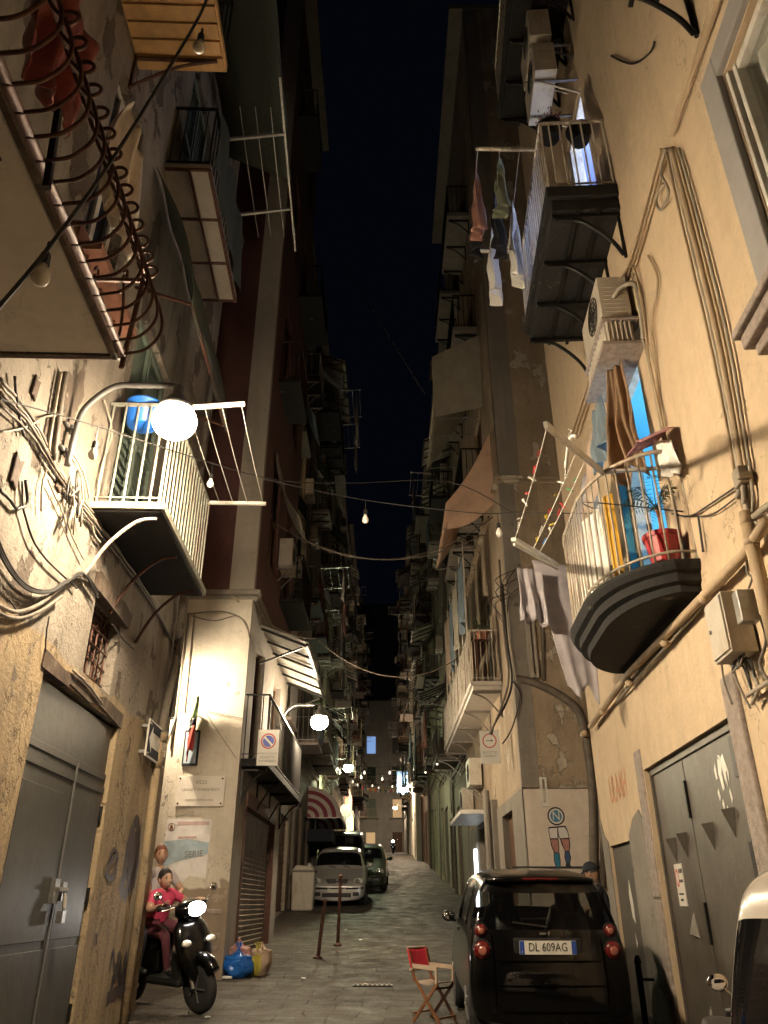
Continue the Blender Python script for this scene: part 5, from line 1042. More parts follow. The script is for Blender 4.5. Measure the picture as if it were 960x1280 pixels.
def town_house(side, x0, y0, y1, h, wall, desc, ncol, dense=1.0):
    F = Frame((x0, y0, 0), (0, 1, 0), (-side, 0, 0)); gz = g(y0) - .4; L = y1 - y0
    t = thing('town_house', (x0 + side * 3, (y0 + y1) / 2, g((y0 + y1) / 2)), desc, 'house', 'houses along the lane')
    holes = []; fl = []; z = g((y0 + y1) / 2) + 4.4; k = 1
    while z + 3 < h: fl.append((k, z)); z += 4.0 + .15 * (k % 2); k += 1
    cols = [L * (i + .5) / ncol for i in range(ncol)]
    wins = []
    for k, z in fl:
        for c in cols:
            w = random.choice((.95, 1.05, 1.15)); H = (c - w / 2, c + w / 2, z + .06, z + 2.25); holes.append(H); wins.append((k, z, c, H))
    shops = []
    for c in cols:
        w = random.choice((1.2, 1.6, 2.0)); zz = g(y0 + c); H = (c - min(w, L / ncol * .8) / 2, c + min(w, L / ncol * .8) / 2, zz + .06, zz + random.choice((2.4, 2.8))); holes.append(H); shops.append(H)
    b = MB(F.M); b.wall(0, L, gz, h, holes, .22)
    for s in (0, L): b.quad((s, 0, gz), (s, -7, gz), (s, -7, h), (s, 0, h))
    b.quad((0, -7, gz), (L, -7, gz), (L, -7, h), (0, -7, h)); b.quad((0, 0, h), (L, 0, h), (L, -7, h), (0, -7, h)); b.build('wall', wall, t)
    b = MB(F.M); b.box(-.03, L + .03, -7, .28, h + .003, h + .2); b.build('cornice', M['concrete'], t)
    b = MB(F.M); z = fl[0][1] - .35; b.box(.02, L - .02, -.05, .07, z, z + .12); b.build('ledge', M['concrete'], t)
    for (k, z, c, H) in wins:
        if random.random() < .05: a = MB(F.M); a.box(H[0] + .08, H[1] - .08, -.14, -.12, H[2] + .05, H[3] - .1); a.build('lit_window', LITW, t); f = window(F, t, *H, M['white'], d=-.09) if False else None
        else: f = shutters(F, t, *H, random.choice(SH), -.1 if random.random() < .6 else -.05)
        if random.random() < .72 * dense:
            w = min(L / ncol * .86, random.choice((1.5, 1.9, 2.4))); dep = random.choice((.5, .65, .8, .9)); sl = balcony(F, t, c - w / 2, c + w / 2, z - .12, dep, random.choice((.08, .11, .11)), random.choice((M['concrete'], M['darkslab'], M['darkslab'], M['stone'])), random.choice((M['blackiron'], M['whiteiron'], M['rustiron'], M['steel'])), 1.0, .13, random.choice((0, 0, 2, 3)), r=.011)
            if random.random() < .3:
                a = MB(F.M); m = random.choice(('greytarp', 'bluegrey', 'net', 'tancloth')); a.grid(lambda u, v: (c - w / 2 + w * u, dep + .015 + .02 * math.sin(u * 19), z + .05 + .95 * v), 20, 3); a.build('rail_cloth', M[m], sl)
            if random.random() < .38:
                a = MB(F.M); m = random.choice(('greytarp', 'bluegrey', 'tancloth', 'peachcloth', 'net', 'greycloth')); hgt = random.uniform(1.0, 1.5); w2 = w * random.uniform(.5, .95); c2 = c + random.uniform(-.2, .2)
                a.grid(lambda u, v: (c2 - w2 / 2 + w2 * u, .05 + (dep + .05) * min(1, v * 1.6) + .02 * math.sin(u * 17), z + 2.5 - hgt * v - .25 * math.sin(v * 3.14) * .4 + .02 * math.sin(u * 11)), 18, 8); a.build('sun_blind', M[m], sl, smooth=True)
            if random.random() < .5:
                a = MB(F.M)
                for q in range(random.randint(1, 3)):
                    x = c + random.uniform(-.42, .3) * w; hh = random.uniform(.25, 1.1); a.box(x, x + random.uniform(.2, .45), .06, min(dep - .1, .4), z + .001 + q * .001, z + hh)
                a.build('stored_box', M[random.choice(('acwhite', 'rollshutter', 'terracotta', 'white', 'oldwood'))], sl, bevel=.02)
            if random.random() < .3: awning(F, t, c - w / 2, c + w / 2, z + 2.75, z + 2.3, dep + .2, random.choice((M['white'], M['greytarp'], M['concrete'])), M['blackiron'], 4)
            if random.random() < .45:
                a = MB(F.M); o = .5 + random.random() * .35
                for s in (c - w * .45, c + w * .45): a.bar((s, dep - .05, z + .95), (s, dep + o, z + 1.0), .03)
                for q in (.3, .6, .95): a.tube(sag((c - w * .45, dep + o * q, z + 1.), (c + w * .45, dep + o * q, z + 1.), .03, 4), .005, 4)
                a.build('clothes_rack', M['steel'], sl); LAUN.append((F, c, dep + o * .8, z + .98, w, k, desc, y0))
            if random.random() < .35:
                a = MB(F.M)
                for i in range(int(w * 60)):
                    p = V((c + random.uniform(-.45, .45) * w, dep - random.uniform(.0, .2), z + random.uniform(.7, 1.25))); d = V((random.uniform(-1, 1), random.uniform(-1, 1), random.uniform(-.7, .8))).normalized() * .09; q = d.orthogonal() * .4
                    a.poly([p, p + d * .5 + q, p + d, p + d * .5 - q])
                a.build('foliage', M['leaf'], sl)
        elif random.random() < .6: AC.append((F, c + .9 if c + 1.4 < L else c - .9, z + .3, k, desc, y0))
        if random.random() < .2: AC.append((F, c + (.95 if random.random() < .5 else -.95), z + 2.5, k, desc, y0))
    for H in shops:
        a = MB(F.M); a.box(H[0] + .01, H[1] - .01, -.16, -.1, H[2], H[3] - .01)
        for i in range(14): a.box(H[0] + .02, H[1] - .02, -.1, -.085, H[2] + .05 + i * .16, H[2] + .05 + i * .16 + .1)
        a.build(random.choice(('roller_shutter', 'door')), random.choice((M['rollshutter'], M['brownshutter'], M['greydoor'])), t)
    a = MB(F.M); s = L - .15; a.tube([(s, .07, gz), (s, .07, h)], .05, 8); a.tube([(.2, .05, gz + 3), (.25, .05, h - 1)], .02, 6)
    zc = fl[0][1] - .6
    for q in range(3): a.tube(sag((0, .05 + .03 * q, zc + .12 * q), (L, .06 + .03 * q, zc + .1 * q + random.uniform(-.2, .3)), .1, 8), .014, 5)
    a.build('pipe', M['cable'], t)
    return t
LAUN = []; AC = []; LITW = emis('dim lit window', (1., .70, .38), .16)
town_house(-1, -2.72, 17.7, 24.2, 22, WALLS['brown'], 'grey brown house next to the maroon one on the left', 2)
town_house(-1, -2.62, 24.3, 31.5, 22.5, WALLS['dark'], 'sooty brown house second after the maroon one, left side', 3)
town_house(-1, -2.66, 31.6, 40.0, 22, WALLS['olive'], 'olive grey house on the left near the greenish lamp', 3)
town_house(-1, -2.7, 40.1, 52, 24, WALLS['sand'], 'sandy house on the left behind the striped awning', 4)
town_house(-1, -2.6, 52.1, 70, 27, WALLS['pale'], 'pale house on the left with the lit shop window', 5, .8)
town_house(-1, -2.8, 70.2, 98, 30, WALLS['grey'], 'grey house at the far left end of the lane', 6, .7)
town_house(1, 2.55, 22.7, 29.5, 22, WALLS['brown'], 'grey brown house next to the tufa house on the right', 2)
town_house(1, 2.5, 29.6, 36.5, 22, WALLS['dark'], 'sooty brown house two doors past the tufa house on the right', 3)
town_house(1, 2.5, 36.6, 44, 23, WALLS['olive'], 'olive grey house on the right opposite the greenish lamp', 3)
town_house(1, 2.45, 44.1, 52, 23.5, WALLS['rose'], 'dusty rose house on the right before the pale jutting house', 3)
town_house(1, 2.02, 52.1, 68, 26, WALLS['pale'], 'pale house jutting into the lane on the right', 4, .8)
town_house(1, 2.35, 68.2, 98, 29, WALLS['grey'], 'grey house at the far right end of the lane', 6, .7)
# houses closing the view
def end_house(y, x0, x1, h, wall, desc, lit=None):
    F = Frame((x0, y, 0), (1, 0, 0), (0, -1, 0)); t = thing('end_house', ((x0 + x1) / 2, y + 3, g(y)), desc, 'house', 'houses along the lane'); L = x1 - x0
    holes = [(c - .6, c + .6, z, z + 2.2) for c in [L * (i + .5) / 4 for i in range(4)] for z in [g(y) + .1 + 3.8 * k for k in range(int((h - g(y)) / 3.8))]]
    b = MB(F.M); b.wall(0, L, g(y) - 2, h, holes, .2); b.box(0, L, -8, -.5, g(y) - 2, h - .01); b.build('wall', wall, t)
    for i, H in enumerate(holes):
        if lit and i in (4, 9, 12): b = MB(F.M); b.box(H[0] + .05, H[1] - .05, -.12, -.1, H[2] + .05, H[3] - .05); b.build('lit_window', LITW, t)
        elif lit and i in lit: b = MB(F.M); b.box(H[0] + .05, H[1] - .05, -.12, -.1, H[2] + .05, H[3] - .05); b.build('lit_window', M['bluewin'], t)
        else: shutters(F, t, *H, SH[i % 4])
        if i % 4 in (1, 2): balcony(F, t, H[0] - .4, H[1] + .4, H[2] - .15, .7, .12, M['concrete'], M['whiteiron'], 1., .13, 2)
    b = MB(F.M); b.box(-.05, L + .05, -8, .3, h, h + .2); b.build('cornice', M['concrete'], t)
end_house(101, -6.5, 6.5, 25, WALLS['grey'], 'grey house closing the far end of the lane', (7,))
end_house(122, -9, 9, 46, WALLS['dark'], 'tall dark house rising behind the end of the lane')
def short(d): return d.replace(' next to the', ' by the').replace('two doors past the tufa house on the', 'two past the tufa house,')
seen = {}
for (F, c, z, k, desc, y0) in AC:
    key = (desc, k)
    if key in seen or y0 > 60: continue
    seen[key] = 1
    ac_unit(F, c, .03, z, f'air conditioner, floor {k}, {short(desc)}', .8, .58)
cols_ = (('whitecloth', 'white'), ('greycloth', 'grey lilac'), ('sage', 'sage green'), ('pinkbrown', 'dusty rose'), ('denim', 'dark blue'), ('blackcloth', 'black'), ('tancloth', 'tan'))
seen = set()
for i, (F, c, d, z, w, k, desc, y0) in enumerate(LAUN):
    if y0 > 45: continue
    n = 3 if y0 < 35 else 2
    for j in range(n):
        m, cn = random.choice(cols_); kind, wf, cat = random.choice((('shirt', SHIRT, 'shirt'), ('trousers', TROUSERS, 'trousers'), ('sheet', None, 'sheet'), ('towel', None, 'towel')))
        lab = f'{cn} {kind}, floor {k}, {short(desc)}'
        if lab in seen: continue
        seen.add(lab); s = c - w * .4 + w * .8 * (j + .5) / n; ww = min(.5 if kind != 'sheet' else .9, w * .8 / n * 1.1)
        hang('laundry_item', F.p(s - ww / 2, d, z), F.p(s + ww / 2, d, z), random.uniform(.7, 1.3) if kind != 'sheet' else 1.6, M[m], lab, cat, 2, .05, wf, 'laundry up the lane', nu=14, nv=9)
# lamps up the lane
FLL = Frame((-2.72, 0, 0), (0, 1, 0), (1, 0, 0)); FRR = Frame((2.3, 0, 0), (0, 1, 0), (-1, 0, 0))
street_lamp(FBS, 3.75, 4.44, .88, 'lit street lamp on the left beside the corrugated awning', M['lampglow2'], r=.18)
street_lamp(FLL, 33.0, 6.1, 1.25, 'greenish lit street lamp on the left above the striped awning', M['lampgreen'])
street_lamp(Frame((2.02, 0, 0), (0, 1, 0), (-1, 0, 0)), 56, 8.2, .7, 'warm lit street lamp on the pale jutting house at the right', M['lampwarm'])
street_lamp(FRR, 92, 10.7, 1.05, 'farthest lit street lamp over the end of the lane', M['lampend'])
# lit shop window, striped awning, bunting
F = Frame((-2.6, 52.1, 0), (0, 1, 0), (1, 0, 0)); z = g(58)
t = thing('shop_showcase', F.p(4, 0, z), 'lit glass showcase of a shop far up on the left', 'showcase'); b = MB(F.M); b.box(1.5, 6.2, .05, .5, z + .1, z + .6); b.box(1.5, 6.2, .05, .55, z + 2.5, z + 2.6); b.build('frame', M['steel'], t)
b = MB(F.M); b.box(1.55, 6.15, .06, .45, z + .62, z + 2.48); b.build('lit_glass', M['shopglow'], t)
b = MB(F.M); b.box(1.2, 6.6, .06, .3, z + 2.9, z + 3.9); tag(b.build('shop_fascia', emis('lit shop fascia', (1., .55, .3), .9), None), 'orange lit shop fascia above the glass showcase', 'shop sign')
F = Frame((-2.66, 31.6, 0), (0, 1, 0), (1, 0, 0)); z = g(29) + 2.35
sm, nt, bs = newmat('red and white stripes'); ge = N(nt, 'ShaderNodeNewGeometry'); wv = N(nt, 'ShaderNodeTexWave'); wv.bands_direction = 'Y'; wv.inputs['Scale'].default_value = .95; nt.links.new(ge.outputs['Position'], wv.inputs['Vector'])
nt.links.new(mixc(nt, ramp(nt, wv.outputs['Fac'], .48, .52), (.30, .05, .07), (.55, .48, .44)), bs.inputs['Base Color'])
b = MB(F.M); b.grid(lambda u, v: (-3.5 + 4.6 * u, .03 + 1.15 * math.sin(v * 1.57), z + 1.0 * math.cos(v * 1.57)), 20, 10)
t = thing('shop_awning', F.p(-1, 0, z), 'red and white striped rounded awning over a shop on the left', 'awning'); b.build('canopy', sm, t, smooth=True, solid=.01)
b = MB(F.M); red = mat('red awning stripe', (.22, .035, .055), .8, 0, .1, 9, .1); pal = mat('pale awning stripe', (.50, .44, .40), .8, 0, .1, 9, .1)
for s0 in (-3.52, 1.12):
    b = MB(F.M)
    for k in range(8):
        b.m = k % 2
        for q in range(10):
            a0, a1 = q * 1.5708 / 10, (q + 1) * 1.5708 / 10; r0, r1 = k / 8, (k + 1) / 8
            b.quad((s0, .03 + 1.15 * r0 * math.sin(a0), z + r0 * math.cos(a0)), (s0, .03 + 1.15 * r1 * math.sin(a0), z + r1 * math.cos(a0)), (s0, .03 + 1.15 * r1 * math.sin(a1), z + r1 * math.cos(a1)), (s0, .03 + 1.15 * r0 * math.sin(a1), z + r0 * math.cos(a1)))
    b.build('end_gore', [red, pal], t)
b = MB(F.M); b.box(-3.4, 1.0, .05, .9, z - .75, z - .35); b.build('box_sign', M['navy'], t); b = MB(F.M); b.bar((-3.5, .03, z), (-3.5, 1.18, z), .03); b.bar((1.1, .03, z), (1.1, 1.18, z), .03); b.bar((-3.5, 1.18, z), (1.1, 1.18, z), .03); b.build('awning_frame', M['steel'], t)
p = V((-1.7, 36, g(36) + 2.7)); b = MB(); b.cyl(p, p + V((0, .05, 0)), .28, 20); t = thing('round_sign', p, 'plain round sign seen from behind on the left past the awning', 'sign'); b.build('plate', M['steel'], t); b = MB(); b.cyl(p + V((0, .06, -3.0)), p + V((0, .06, .3)), .03, 8); b.build('pole', M['steel'], t)
random.seed(5)
for i, (y, z0, z1, dr) in enumerate(((62, 5.2, 5.0, .5), (66, 5.8, 5.4, .6), (72, 6.4, 6.6, .5))):
    zz = g(y); path = sag((-2.6, y, zz + z0), (2.1, y + 1, zz + z1), dr, 24); t = thing('bunting', path[0], ('lowest', 'middle', 'highest')[i] + ' string of small flags across the far lane', 'bunting', 'bunting across the lane'); b = MB(); b.tube(path, .01, 4); b.build('cord', M['cabledark'], t)
    for j, p in enumerate(path[1:-1]):
        b = MB(); b.poly([p + V((-.08, 0, 0)), p + V((.08, 0, 0)), p + V((0, .03, -.24))]); b.build('flag', M[random.choice(('c1', 'c2', 'c5', 'c4', 'c5'))], t, solid=.004)
F = Frame((-2.66, 31.6, 0), (0, 1, 0), (1, 0, 0)); hang('blue_banner', V((.9, 57, g(57) + 5.6)), V((1.7, 57.1, g(57) + 5.6)), 1.5, mat('pale blue cloth', (.12, .25, .5), .8, 0, .1, 8, .1), 'pale blue cloth hung next to the warm lamp far up the lane', 'cloth')
for i, (y, za, zb, dr, ps) in enumerate(((27, 4.4, 4.6, .45, (.2, .38, .55, .72, .88)), (33, 4.6, 4.7, .5, (.15, .33, .5, .7, .86)), (41, 4.7, 4.6, .5, (.2, .4, .6, .8)), (48, 4.8, 4.9, .5, (.2, .45, .7)))):
    festoon(sag((-2.55, y, g(y) + za), (2.4, y + .6, g(y) + zb), dr, 16), ps, ('nearest', 'second', 'third', 'farthest')[i] + ' string of small lit bulbs up the dark lane', big=.04, lit=M['tinybulb'], n=8)
# sky wires and near festoon strings
wire(sag(at_y(340, 652, 14), at_y(603, 668, 14.5), .7, 16), .012, M['cable'], 'sagging grey wire crossing the lane above the small bulbs'); wire(sag(at_y(345, 655, 14.2), at_y(618, 645, 14.6), .9, 16), .01, M['cable'], 'lower twin of the sagging grey wire over the lane')
wire(sag(at_y(395, 798, 17), at_y(600, 800, 18), .9, 16), .014, M['cable'], 'drooping wire crossing between awning and tufa house'); wire(sag(at_y(290, 745, 12), at_y(395, 798, 17), .2, 8), .02, M['cablewhite'], 'pale wire running from the ledge to the awning')
wire([at_y(418, 312, 22), at_y(531, 492, 15)], .012, M['cable'], 'thin straight wire against the night sky')
a, c = FL.p(5.2, .1, FL.hit(0, 500, .1)[2]), None
P1 = V((-2.1, 3.9, at_y(0, 499, 3.9).z)); P1.x = at_y(0, 499, 3.9).x
path = smoothpath([P1, at_y(112, 530, 5.0), at_y(330, 597, 8.0), at_y(430, 604, 9.2), at_y(560, 602, 9.6), at_y(640, 640, 8.6)], 5)
path2 = smoothpath([at_y(330, 599, 8.0), at_y(455, 625, 8.6), at_y(590, 641, 8.5), at_y(643, 641, 8.3), at_y(745, 641, 7.2), FR.p(6.0, .85, at_y(835, 632, 6.1).z), FR.p(5.95, .03, at_y(870, 640, 5.95).z)], 5)
festoon(path, [at_y(123, 533, 5.1), at_y(266, 578, 7.0)], 'dark cable with two bulbs crossing from the plaster house past the lamp', big=.036, drop=.14)
festoon(path2, [at_y(457, 625, 8.6), at_y(622, 641, 8.4), at_y(763, 640, 7.0), at_y(808, 638, 6.6)], 'dark cable with four bulbs running to the rounded balcony', big=.042, drop=.14)
cab(FR, RA, [(840, 642), (862, 645), (885, 632), (925, 605)], .008, 'cabledark', .03); cab(FR, RA, [(862, 645), (890, 643), (925, 618)], .006, 'cabledark', .03); cab(FR, RA, [(873, 646), (876, 668), (879, 690)], .01, 'cabledark', .03)
pA, pB, pC = at_y(-8, 392, 1.72), at_y(158, 172, 2.15), at_y(262, -12, 2.5)
festoon(smoothpath([pA, at_y(72, 295, 1.92), pB, at_y(245, 28, 2.42), pC], 6), [at_y(62, 303, 1.9), at_y(253, 36, 2.4)], 'close black cable with two large bulbs in front of the curled railing', r=.0075, big=.031, n=20, drop=.05)
# ------------------------------------------------------------------ cars: one lofted, subdivided shell split into body and glass
def shell(stations, gl, levels=2, cap_glass=()):
    """stations: (y, [(x, z, dy) * 8]) bottom centre to roof centre, half section; gl(k, j) says which quads are glass"""
    bm = bmesh.new(); rows = []
    for y, pts in stations:
        Lh = [bm.verts.new((-x, y + dy, z)) for x, z, dy in pts]; Rh = [bm.verts.new((x, y + dy, z)) if x > 1e-6 else Lh[i] for i, (x, z, dy) in enumerate(pts)]
        rows.append((Lh, Rh))
    def face(vs, m):
        u = []
        for v in vs:
            if v not in u: u.append(v)
        if len(u) > 2:
            try: f = bm.faces.new(u); f.material_index = m
            except ValueError: pass
    for k in range(len(rows) - 1):
        for j in range(len(rows[0][0]) - 1):
            m = 1 if gl(k, j) else 0
            (A, B), (A2, B2) = rows[k], rows[k + 1]
            face([A[j], A2[j], A2[j + 1], A[j + 1]], m); face([B[j], B[j + 1], B2[j + 1], B2[j]], m)
    for ri, (A, B) in ((0, rows[0]), (1, rows[-1])):
        for j in range(len(A) - 1): face([A[j], A[j + 1], B[j + 1], B[j]], 1 if (ri, j) in cap_glass else 0)
    bmesh.ops.recalc_face_normals(bm, faces=bm.faces)
    me = bpy.data.meshes.new('shell_tmp'); bm.to_mesh(me); bm.free()
    o = bpy.data.objects.new('shell_tmp', me); C.objects.link(o); md = o.modifiers.new('S', 'SUBSURF'); md.levels = levels; md.render_levels = levels
    dg = bpy.context.evaluated_depsgraph_get(); ev = o.evaluated_get(dg); em = ev.to_mesh()
    V_ = [v.co.copy() for v in em.vertices]; P_ = [(tuple(p.vertices), p.material_index) for p in em.polygons]
    ev.to_mesh_clear(); bpy.data.objects.remove(o); bpy.data.meshes.remove(me)
    return V_, P_
def pick(V_, P_, m, Mx):
    b = MB(); mp = {}
    for vs, mi in P_:
        if mi != m: continue
        q = []
        for i in vs:
            if i not in mp: mp[i] = b.P(Mx @ V_[i])
            q.append(mp[i])
        b.F(q)
    return b
def car_stations(L, W, H, hood, belt, ground=.16, rear_lean=.3, tail=.08, boxy=0., deck=.75, bottom_in=.08, rail=.05, tumble=None):
    w = W / 2; wt = w * (tumble or .76 + .08 * boxy); hb = .72 if not boxy else .9
    def full(y, zr, wtt, dy5, wm=w, dy4=0., zb=ground, bl=belt, rail=rail):
        return (y, [(0, zb, 0), (wm - bottom_in, zb, 0), (wm - .01, zb + .14, 0), (wm, bl * .68, 0), (wm * .975, bl, dy4), (wtt, zr - rail, dy5), (wtt * (.8 if rail < .1 else .9), zr - (0 if rail < .1 else .05), dy5), (0, zr + .015, dy5)])
    S = [full(0.0, H - .1, wt * .9, rear_lean, w * .93, tail), full(.1, H - .06, wt * .96, rear_lean + .04, w * .99, tail), full(.16 + rear_lean * .7, H - .03, wt, .2, w, 0),
         full(L * .36, H, wt, .0), full(L * .38, H, wt, .0), full(L - hood - .62, H - .02, wt, .0), full(L - hood - .5, H - .04, wt * .98, -.02)]
    def nose(y, z, wm, zb=ground): return (y, [(0, zb, 0), (wm - bottom_in, zb, 0), (wm - .01, zb + .12, 0), (wm, z * .66, 0), (wm * .96, z - .06, 0), (wm * .86, z - .01, 0), (wm * .7, z, 0), (0, z + .02, 0)])
    S += [nose(L - hood, belt + .02, w), nose(L - hood + .06, belt, w), nose(L - hood * .35, hb, w * .98), nose(L - .12, hb - .06, w * .92), nose(L, hb - .2, w * .8)]
    return S
def car_glass(k, j): return (j == 4 and k in (2, 4)) or (k == 6 and j in (5, 6))
def wheel(parent, Mx, x, y, r, wd, name='wheel'):
    sg = 1 if x > 0 else -1; X = Matrix(((0, 0, 1), (0, 1, 0), (1, 0, 0)))
    b = MB(Mx); b.lathe([(r * .6, -wd / 2), (r * .93, -wd / 2), (r, -wd * .3), (r, wd * .3), (r * .93, wd / 2), (r * .6, wd / 2)], (x, y, r), 26, X); t = b.build(name, M['rubber'], parent, smooth=False)
    c = MB(Mx); c.lathe([(.03, wd * .42 * sg), (r * .2, wd * .44 * sg), (r * .56, wd * .4 * sg), (r * .62, wd * .46 * sg), (r * .62, wd * .3 * sg)], (x, y, r), 20, X)
    for k in range(5):
        a = k * 1.2566; c.bar((x + sg * wd * .45, y, r), (x + sg * wd * .45, y + r * .56 * math.cos(a), r + r * .56 * math.sin(a)), .04, .02)
    c.build('rim', M['steel'], t)
def place(x, y, yaw, pitch=True):
    sl = math.atan((g(y + 1.4) - g(y)) / 1.4) if pitch else 0
    return Matrix.Translation((x, y, g(y))) @ Matrix.Rotation(yaw, 4, 'Z') @ Matrix.Rotation(sl * math.cos(yaw), 4, 'X')
def interior(t, Mx, L, W, belt, hood, m='black', y0=.5):
    b = MB(Mx); b.box(-W * .42, W * .42, .25, L - hood - .1, .2, .42); b.box(-W * .43, W * .43, L - hood - .35, L - hood - .02, .4, belt - .02); b.build('floor_pan', M['black'], t)
    for x in (-W * .22, W * .22):
        b = MB(Mx); b.grid(lambda u, v: 0, 0, 0) if False else None
        ys = L - hood - 1.35; b.box(x - .23, x + .23, ys, ys + .5, .4, .56); b.tube([(x, ys + .02, .5), (x, ys - .1, .85), (x, ys - .18, 1.08)], [.23, .24, .17], 10); b.tube([(x, ys - .18, 1.06), (x, ys - .19, 1.3)], [.12, .13], 10); b.build('seat', M[m], t, smooth=True)
def surf(V_, P_, Mx=None): return BVHTree.FromPolygons([tuple(v) for v in V_], [p[0] for p in P_])

# --- small black two seater, rear towards us
def two_seater():
    x, y = 1.50, 8.07; Mx = place(x, y, R(-1.0)); L, W, H, belt, hood = 2.69, 1.48, 1.425, .93, .42
    t = thing('parked_car', (x, y, g(y)), 'small black two seater car parked at the right, seen from behind', 'car', 'cars parked in the lane')
    w = W / 2; wt = w * .80
    def full(yy, zr, wtt, dy5, wm, dy4=0., zb=.2, bl=belt, lo=0): return (yy, [(0, zb, 0), (wm - .08, zb, 0), (wm, zb + .12, -lo), (wm, .62, -lo), (wm * .97, bl, dy4), (wtt, zr - .07, dy5), (wtt * .82, zr, dy5), (0, zr + .02, dy5)])
    S = [full(0., H - .07, wt * .93, .27, w * .95, .10), full(.05, H - .04, wt * .98, .27, w * .99, .12), full(.5, H - .01, wt, .04, w, 0), full(.62, H, wt, .0, w), full(1.05, H + .01, wt, 0, w), full(1.12, H + .01, wt, 0, w), full(1.72, H - .02, wt, .0, w), full(1.8, H - .05, wt * .97, -.02, w)]
    def nose(yy, z, wm): return (yy, [(0, .2, 0), (wm - .08, .2, 0), (wm, .34, 0), (wm, .6, 0), (wm * .96, z - .06, 0), (wm * .86, z - .01, 0), (wm * .7, z, 0), (0, z + .02, 0)])
    S += [nose(2.26, belt + .02, w), nose(2.34, belt - .02, w), nose(2.55, .78, w * .94), nose(2.69, .58, w * .8)]
    V_, P_ = shell(S, lambda k, j: (j == 4 and k in (0, 2, 5)) or (k == 7 and j in (5, 6)), 3, {(0, 4)})
    bvh = surf(V_, P_)
    pick(V_, P_, 0, Mx).build('body', M['carblack'], t, smooth=True); [q.build('window', M['darkglass'], t, smooth=True) for q in isl(pick(V_, P_, 1, Mx))]
    interior(t, Mx, L, W, belt, .5)
    def rear(xx, z):
        h = bvh.ray_cast(V((xx, -1, z)), V((0, 1, 0))); return h[0].y if h[0] else .05
    for sg in (-1, 1):
        for z, r, nm in ((.775, .08, 'tail_light'), (.93, .058, 'tail_light')):
            xx = sg * .60; yy = rear(xx, z); b = MB(Mx); b.lathe([(r, .02), (r * .98, -.012), (r * .8, -.03), (r * .3, -.038), (.002, -.039)], (xx, yy, z), 22, Matrix(((1, 0, 0), (0, 0, 1), (0, 1, 0)))); o = b.build(nm, M['redlens'], t, smooth=True)
            c = MB(Mx); c.lathe([(r * 1.0, -.004), (r * 1.12, -.004), (r * 1.14, .02)], (xx, yy, z), 22, Matrix(((1, 0, 0), (0, 0, 1), (0, 1, 0)))); c.build('bezel', M['black'], o)
            c = MB(Mx); c.lathe([(r * .5, -.036), (r * .46, -.043), (r * .3, -.046), (.002, -.047)], (xx, yy, z), 18, Matrix(((1, 0, 0), (0, 0, 1), (0, 1, 0)))); c.build('lens', M['lensinner'], o, smooth=True)
    yy = rear(0, .80) - .012
    b = MB(Mx); b.box(-.26, .26, yy - .008, yy, .745, .855); pl = b.build('number_plate', M['plate'], t)
    for q0 in (-.258, .215): b = MB(Mx); b.box(q0, q0 + .043, yy - .0095, yy - .0081, .747, .853); b.build('blue_band', M['plateblue'], pl)
    n3 = Mx.to_3x3(); text('DL 609AG', .098, Mx @ V((0, yy - .0105, .80)), n3 @ V((1, 0, 0)), n3 @ V((0, -1, 0)), M['ink'], pl, sx=.83)
    text('I', .03, Mx @ V((-.237, yy - .0105, .765)), n3 @ V((1, 0, 0)), n3 @ V((0, -1, 0)), M['plate'], pl)
    b = MB(Mx); b.box(-.31, .31, yy + .0, yy + .03, .70, .875); b.build('plate_recess', M['black'], t, bevel=.01)
    b = MB(Mx); yb = rear(0, .91) - .006; b.box(-.06, .0, yb - .006, yb, .90, .918); b.box(.02, .032, yb - .006, yb, .897, .924); b.build('badge', M['steel'], t)
    b = MB(Mx); b.tube(smoothpath([(-.52, rear(-.5, 1.33), 1.345), (-.3, rear(-.3, 1.35) - .05, 1.36), (.3, rear(.3, 1.35) - .05, 1.36), (.52, rear(.5, 1.33), 1.345)], 4), .028, 8); b.build('spoiler', M['carblack'], t, smooth=True)
    b = MB(Mx); b.tube([(-.17, rear(0, 1.35) - .065, 1.363), (.17, rear(0, 1.35) - .065, 1.363)], .014, 8); b.build('brake_light', M['redlens'], t)
    b = MB(Mx); b.bar((.02, rear(0, .97) - .015, .96), (-.3, rear(-.3, 1.0) - .015, 1.0), .014); b.build('wiper', M['black'], t)
    b = MB(Mx)
    for z in (.69, .5, .3): b.tube([(-.62, rear(-.6, z) + .01, z), (-.3, rear(-.3, z) - .004, z), (.3, rear(.3, z) - .004, z), (.62, rear(.6, z) + .01, z)], .008, 5)
    b.build('seam', M['seamblack'], t)
    for sg in (-1, 1):
        b = MB(Mx); b.tube([(sg * .50, rear(sg * .5, q / 20) - .001, q / 20) for q in range(7, 19)], .006, 5); b.build('seam', M['seamblack'], t)
    for sg in (-1, 1):
        b = MB(Mx); b.tube([(sg * (w - .02), 1.85, .9), (sg * (w + .04), 1.83, .92)], .02, 6); b.ball((sg * (w + .06), 1.83, .95), .075, .05, .06, 14, 8); o = b.build('wing_mirror', M['black'], t, smooth=True)
        b = MB(Mx); b.ball((sg * (w + .06), 1.80, .95), .058, .03, .045, 14, 8); b.build('mirror_glass', M['chrome'], o, smooth=True)
        b = MB(Mx); b.box(sg * w * 1.0 - .012, sg * w * 1.0 + .012, 1.1, 1.24, .86, .89); b.build('door_handle', M['black'], t)
        for yy2 in (.42, 2.24): wheel(t, Mx, sg * (w - .1), yy2, .29, .19)
    return t
two_seater()

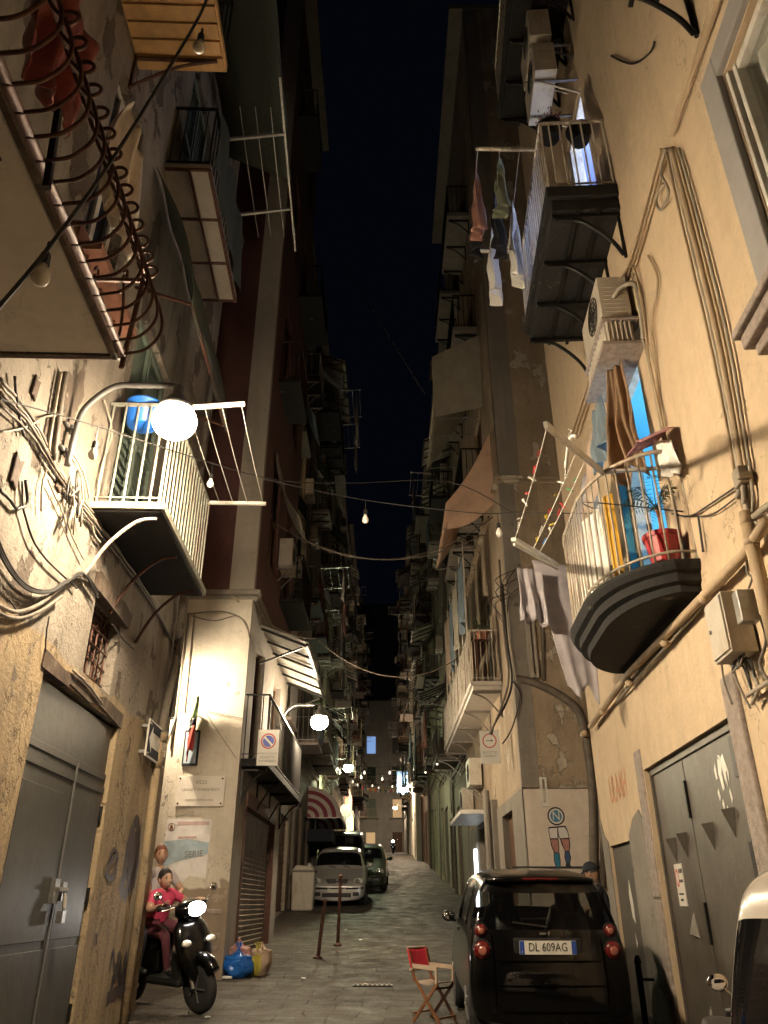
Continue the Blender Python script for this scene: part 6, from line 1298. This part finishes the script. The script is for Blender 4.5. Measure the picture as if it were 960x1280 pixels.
# --- cars parked up the lane
def lane_car(x, y, yaw, L, W, H, hood, belt, paint, label, front=True, boxy=0, gl='blackglass'):
    Mx = place(x, y, yaw); t = thing('parked_car', (x, y, g(y)), label, 'car', 'cars parked in the lane'); S = car_stations(L, W, H, hood, belt, boxy=boxy)
    V_, P_ = shell(S, car_glass, 2, {(0, 4)}); bvh = surf(V_, P_)
    pick(V_, P_, 0, Mx).build('body', M[paint], t, smooth=True); [q.build('window', M[gl], t, smooth=True) for q in isl(pick(V_, P_, 1, Mx))]
    interior(t, Mx, L, W, belt, hood + .5)
    w = W / 2
    def fr(xx, z):
        h = bvh.ray_cast(V((xx, L + 1, z)), V((0, -1, 0))); return h[0].y if h[0] else L - .1
    def re(xx, z):
        h = bvh.ray_cast(V((xx, -1, z)), V((0, 1, 0))); return h[0].y if h[0] else .05
    Xf = Matrix(((1, 0, 0), (0, 0, 1), (0, 1, 0)))
    for sg in (-1, 1):
        xx = sg * w * .74; z = .66; yy = fr(xx, z); b = MB(Mx); b.ball((xx, yy - .03, z), .15, .08, .10, 16, 10); o = b.build('headlight', M['white'], t, smooth=True)
        b = MB(Mx); b.ball((xx - sg * .02, yy + .02, z), .075, .05, .07, 14, 8); b.build('reflector', M['chrome'], o, smooth=True)
        b = MB(Mx); b.ball((sg * w * .86, re(sg * w * .84, .9) + .01, .92), .06, .04, .16, 12, 8); b.build('tail_light', M['redlens'], t, smooth=True)
        b = MB(Mx); b.ball((sg * (w + .11), L - hood - .55, belt + .08), .11, .06, .075, 12, 8); b.tube([(sg * (w - .03), L - hood - .55, belt + .03), (sg * (w + .06), L - hood - .55, belt + .06)], .025, 6); b.build('wing_mirror', M[paint], t, smooth=True)
        b = MB(Mx); zz = .34; b.box(sg * w * .66 - .09, sg * w * .66 + .09, fr(sg * w * .66, zz) - .02, fr(sg * w * .66, zz) + .012, zz - .05, zz + .05); b.build('fog_light', M['black'], t)
        for yy2 in (.62, L - .72): wheel(t, Mx, sg * (w - .1), yy2, .3, .2)
    b = MB(Mx)
    for s2 in (-1, 1): b.prism([(s2 * .03, .74), (s2 * .34, .72), (s2 * .26, .6), (s2 * .05, .56)], fr(.15, .66) - .05, fr(.15, .64) + .035)
    b.build('grille', M['black'], t)
    b = MB(Mx); b.tube([(-w * .9, fr(-w * .78, .5) - .07, .49), (-w * .6, fr(-w * .6, .5) + .005, .49), (0, fr(0, .49) + .008, .49), (w * .6, fr(w * .6, .5) + .005, .49), (w * .9, fr(w * .78, .5) - .07, .49)], .028, 8); b.build('bumper_strip', M['black'], t, smooth=True)
    b = MB(Mx); b.box(-.42, .42, fr(.3, .31) - .04, fr(0, .31) + .006, .26, .37); b.build('air_intake', M['black'], t)
    b = MB(Mx); yy = fr(0, .43) + .016; b.box(-.26, .26, yy - .02, yy + .006, .385, .495); b.build('number_plate', M['plate'], t)
    b = MB(Mx); b.ball((0, fr(0, .655) + .015, .64), .045, .012, .055, 10, 6); b.build('badge', M['chrome'], t, smooth=True)
    b = MB(Mx); b.tube([(-.35, L - hood + .02, belt + .05), (.05, L - hood - .1, belt + .10)], .012, 5); b.tube([(.1, L - hood + .02, belt + .05), (.45, L - hood - .1, belt + .10)], .012, 5); b.build('wiper', M['black'], t)
    return t
lane_car(-1.37, 28.6, R(180), 3.8, 1.68, 1.52, .95, .95, 'carsilver', 'silver hatchback facing down the lane in front of a dark van')
lane_car(-1.55, 34.2, R(180), 4.6, 1.8, 1.95, .8, 1.15, 'carvan', 'dark grey van parked behind the silver hatchback', boxy=1)
lane_car(-.62, 33.6, R(178), 3.7, 1.62, 1.5, .9, .95, 'cargreen', 'dark green hatchback beside the dark van')
lane_car(2.06, .18, R(.5), 3.06, 1.50, 1.50, .5, 1.02, 'carcream', 'cream city car cut off by the right edge of the photo', gl='darkglass') if False else None
def cream_car():
    x, y = 2.04, 3.66; Mx = place(x, y, R(181)); L, W, H, belt, hood = 3.6, 1.56, 1.62, .93, .8
    t = thing('parked_car', (x, y, g(y)), 'cream car with rounded roof at the right edge, next to the ochre house', 'car', 'cars parked in the lane')
    S = car_stations(L, W, H, hood, belt, rear_lean=.14, tail=.03, rail=.2, tumble=.93); V_, P_ = shell(S, lambda k, j: (j == 4 and k in (1, 2, 4)) or (k == 6 and j in (5, 6)), 3, {(0, 4)})
    pick(V_, P_, 0, Mx).build('body', M['carcream'], t, smooth=True); [q.build('window', M['blackglass'], t, smooth=True) for q in isl(pick(V_, P_, 1, Mx))]; interior(t, Mx, L, W, belt, hood + .5)
    for sg in (-1, 1):
        for yy2 in (.55, L - .65): wheel(t, Mx, sg * (W / 2 - .1), yy2, .29, .18)
        b = MB(Mx); b.ball((sg * W * .42, .06, .84), .07, .05, .13, 12, 8); b.build('tail_light', M['redlens'], t, smooth=True)
    return t
cream_car()

# ------------------------------------------------------------------ scooters
def scooter(name, label, lit=True):
    t = thing(name, (0, 0, 0), label, 'scooter', 'scooters in the lane')
    X = Matrix(((0, 0, 1), (0, 1, 0), (1, 0, 0)))
    for y in (.63, -.6):
        b = MB(); b.lathe([(.15, -.05), (.22, -.055), (.245, -.03), (.25, 0), (.245, .03), (.22, .055), (.15, .05)], (0, y, .25), 26, X); w = b.build('wheel', M['rubber'], t, smooth=True)
        b = MB(); b.lathe([(.03, -.045), (.15, -.048), (.155, .0), (.15, .048), (.03, .045)], (0, y, .25), 20, X)
        for k in range(5): a = k * 1.2566; b.bar((.05, y, .25), (.05, y + .14 * math.cos(a), .25 + .14 * math.sin(a)), .03, .012)
        b.build('rim', M['greypipe'], w)
    def loft(rings, m, nm, par=t):
        b = MB(); R_ = [[b.P((cx + w * math.cos(a), y + d * math.sin(a), z)) for a in [k * 2 * math.pi / 16 for k in range(16)]] for cx, y, z, w, d in rings]
        for A, B2 in zip(R_, R_[1:]):
            for k in range(16): b.F([A[k], A[(k + 1) % 16], B2[(k + 1) % 16], B2[k]])
        b.F(R_[0][::-1]); b.F(R_[-1]); return b.build(nm, m, par, smooth=True)
    loft([(0, .60, .30, .06, .05), (0, .58, .42, .15, .09), (0, .54, .56, .23, .10), (0, .50, .70, .25, .10), (0, .45, .84, .22, .09), (0, .42, .95, .13, .06)], M['carblack'], 'leg_shield')
    loft([(0, .42, .90, .10, .08), (0, .44, .96, .19, .13), (0, .46, 1.03, .21, .14), (0, .44, 1.09, .15, .10), (0, .42, 1.12, .06, .05)], M['carblack'], 'headset')
    b = MB(); b.ball((0, .55, 1.025), .125, .06, .075, 18, 10); b.build('headlight', M['headglow'] if lit else M['white'], t, smooth=True)
    for sg in (-1, 1):
        b = MB(); b.ball((sg * .17, .60, .70), .06, .045, .04, 12, 8); b.build('indicator', M['plate'], t, smooth=True)
        b = MB(); b.tube(smoothpath([(0, .42, 1.05), (sg * .2, .40, 1.06), (sg * .34, .32, 1.05)], 4), .016, 8); b.tube([(sg * .24, .385, 1.06), (sg * .36, .31, 1.05)], .022, 8); h = b.build('handlebar', M['black'], t, smooth=True)
        b = MB(); b.tube([(sg * .22, .44, 1.06), (sg * .36, .40, 1.04)], .007, 6); b.build('brake_lever', M['chrome'], h)
        b = MB(); b.tube(smoothpath([(sg * .22, .40, 1.07), (sg * .32, .40, 1.12), (sg * .37, .38, 1.17)], 3), .007, 6); b.ball((sg * .40, .37, 1.20), .06, .02, .045, 14, 8); b.build('mirror', M['chrome'], t, smooth=True)
    b = MB(); b.tube(smoothpath([(0, .85, .42), (0, .78, .5), (0, .63, .54), (0, .48, .5), (0, .42, .4)], 4), .075, 10); b.build('front_fender', M['carblack'], t, smooth=True)
    b = MB(); b.tube([(.07, .60, .25), (.07, .52, .5)], .022, 8); b.tube([(-.07, .60, .25), (-.07, .52, .5)], .022, 8); b.tube([(0, .52, .5), (0, .42, 1.0)], .03, 8); b.build('fork', M['steel'], t)
    b = MB(); b.box(-.17, .17, -.12, .46, .26, .34); b.box(-.15, .15, .3, .46, .30, .6); b.build('floorboard', M['black'], t, bevel=.03)
    loft([(0, -.42, .30, .12, .32), (0, -.42, .42, .19, .42), (0, -.46, .58, .21, .48), (0, -.48, .70, .19, .48), (0, -.48, .74, .15, .44)], M['carblack'], 'tail_body')
    loft([(0, -.42, .74, .15, .44), (0, -.42, .79, .17, .45), (0, -.44, .83, .15, .42), (0, -.44, .84, .08, .3)], M['black'], 'seat')
    b = MB(); b.ball((0, -.97, .66), .11, .04, .06, 14, 8); b.build('tail_light', M['redlens'], t, smooth=True)
    b = MB(); b.tube([(.14, -.3, .22), (.16, -.55, .26), (.16, -.85, .36)], [.03, .05, .055], 10); b.build('exhaust', M['steel'], t, smooth=True)
    return t
def stand(o, x, y, yaw, lean=0):
    o.location = (x, y, g(y)); sl = math.atan((g(y + .5) - g(y - .5)))
    o.rotation_euler = (sl * math.cos(yaw), lean, yaw); return o
def dup(o, label):
    c = copy_tree(o); c['label'] = label; return c
sc1 = scooter('scooter', 'black scooter with lit headlight and two riders coming out of the alley'); sc1.rotation_mode = 'XYZ'
SCX, SCY, SCW, SCL = -2.50, 10.28, R(-128), R(8)
far = dup(sc1, 'far scooter with bright headlight near the end of the lane'); stand(far, .85, 76, R(176))
park = scooter('scooter', 'parked scooter with chrome mirrors behind the cream car', False); stand(park, 1.96, 4.58, R(182), R(4)); park.scale = (.86, .86, .86)
stand(sc1, SCX, SCY, SCW, SCL)
# ------------------------------------------------------------------ people: one skinned body each, coloured by region
def hand_fingers(edges_add, wrist, palm_dir, side, curl, s=1.0):
    """adds a palm and five finger chains to the skeleton"""
    d = V(palm_dir).normalized(); sd = V(side).normalized(); n = d.cross(sd); w = V(wrist)
    pal = w + d * .055 * s; edges_add(w, pal, .030 * s, 'hand')
    for k, (o, L) in enumerate(((-.030, .060), (-.010, .072), (.011, .068), (.030, .054))):
        base = w + d * .085 * s + sd * o * s; a = base + (d * (1 - curl * .4) - n * curl * .6).normalized() * L * .5 * s; e = a + (d * (1 - curl) - n * curl).normalized() * L * .5 * s
        edges_add(pal, base, .0105 * s, 'hand'); edges_add(base, a, .0092 * s, 'hand'); edges_add(a, e, .0075 * s, 'hand')
    th = w + d * .03 * s - sd * .035 * s; t2 = th + (d * .7 - sd * .5 - n * curl * .5).normalized() * .035 * s; edges_add(pal, th, .011 * s, 'hand'); edges_add(th, t2, .010 * s, 'hand'); edges_add(t2, t2 + (d - n * curl).normalized() * .028 * s, .008 * s, 'hand')
def person(name, base, Mx, J, label, colours, hair, look=(0, 1, 0), cap=None, scale=1.0, bare_arm=True):
    """J: joint name -> position in local space; bones are (a, b, radius a, radius b, region)"""
    t = thing(name, base, label, 'person')
    sk = [('pelvis', 'waist', .135, .125, 'top'), ('waist', 'chest', .125, .15, 'top'), ('chest', 'neckb', .15, .07, 'top'), ('neckb', 'head0', .055, .05, 'skin')]
    for s in 'LR':
        sk += [('neckb', 'sh' + s, .07, .062, 'top'), ('sh' + s, 'el' + s, .055, .042, 'sleeve'), ('el' + s, 'wr' + s, .04, .027, 'skin'), ('pelvis', 'hip' + s, .12, .10, 'legs'), ('hip' + s, 'kn' + s, .088, .058, 'legs'), ('kn' + s, 'an' + s, .055, .038, 'legs'), ('an' + s, 'toe' + s, .042, .032, 'shoe')]
    pts = []; ed = []; rad = []; reg = []
    def node(p, r):
        p = V(p)
        for i, q in enumerate(pts):
            if (q - p).length < 1e-5: rad[i] = max(rad[i], r) if r > rad[i] * 1.0 and len(reg) < 0 else rad[i]; return i
        pts.append(p); rad.append(r); return len(pts) - 1
    segs = []
    for a, b_, ra, rb, rg in sk:
        i, j = node(J[a], ra), node(J[b_], rb); ed.append((i, j)); segs.append((V(J[a]), V(J[b_]), rg))
    def ea(a, b_, r, rg): i, j = node(a, r), node(b_, r); ed.append((i, j)); segs.append((V(a), V(b_), 'skin'))
    for s, sg in (('L', -1), ('R', 1)):
        d = V(J['wr' + s]) - V(J['el' + s]); side = d.cross(V((0, 0, 1))); hand_fingers(ea, J['wr' + s], d, side * sg, .55)
    me = bpy.data.meshes.new('sk'); me.from_pydata(pts, ed, []); o = bpy.data.objects.new('sk', me); C.objects.link(o)
    m = o.modifiers.new('Skin', 'SKIN'); 
    for i, v in enumerate(me.skin_vertices[0].data): v.radius = (rad[i], rad[i]); v.use_root = (i == 0)
    m2 = o.modifiers.new('Sub', 'SUBSURF'); m2.levels = 2; m2.render_levels = 2
    dg = bpy.context.evaluated_depsgraph_get(); ev = o.evaluated_get(dg); em = ev.to_mesh()
    b = MB(); mats = [M['skin'], colours['top'], colours['legs'], colours['shoe']]; idx = {'skin': 0, 'top': 1, 'sleeve': 1, 'legs': 2, 'shoe': 3}
    vs = [v.co.copy() for v in em.vertices]
    for v in vs: b.v.append(Mx @ v)
    for p in em.polygons:
        c = sum((vs[i] for i in p.vertices), V()) / len(p.vertices); best = None
        for A, B2, rg in segs:
            ab = B2 - A; k = max(0, min(1, (c - A).dot(ab) / max(ab.length_squared, 1e-9))); dd = (c - A - ab * k).length
            if best is None or dd < best[0]: best = (dd, rg, k)
        rg = best[1]
        if rg == 'sleeve' and best[2] > .62 and bare_arm: rg = 'skin'
        b.f.append(tuple(p.vertices)); b.mi.append(idx[rg])
    ev.to_mesh_clear(); bpy.data.objects.remove(o); bpy.data.meshes.remove(me)
    # head with face, joined to the same body mesh
    f = V(look).normalized(); r = f.cross(V((0, 0, 1))).normalized(); u = r.cross(f); h = V(J['head']); X = Matrix((r, f, u)).transposed()
    def L(a, c, e): return Mx @ (h + r * a + f * c + u * e)
    b.m = 0; n0 = len(b.v); nu, nv = 20, 14; rows = []
    for i in range(nv + 1):
        th = math.pi * i / nv; z = math.cos(th); rr = math.sin(th); row = []
        jaw = 1 - .30 * max(0, -z) ** 1.2
        for k in range(nu):
            a = 2 * math.pi * k / nu; x = rr * math.sin(a) * .076 * jaw; y = rr * math.cos(a) * .096 * (1.0 if z > 0 else (1 - .12 * -z)) + (.012 if z < -.2 and math.cos(a) > .3 else 0)
            if abs(z) < .28 and math.cos(a) > .93: y += .016 * (1 - abs(z) / .28)
            if -.05 < z < .3 and .72 < math.cos(a) < .93: y -= .009
            row.append(b.P(L(x, y, z * .118)))
        rows.append(row)
    for A, B2 in zip(rows, rows[1:]):
        for k in range(nu): b.F([A[k], B2[k], B2[(k + 1) % nu], A[(k + 1) % nu]])
    def blob(c, rx, ry, rz, mb):
        X2 = (Mx.to_3x3() @ X); mb.ball(L(*c), rx, ry, rz, 10, 6, X2)
    blob((0, .108, -.018), .013, .020, .022, b); blob((.080, 0, -.01), .012, .020, .030, b); blob((-.080, 0, -.01), .012, .020, .030, b)
    o = b.build('body', mats, t, smooth=True)
    e = MB()
    for sg in (-1, 1): blob((sg * .030, .086, .012), .013, .008, .007, e); blob((sg * .030, .091, .034), .018, .006, .004, e)
    e.build('eyes', M['ink'], t, smooth=True)
    e = MB(); blob((0, .094, -.058), .024, .008, .007, e); e.build('mouth', M['pinkbrown'], t, smooth=True)
    hb = MB(); n = 20; rows = []
    for i in range(9):
        th = math.pi * .52 * i / 8; row = []
        for k in range(n):
            a = 2 * math.pi * k / n; front = math.cos(a); lim = th * (1.0 if front < .2 else 1.0 - .38 * (front - .2) / .8)
            row.append(hb.P(L(math.sin(lim) * math.sin(a) * .084, math.sin(lim) * math.cos(a) * .104 - .006, math.cos(lim) * .126 + random.uniform(-.003, .003))))
        rows.append(row)
    for A, B2 in zip(rows, rows[1:]):
        for k in range(n): hb.F([A[k], B2[k], B2[(k + 1) % n], A[(k + 1) % n]])
    hb.build('hair', hair, t, smooth=True)
    if cap:
        cb = MB(); X2 = Mx.to_3x3() @ X; rows = []
        for i in range(8):
            th = math.pi * .5 * i / 7; rows.append([cb.P(L(math.sin(th) * math.sin(2 * math.pi * k / 20) * .09, math.sin(th) * math.cos(2 * math.pi * k / 20) * .11, math.cos(th) * .115 + .03)) for k in range(20)])
        for A, B2 in zip(rows, rows[1:]):
            for k in range(20): cb.F([A[k], B2[k], B2[(k + 1) % 20], A[(k + 1) % 20]])
        cb.poly([L(-.075, .085, .032), L(-.06, .17, .018), L(0, .195, .016), L(.06, .17, .018), L(.075, .085, .032)]); cb.build('cap', cap, t, smooth=True, solid=.004)
    return t
# riders of the scooter, in the scooter's own space (y forward)
MS = Matrix.Translation((SCX, SCY, g(SCY))) @ Matrix.Rotation(SCW, 4, 'Z') @ Matrix.Rotation(SCL, 4, 'Y')
def rider(y, lean, sc, hands, feet, hz=.86):
    J = dict(pelvis=(0, y, hz), waist=(0, y + lean * .3, hz + .17 * sc), chest=(0, y + lean * .7, hz + .36 * sc), neckb=(0, y + lean, hz + .50 * sc), head0=(0, y + lean + .015, hz + .56 * sc), head=(0, y + lean + .04, hz + .68 * sc))
    for s, sg in (('L', -1), ('R', 1)):
        J['hip' + s] = (sg * .09, y + .02, hz - .01); J['sh' + s] = (sg * .17 * sc, y + lean * .95, hz + .45 * sc); hx, hy, hz2 = hands; J['wr' + s] = (sg * hx, hy, hz2)
        a, c = V(J['sh' + s]), V(J['wr' + s]); J['el' + s] = tuple((a + c) / 2 + V((sg * .09, -.03, -.08)))
        fx, fy, fz = feet; J['an' + s] = (sg * fx, fy, fz + .06); J['toe' + s] = (sg * fx, fy + .16, fz + .02)
        p, q = V(J['hip' + s]), V(J['an' + s]); J['kn' + s] = tuple((p + q) / 2 + V((sg * .07, .22, .16)))
    return J
person('person', MS @ V((0, -.2, .3)), MS, rider(-.16, .14, .74, (.27, .27, 1.06), (.12, .22, .33), .82), 'person in a pink shirt driving the black scooter', dict(top=M['pink'], legs=mat('dark wine cotton', (.09, .02, .03), .85, 0, .2, 12, .2), shoe=M['black']), M['hair'], look=(.15, 1, -.05))
person('person', MS @ V((0, -.6, .3)), MS, {k: (v[0] - .22, v[1], v[2] + .03) if k[:2] in ('ch', 'ne', 'he', 'sh', 'el') else v for k, v in rider(-.42, .02, .98, (.15, -.06, 1.04), (.2, -.2, .36), .88).items()}, 'person in a pale shirt riding behind the driver of the scooter', dict(top=M['greycloth'], legs=M['navy'], shoe=M['black']), M['redhair'], look=(.5, 1, 0))
# person sitting by the corner of the ochre house, turned to the lane
PX, PY = 2.96, 11.5
MP = Matrix.Translation((PX, PY, g(PY) + .07)) @ Matrix.Rotation(R(72), 4, 'Z')
J = dict(pelvis=(0, 0, .56), waist=(0, .03, .74), chest=(0, .08, .94), neckb=(0, .1, 1.09), head0=(0, .12, 1.15), head=(0, .15, 1.28))
for s, sg in (('L', -1), ('R', 1)):
    J['hip' + s] = (sg * .1, .02, .55); J['kn' + s] = (sg * .15, .44, .55); J['an' + s] = (sg * .15, .40, .1); J['toe' + s] = (sg * .17, .58, .05); J['sh' + s] = (sg * .18, .08, 1.05)
    J['el' + s] = (sg * .25, .14, .82); J['wr' + s] = (sg * .14, .38, .86)
person('person', (PX, PY, g(PY)), MP, J, 'person with a dark cap and navy shirt sitting at the corner of the ochre house', dict(top=M['navy'], legs=M['denim'], shoe=M['black']), M['hair'], look=(.25, 1, -.25), cap=M['navy'])
t = thing('stool', (PX, PY, g(PY)), 'wooden stool under the seated person at the ochre house corner', 'stool')
b = MB(MP); b.box(-.2, .2, -.2, .2, .4, .44); b.build('seat', M['woodbrown'], t, bevel=.01)
for x in (-.16, .16):
    for y in (-.16, .16): b = MB(MP); b.bar((x * 1.15, y * 1.15, -.07), (x, y, .4), .035); b.build('leg', M['woodbrown'], t)
# ------------------------------------------------------------------ things standing in the lane
def bag(name, p, r, h, m, label, cat, seed, knot=True, sx=1., sy=1.):
    random.seed(seed); t = thing(name, p, label, cat); P = V(p); b = MB(); nu, nv = 26, 16; ph = [random.random() * 6 for _ in range(6)]
    from mathutils import noise
    nu, nv = 56, 34
    def fn(u, v):
        a = u * 6.2832; z = v; rr = r * (math.sin(min(1, z * 1.1 + .30) * math.pi * .66) if z < .78 else max(.10, (1 - z) * 2.1))
        q = V((math.cos(a) * 1.0, math.sin(a) * 1.0, z * 1.6)) + V((ph[0], ph[1], ph[2]))
        k = 1 + .30 * (noise.noise(q * 1.3)) + .16 * abs(noise.noise(q * 3.1)) + .10 * abs(noise.noise(q * 6.5)) - .04
        return P + V((sx * rr * k * math.cos(a), sy * rr * k * math.sin(a), h * (z + .08 * noise.noise(q * 2.2) * z if z > .02 else 0)))
    b.grid(fn, nu, nv); b.F([b.P(fn(k / nu, 0)) for k in range(nu)]); b.build('sack', m, t, smooth=True)
    if knot:
        b = MB(); top = P + V((0, 0, h * .96)); b.tube([top - V((0, 0, .05)), top + V((0, 0, .02))], .022, 7); b.poly([top, top + V((-.05, 0, .10)), top + V((-.01, .01, .11))]); b.poly([top, top + V((.045, .01, .09)), top + V((.01, .0, .12))]); b.build('knot', m, t, solid=.004)
    return t
def ground_at(px, py):
    r = ray(px, py); lo, hi = 2., 90.
    for _ in range(60):
        m = (lo + hi) / 2; p = EYE + r * (m / r.y)
        if p.z > g(m): lo = m
        else: hi = m
    return EYE + r * (lo / r.y)
def gp(px, py): p = ground_at(px, py); return V((p.x, p.y, g(p.y)))
p = gp(296, 1222); bag('rubbish_bag', p, .2, .34, M['bluebag'], 'blue shiny rubbish bag at the foot of the maroon house', 'rubbish bag', 3, sx=1.1)
p2 = gp(320, 1219); bag('rubbish_bag', p2, .095, .32, M['yellowbag'], 'small yellow tied carrier bag beside the blue rubbish bag', 'rubbish bag', 5)
bag('rubbish_bag', p + V((-.05, .32, 0)), .19, .46, M['pinkbag'], 'dull pink paper sack behind the blue rubbish bag', 'rubbish bag', 8, False); bag('rubbish_bag', p + V((.28, .30, 0)), .15, .42, M['tancloth'], 'brown paper sack behind the yellow carrier bag', 'rubbish bag', 9, False)
bag('rubbish_bag', p + V((-.26, .05, 0)), .09, .18, M['greytarp'], 'small olive bag squeezed left of the blue rubbish bag', 'rubbish bag', 12)
random.seed(4)
q = gp(282, 1222); b = MB(); b.box(q.x - .08, q.x + .12, q.y - .2, q.y - .08, q.z + .001, q.z + .03); tag(b.build('paper_scrap', M['paper'], None, bevel=.008), 'white scrap of paper lying in front of the blue bag', 'litter')
for (bx, by, tx, ty, lab) in ((397, 1198, 406, 1126, 'leaning dark iron post nearest to the rubbish bags'), (422, 1182, 426, 1095, 'dark iron post in front of the silver hatchback')):
    a = gp(bx, by); e = at_y(tx, ty, a.y); t = thing('iron_post', a, lab, 'bollard', 'iron posts in the lane')
    b = MB(); b.tube([a - V((0, 0, .05)), e], .032, 12); b.tube([e - (e - a) * .02, e, e + (e - a).normalized() * .03], [.042, .042, .02], 12); b.build('shaft', M['rustiron'], t, smooth=False); b = MB(); b.lathe([(.08, -.04), (.08, .02), (.05, .035), (.035, .05)], a, 16); b.build('foot', M['rustiron'], t)
# drain grate, light slab in the road
a = gp(466, 1231); b = MB()
s = .09
b.box(a.x - .26, a.x + .26, a.y - .16, a.y + .16, a.z - .05, a.z + .004); t = thing('drain_grate', a, 'rusty iron drain grate in the middle of the lane', 'drain grate'); b.build('frame', M['blackiron'], t)
b = MB()
for k in range(8): b.box(a.x - .24 + .063 * k, a.x - .21 + .063 * k, a.y - .13, a.y + .13, a.z + .0045, a.z + .012)
b.build('bars', M['rustiron'], t)
# wheeled bin
a = gp(377, 1139); t = thing('rubbish_bin', a, 'pale rounded bin standing at the left before the parked cars', 'bin'); b = MB()
b.prism([(a.x - .3, a.z), (a.x + .28, a.z), (a.x + .32, a.z + .98), (a.x + .22, a.z + 1.12), (a.x - .22, a.z + 1.14), (a.x - .32, a.z + 1.0)], a.y, a.y + .6); b.build('body', M['acwhite'], t, bevel=.05)
b = MB(); b.box(a.x - .34, a.x + .34, a.y - .03, a.y + .64, a.z + .96, a.z + 1.02); b.build('rim', M['concrete'], t, bevel=.02)
# folding chair with red canvas
a = V((.52, 9.5, g(9.5))); Mc = Matrix.Translation(a) @ Matrix.Rotation(R(-128), 4, 'Z') @ Matrix.Scale(.78, 4)
t = thing('folding_chair', a, 'wooden folding chair with red canvas back next to the black car', 'chair')
for x in (-.2, .2):
    b = MB(Mc); b.bar((x, .22, .0), (x, -.16, .50), .024, .036); b.bar((x, -.20, .0), (x, .20, .44), .024, .036); b.bar((x, -.16, .46), (x, -.26, .84), .024, .036); b.build('leg', M['woodbrown'], t)
    b = MB(Mc); b.bar((x, -.2, .64), (x, .2, .62), .022, .05); b.bar((x, .19, .44), (x, .19, .62), .022, .03); b.build('armrest', M['tancloth'], t)
for y, z in ((.21, .06), (-.19, .1), (.12, .38)): b = MB(Mc); b.bar((-.2, y, z), (.2, y, z), .025); b.build('crossbar', M['woodbrown'], t)
b = MB(Mc); b.grid(lambda u, v: (-.2 + .4 * u, -.16 + .36 * v, .46 - .03 * math.sin(v * 3.14)), 8, 8); b.build('seat', M['tancloth'], t, smooth=True, solid=.006)
b = MB(Mc); b.grid(lambda u, v: (-.24 + .48 * u, -.195 - .06 * v - .02 * math.sin(u * 3.14), .60 + .24 * v), 10, 6); bk = b.build('backrest', M['redcloth'], t, smooth=True, solid=.01)
nn = Mc.to_3x3(); text('A', .13, Mc @ V((0.03, -.262, .72)), nn @ V((1, 0, 0)), nn @ V((0, -1, .25)), M['plate'], bk); 
b = MB(Mc); b.tube([(-.25, -.2, .6), (.25, -.2, .6)], .02, 8); b.build('rail', M['tancloth'], t); b = MB(Mc); b.tube([(-.22, -.27, .85), (.22, -.27, .85)], .014, 8); b.build('rail', M['tancloth'], t)
# litter and stains on the paving
random.seed(31)
for k in range(14):
    x, y = random.uniform(-1.9, .5), random.uniform(8.5, 19); z = g(y); b = MB(); b.poly([(x + .05 * math.cos(a) * random.uniform(.5, 1.2), y + .05 * math.sin(a) * random.uniform(.5, 1.2), z + .006 + .012 * random.random()) for a in (0, 1.1, 2.3, 3.3, 4.5, 5.4)]); tag(b.build('paper_scrap', M[random.choice(('paper', 'tancloth', 'greytarp'))], None, solid=.003), 'small flattened scrap of litter on the paving', 'litter', 'litter scraps on the paving')

# ------------------------------------------------------------------ light, sky, camera
W = bpy.data.worlds.new('World'); scene.world = W; W.use_nodes = True; nt = W.node_tree; bg = nt.nodes['Background']
sky = nt.nodes.new('ShaderNodeTexSky'); sky.sky_type = 'NISHITA'; sky.sun_disc = False; sky.sun_elevation = R(-4.5); sky.sun_rotation = R(200); sky.altitude = 50; sky.dust_density = 1.5
hs = nt.nodes.new('ShaderNodeMix'); hs.data_type = 'RGBA'; hs.blend_type = 'ADD'; hs.inputs[0].default_value = 1.0; hs.inputs[7].default_value = (.0005, .0007, .0015, 1)
ml = nt.nodes.new('ShaderNodeMix'); ml.data_type = 'RGBA'; ml.blend_type = 'MULTIPLY'; ml.inputs[0].default_value = 1.0; ml.inputs[7].default_value = (.004, .004, .004, 1)
nt.links.new(sky.outputs[0], ml.inputs[6]); nt.links.new(ml.outputs[2], hs.inputs[6]); nt.links.new(hs.outputs[2], bg.inputs[0]); bg.inputs[1].default_value = 1.0
cam = bpy.data.cameras.new('camera'); cam.sensor_fit = 'VERTICAL'; cam.sensor_height = 36; cam.lens = FPX / 1280 * 36; cam.clip_start = .05; cam.clip_end = 2000
co = bpy.data.objects.new('camera', cam); C.objects.link(co); co.location = EYE; co.rotation_euler = (R(90) + PITCH, 0, 0); scene.camera = co
vs = scene.view_settings; vs.view_transform = 'Standard'; vs.look = 'None'; vs.exposure = 0.8; vs.gamma = 1.0; vs.use_curve_mapping = False
cy = scene.cycles; cy.use_denoising = True; cy.max_bounces = 8; cy.diffuse_bounces = 5; cy.glossy_bounces = 4; cy.transparent_max_bounces = 12; cy.sample_clamp_indirect = 6; cy.caustics_reflective = False; cy.caustics_refractive = False
try: cy.denoiser = 'OPENIMAGEDENOISE'
except Exception: pass
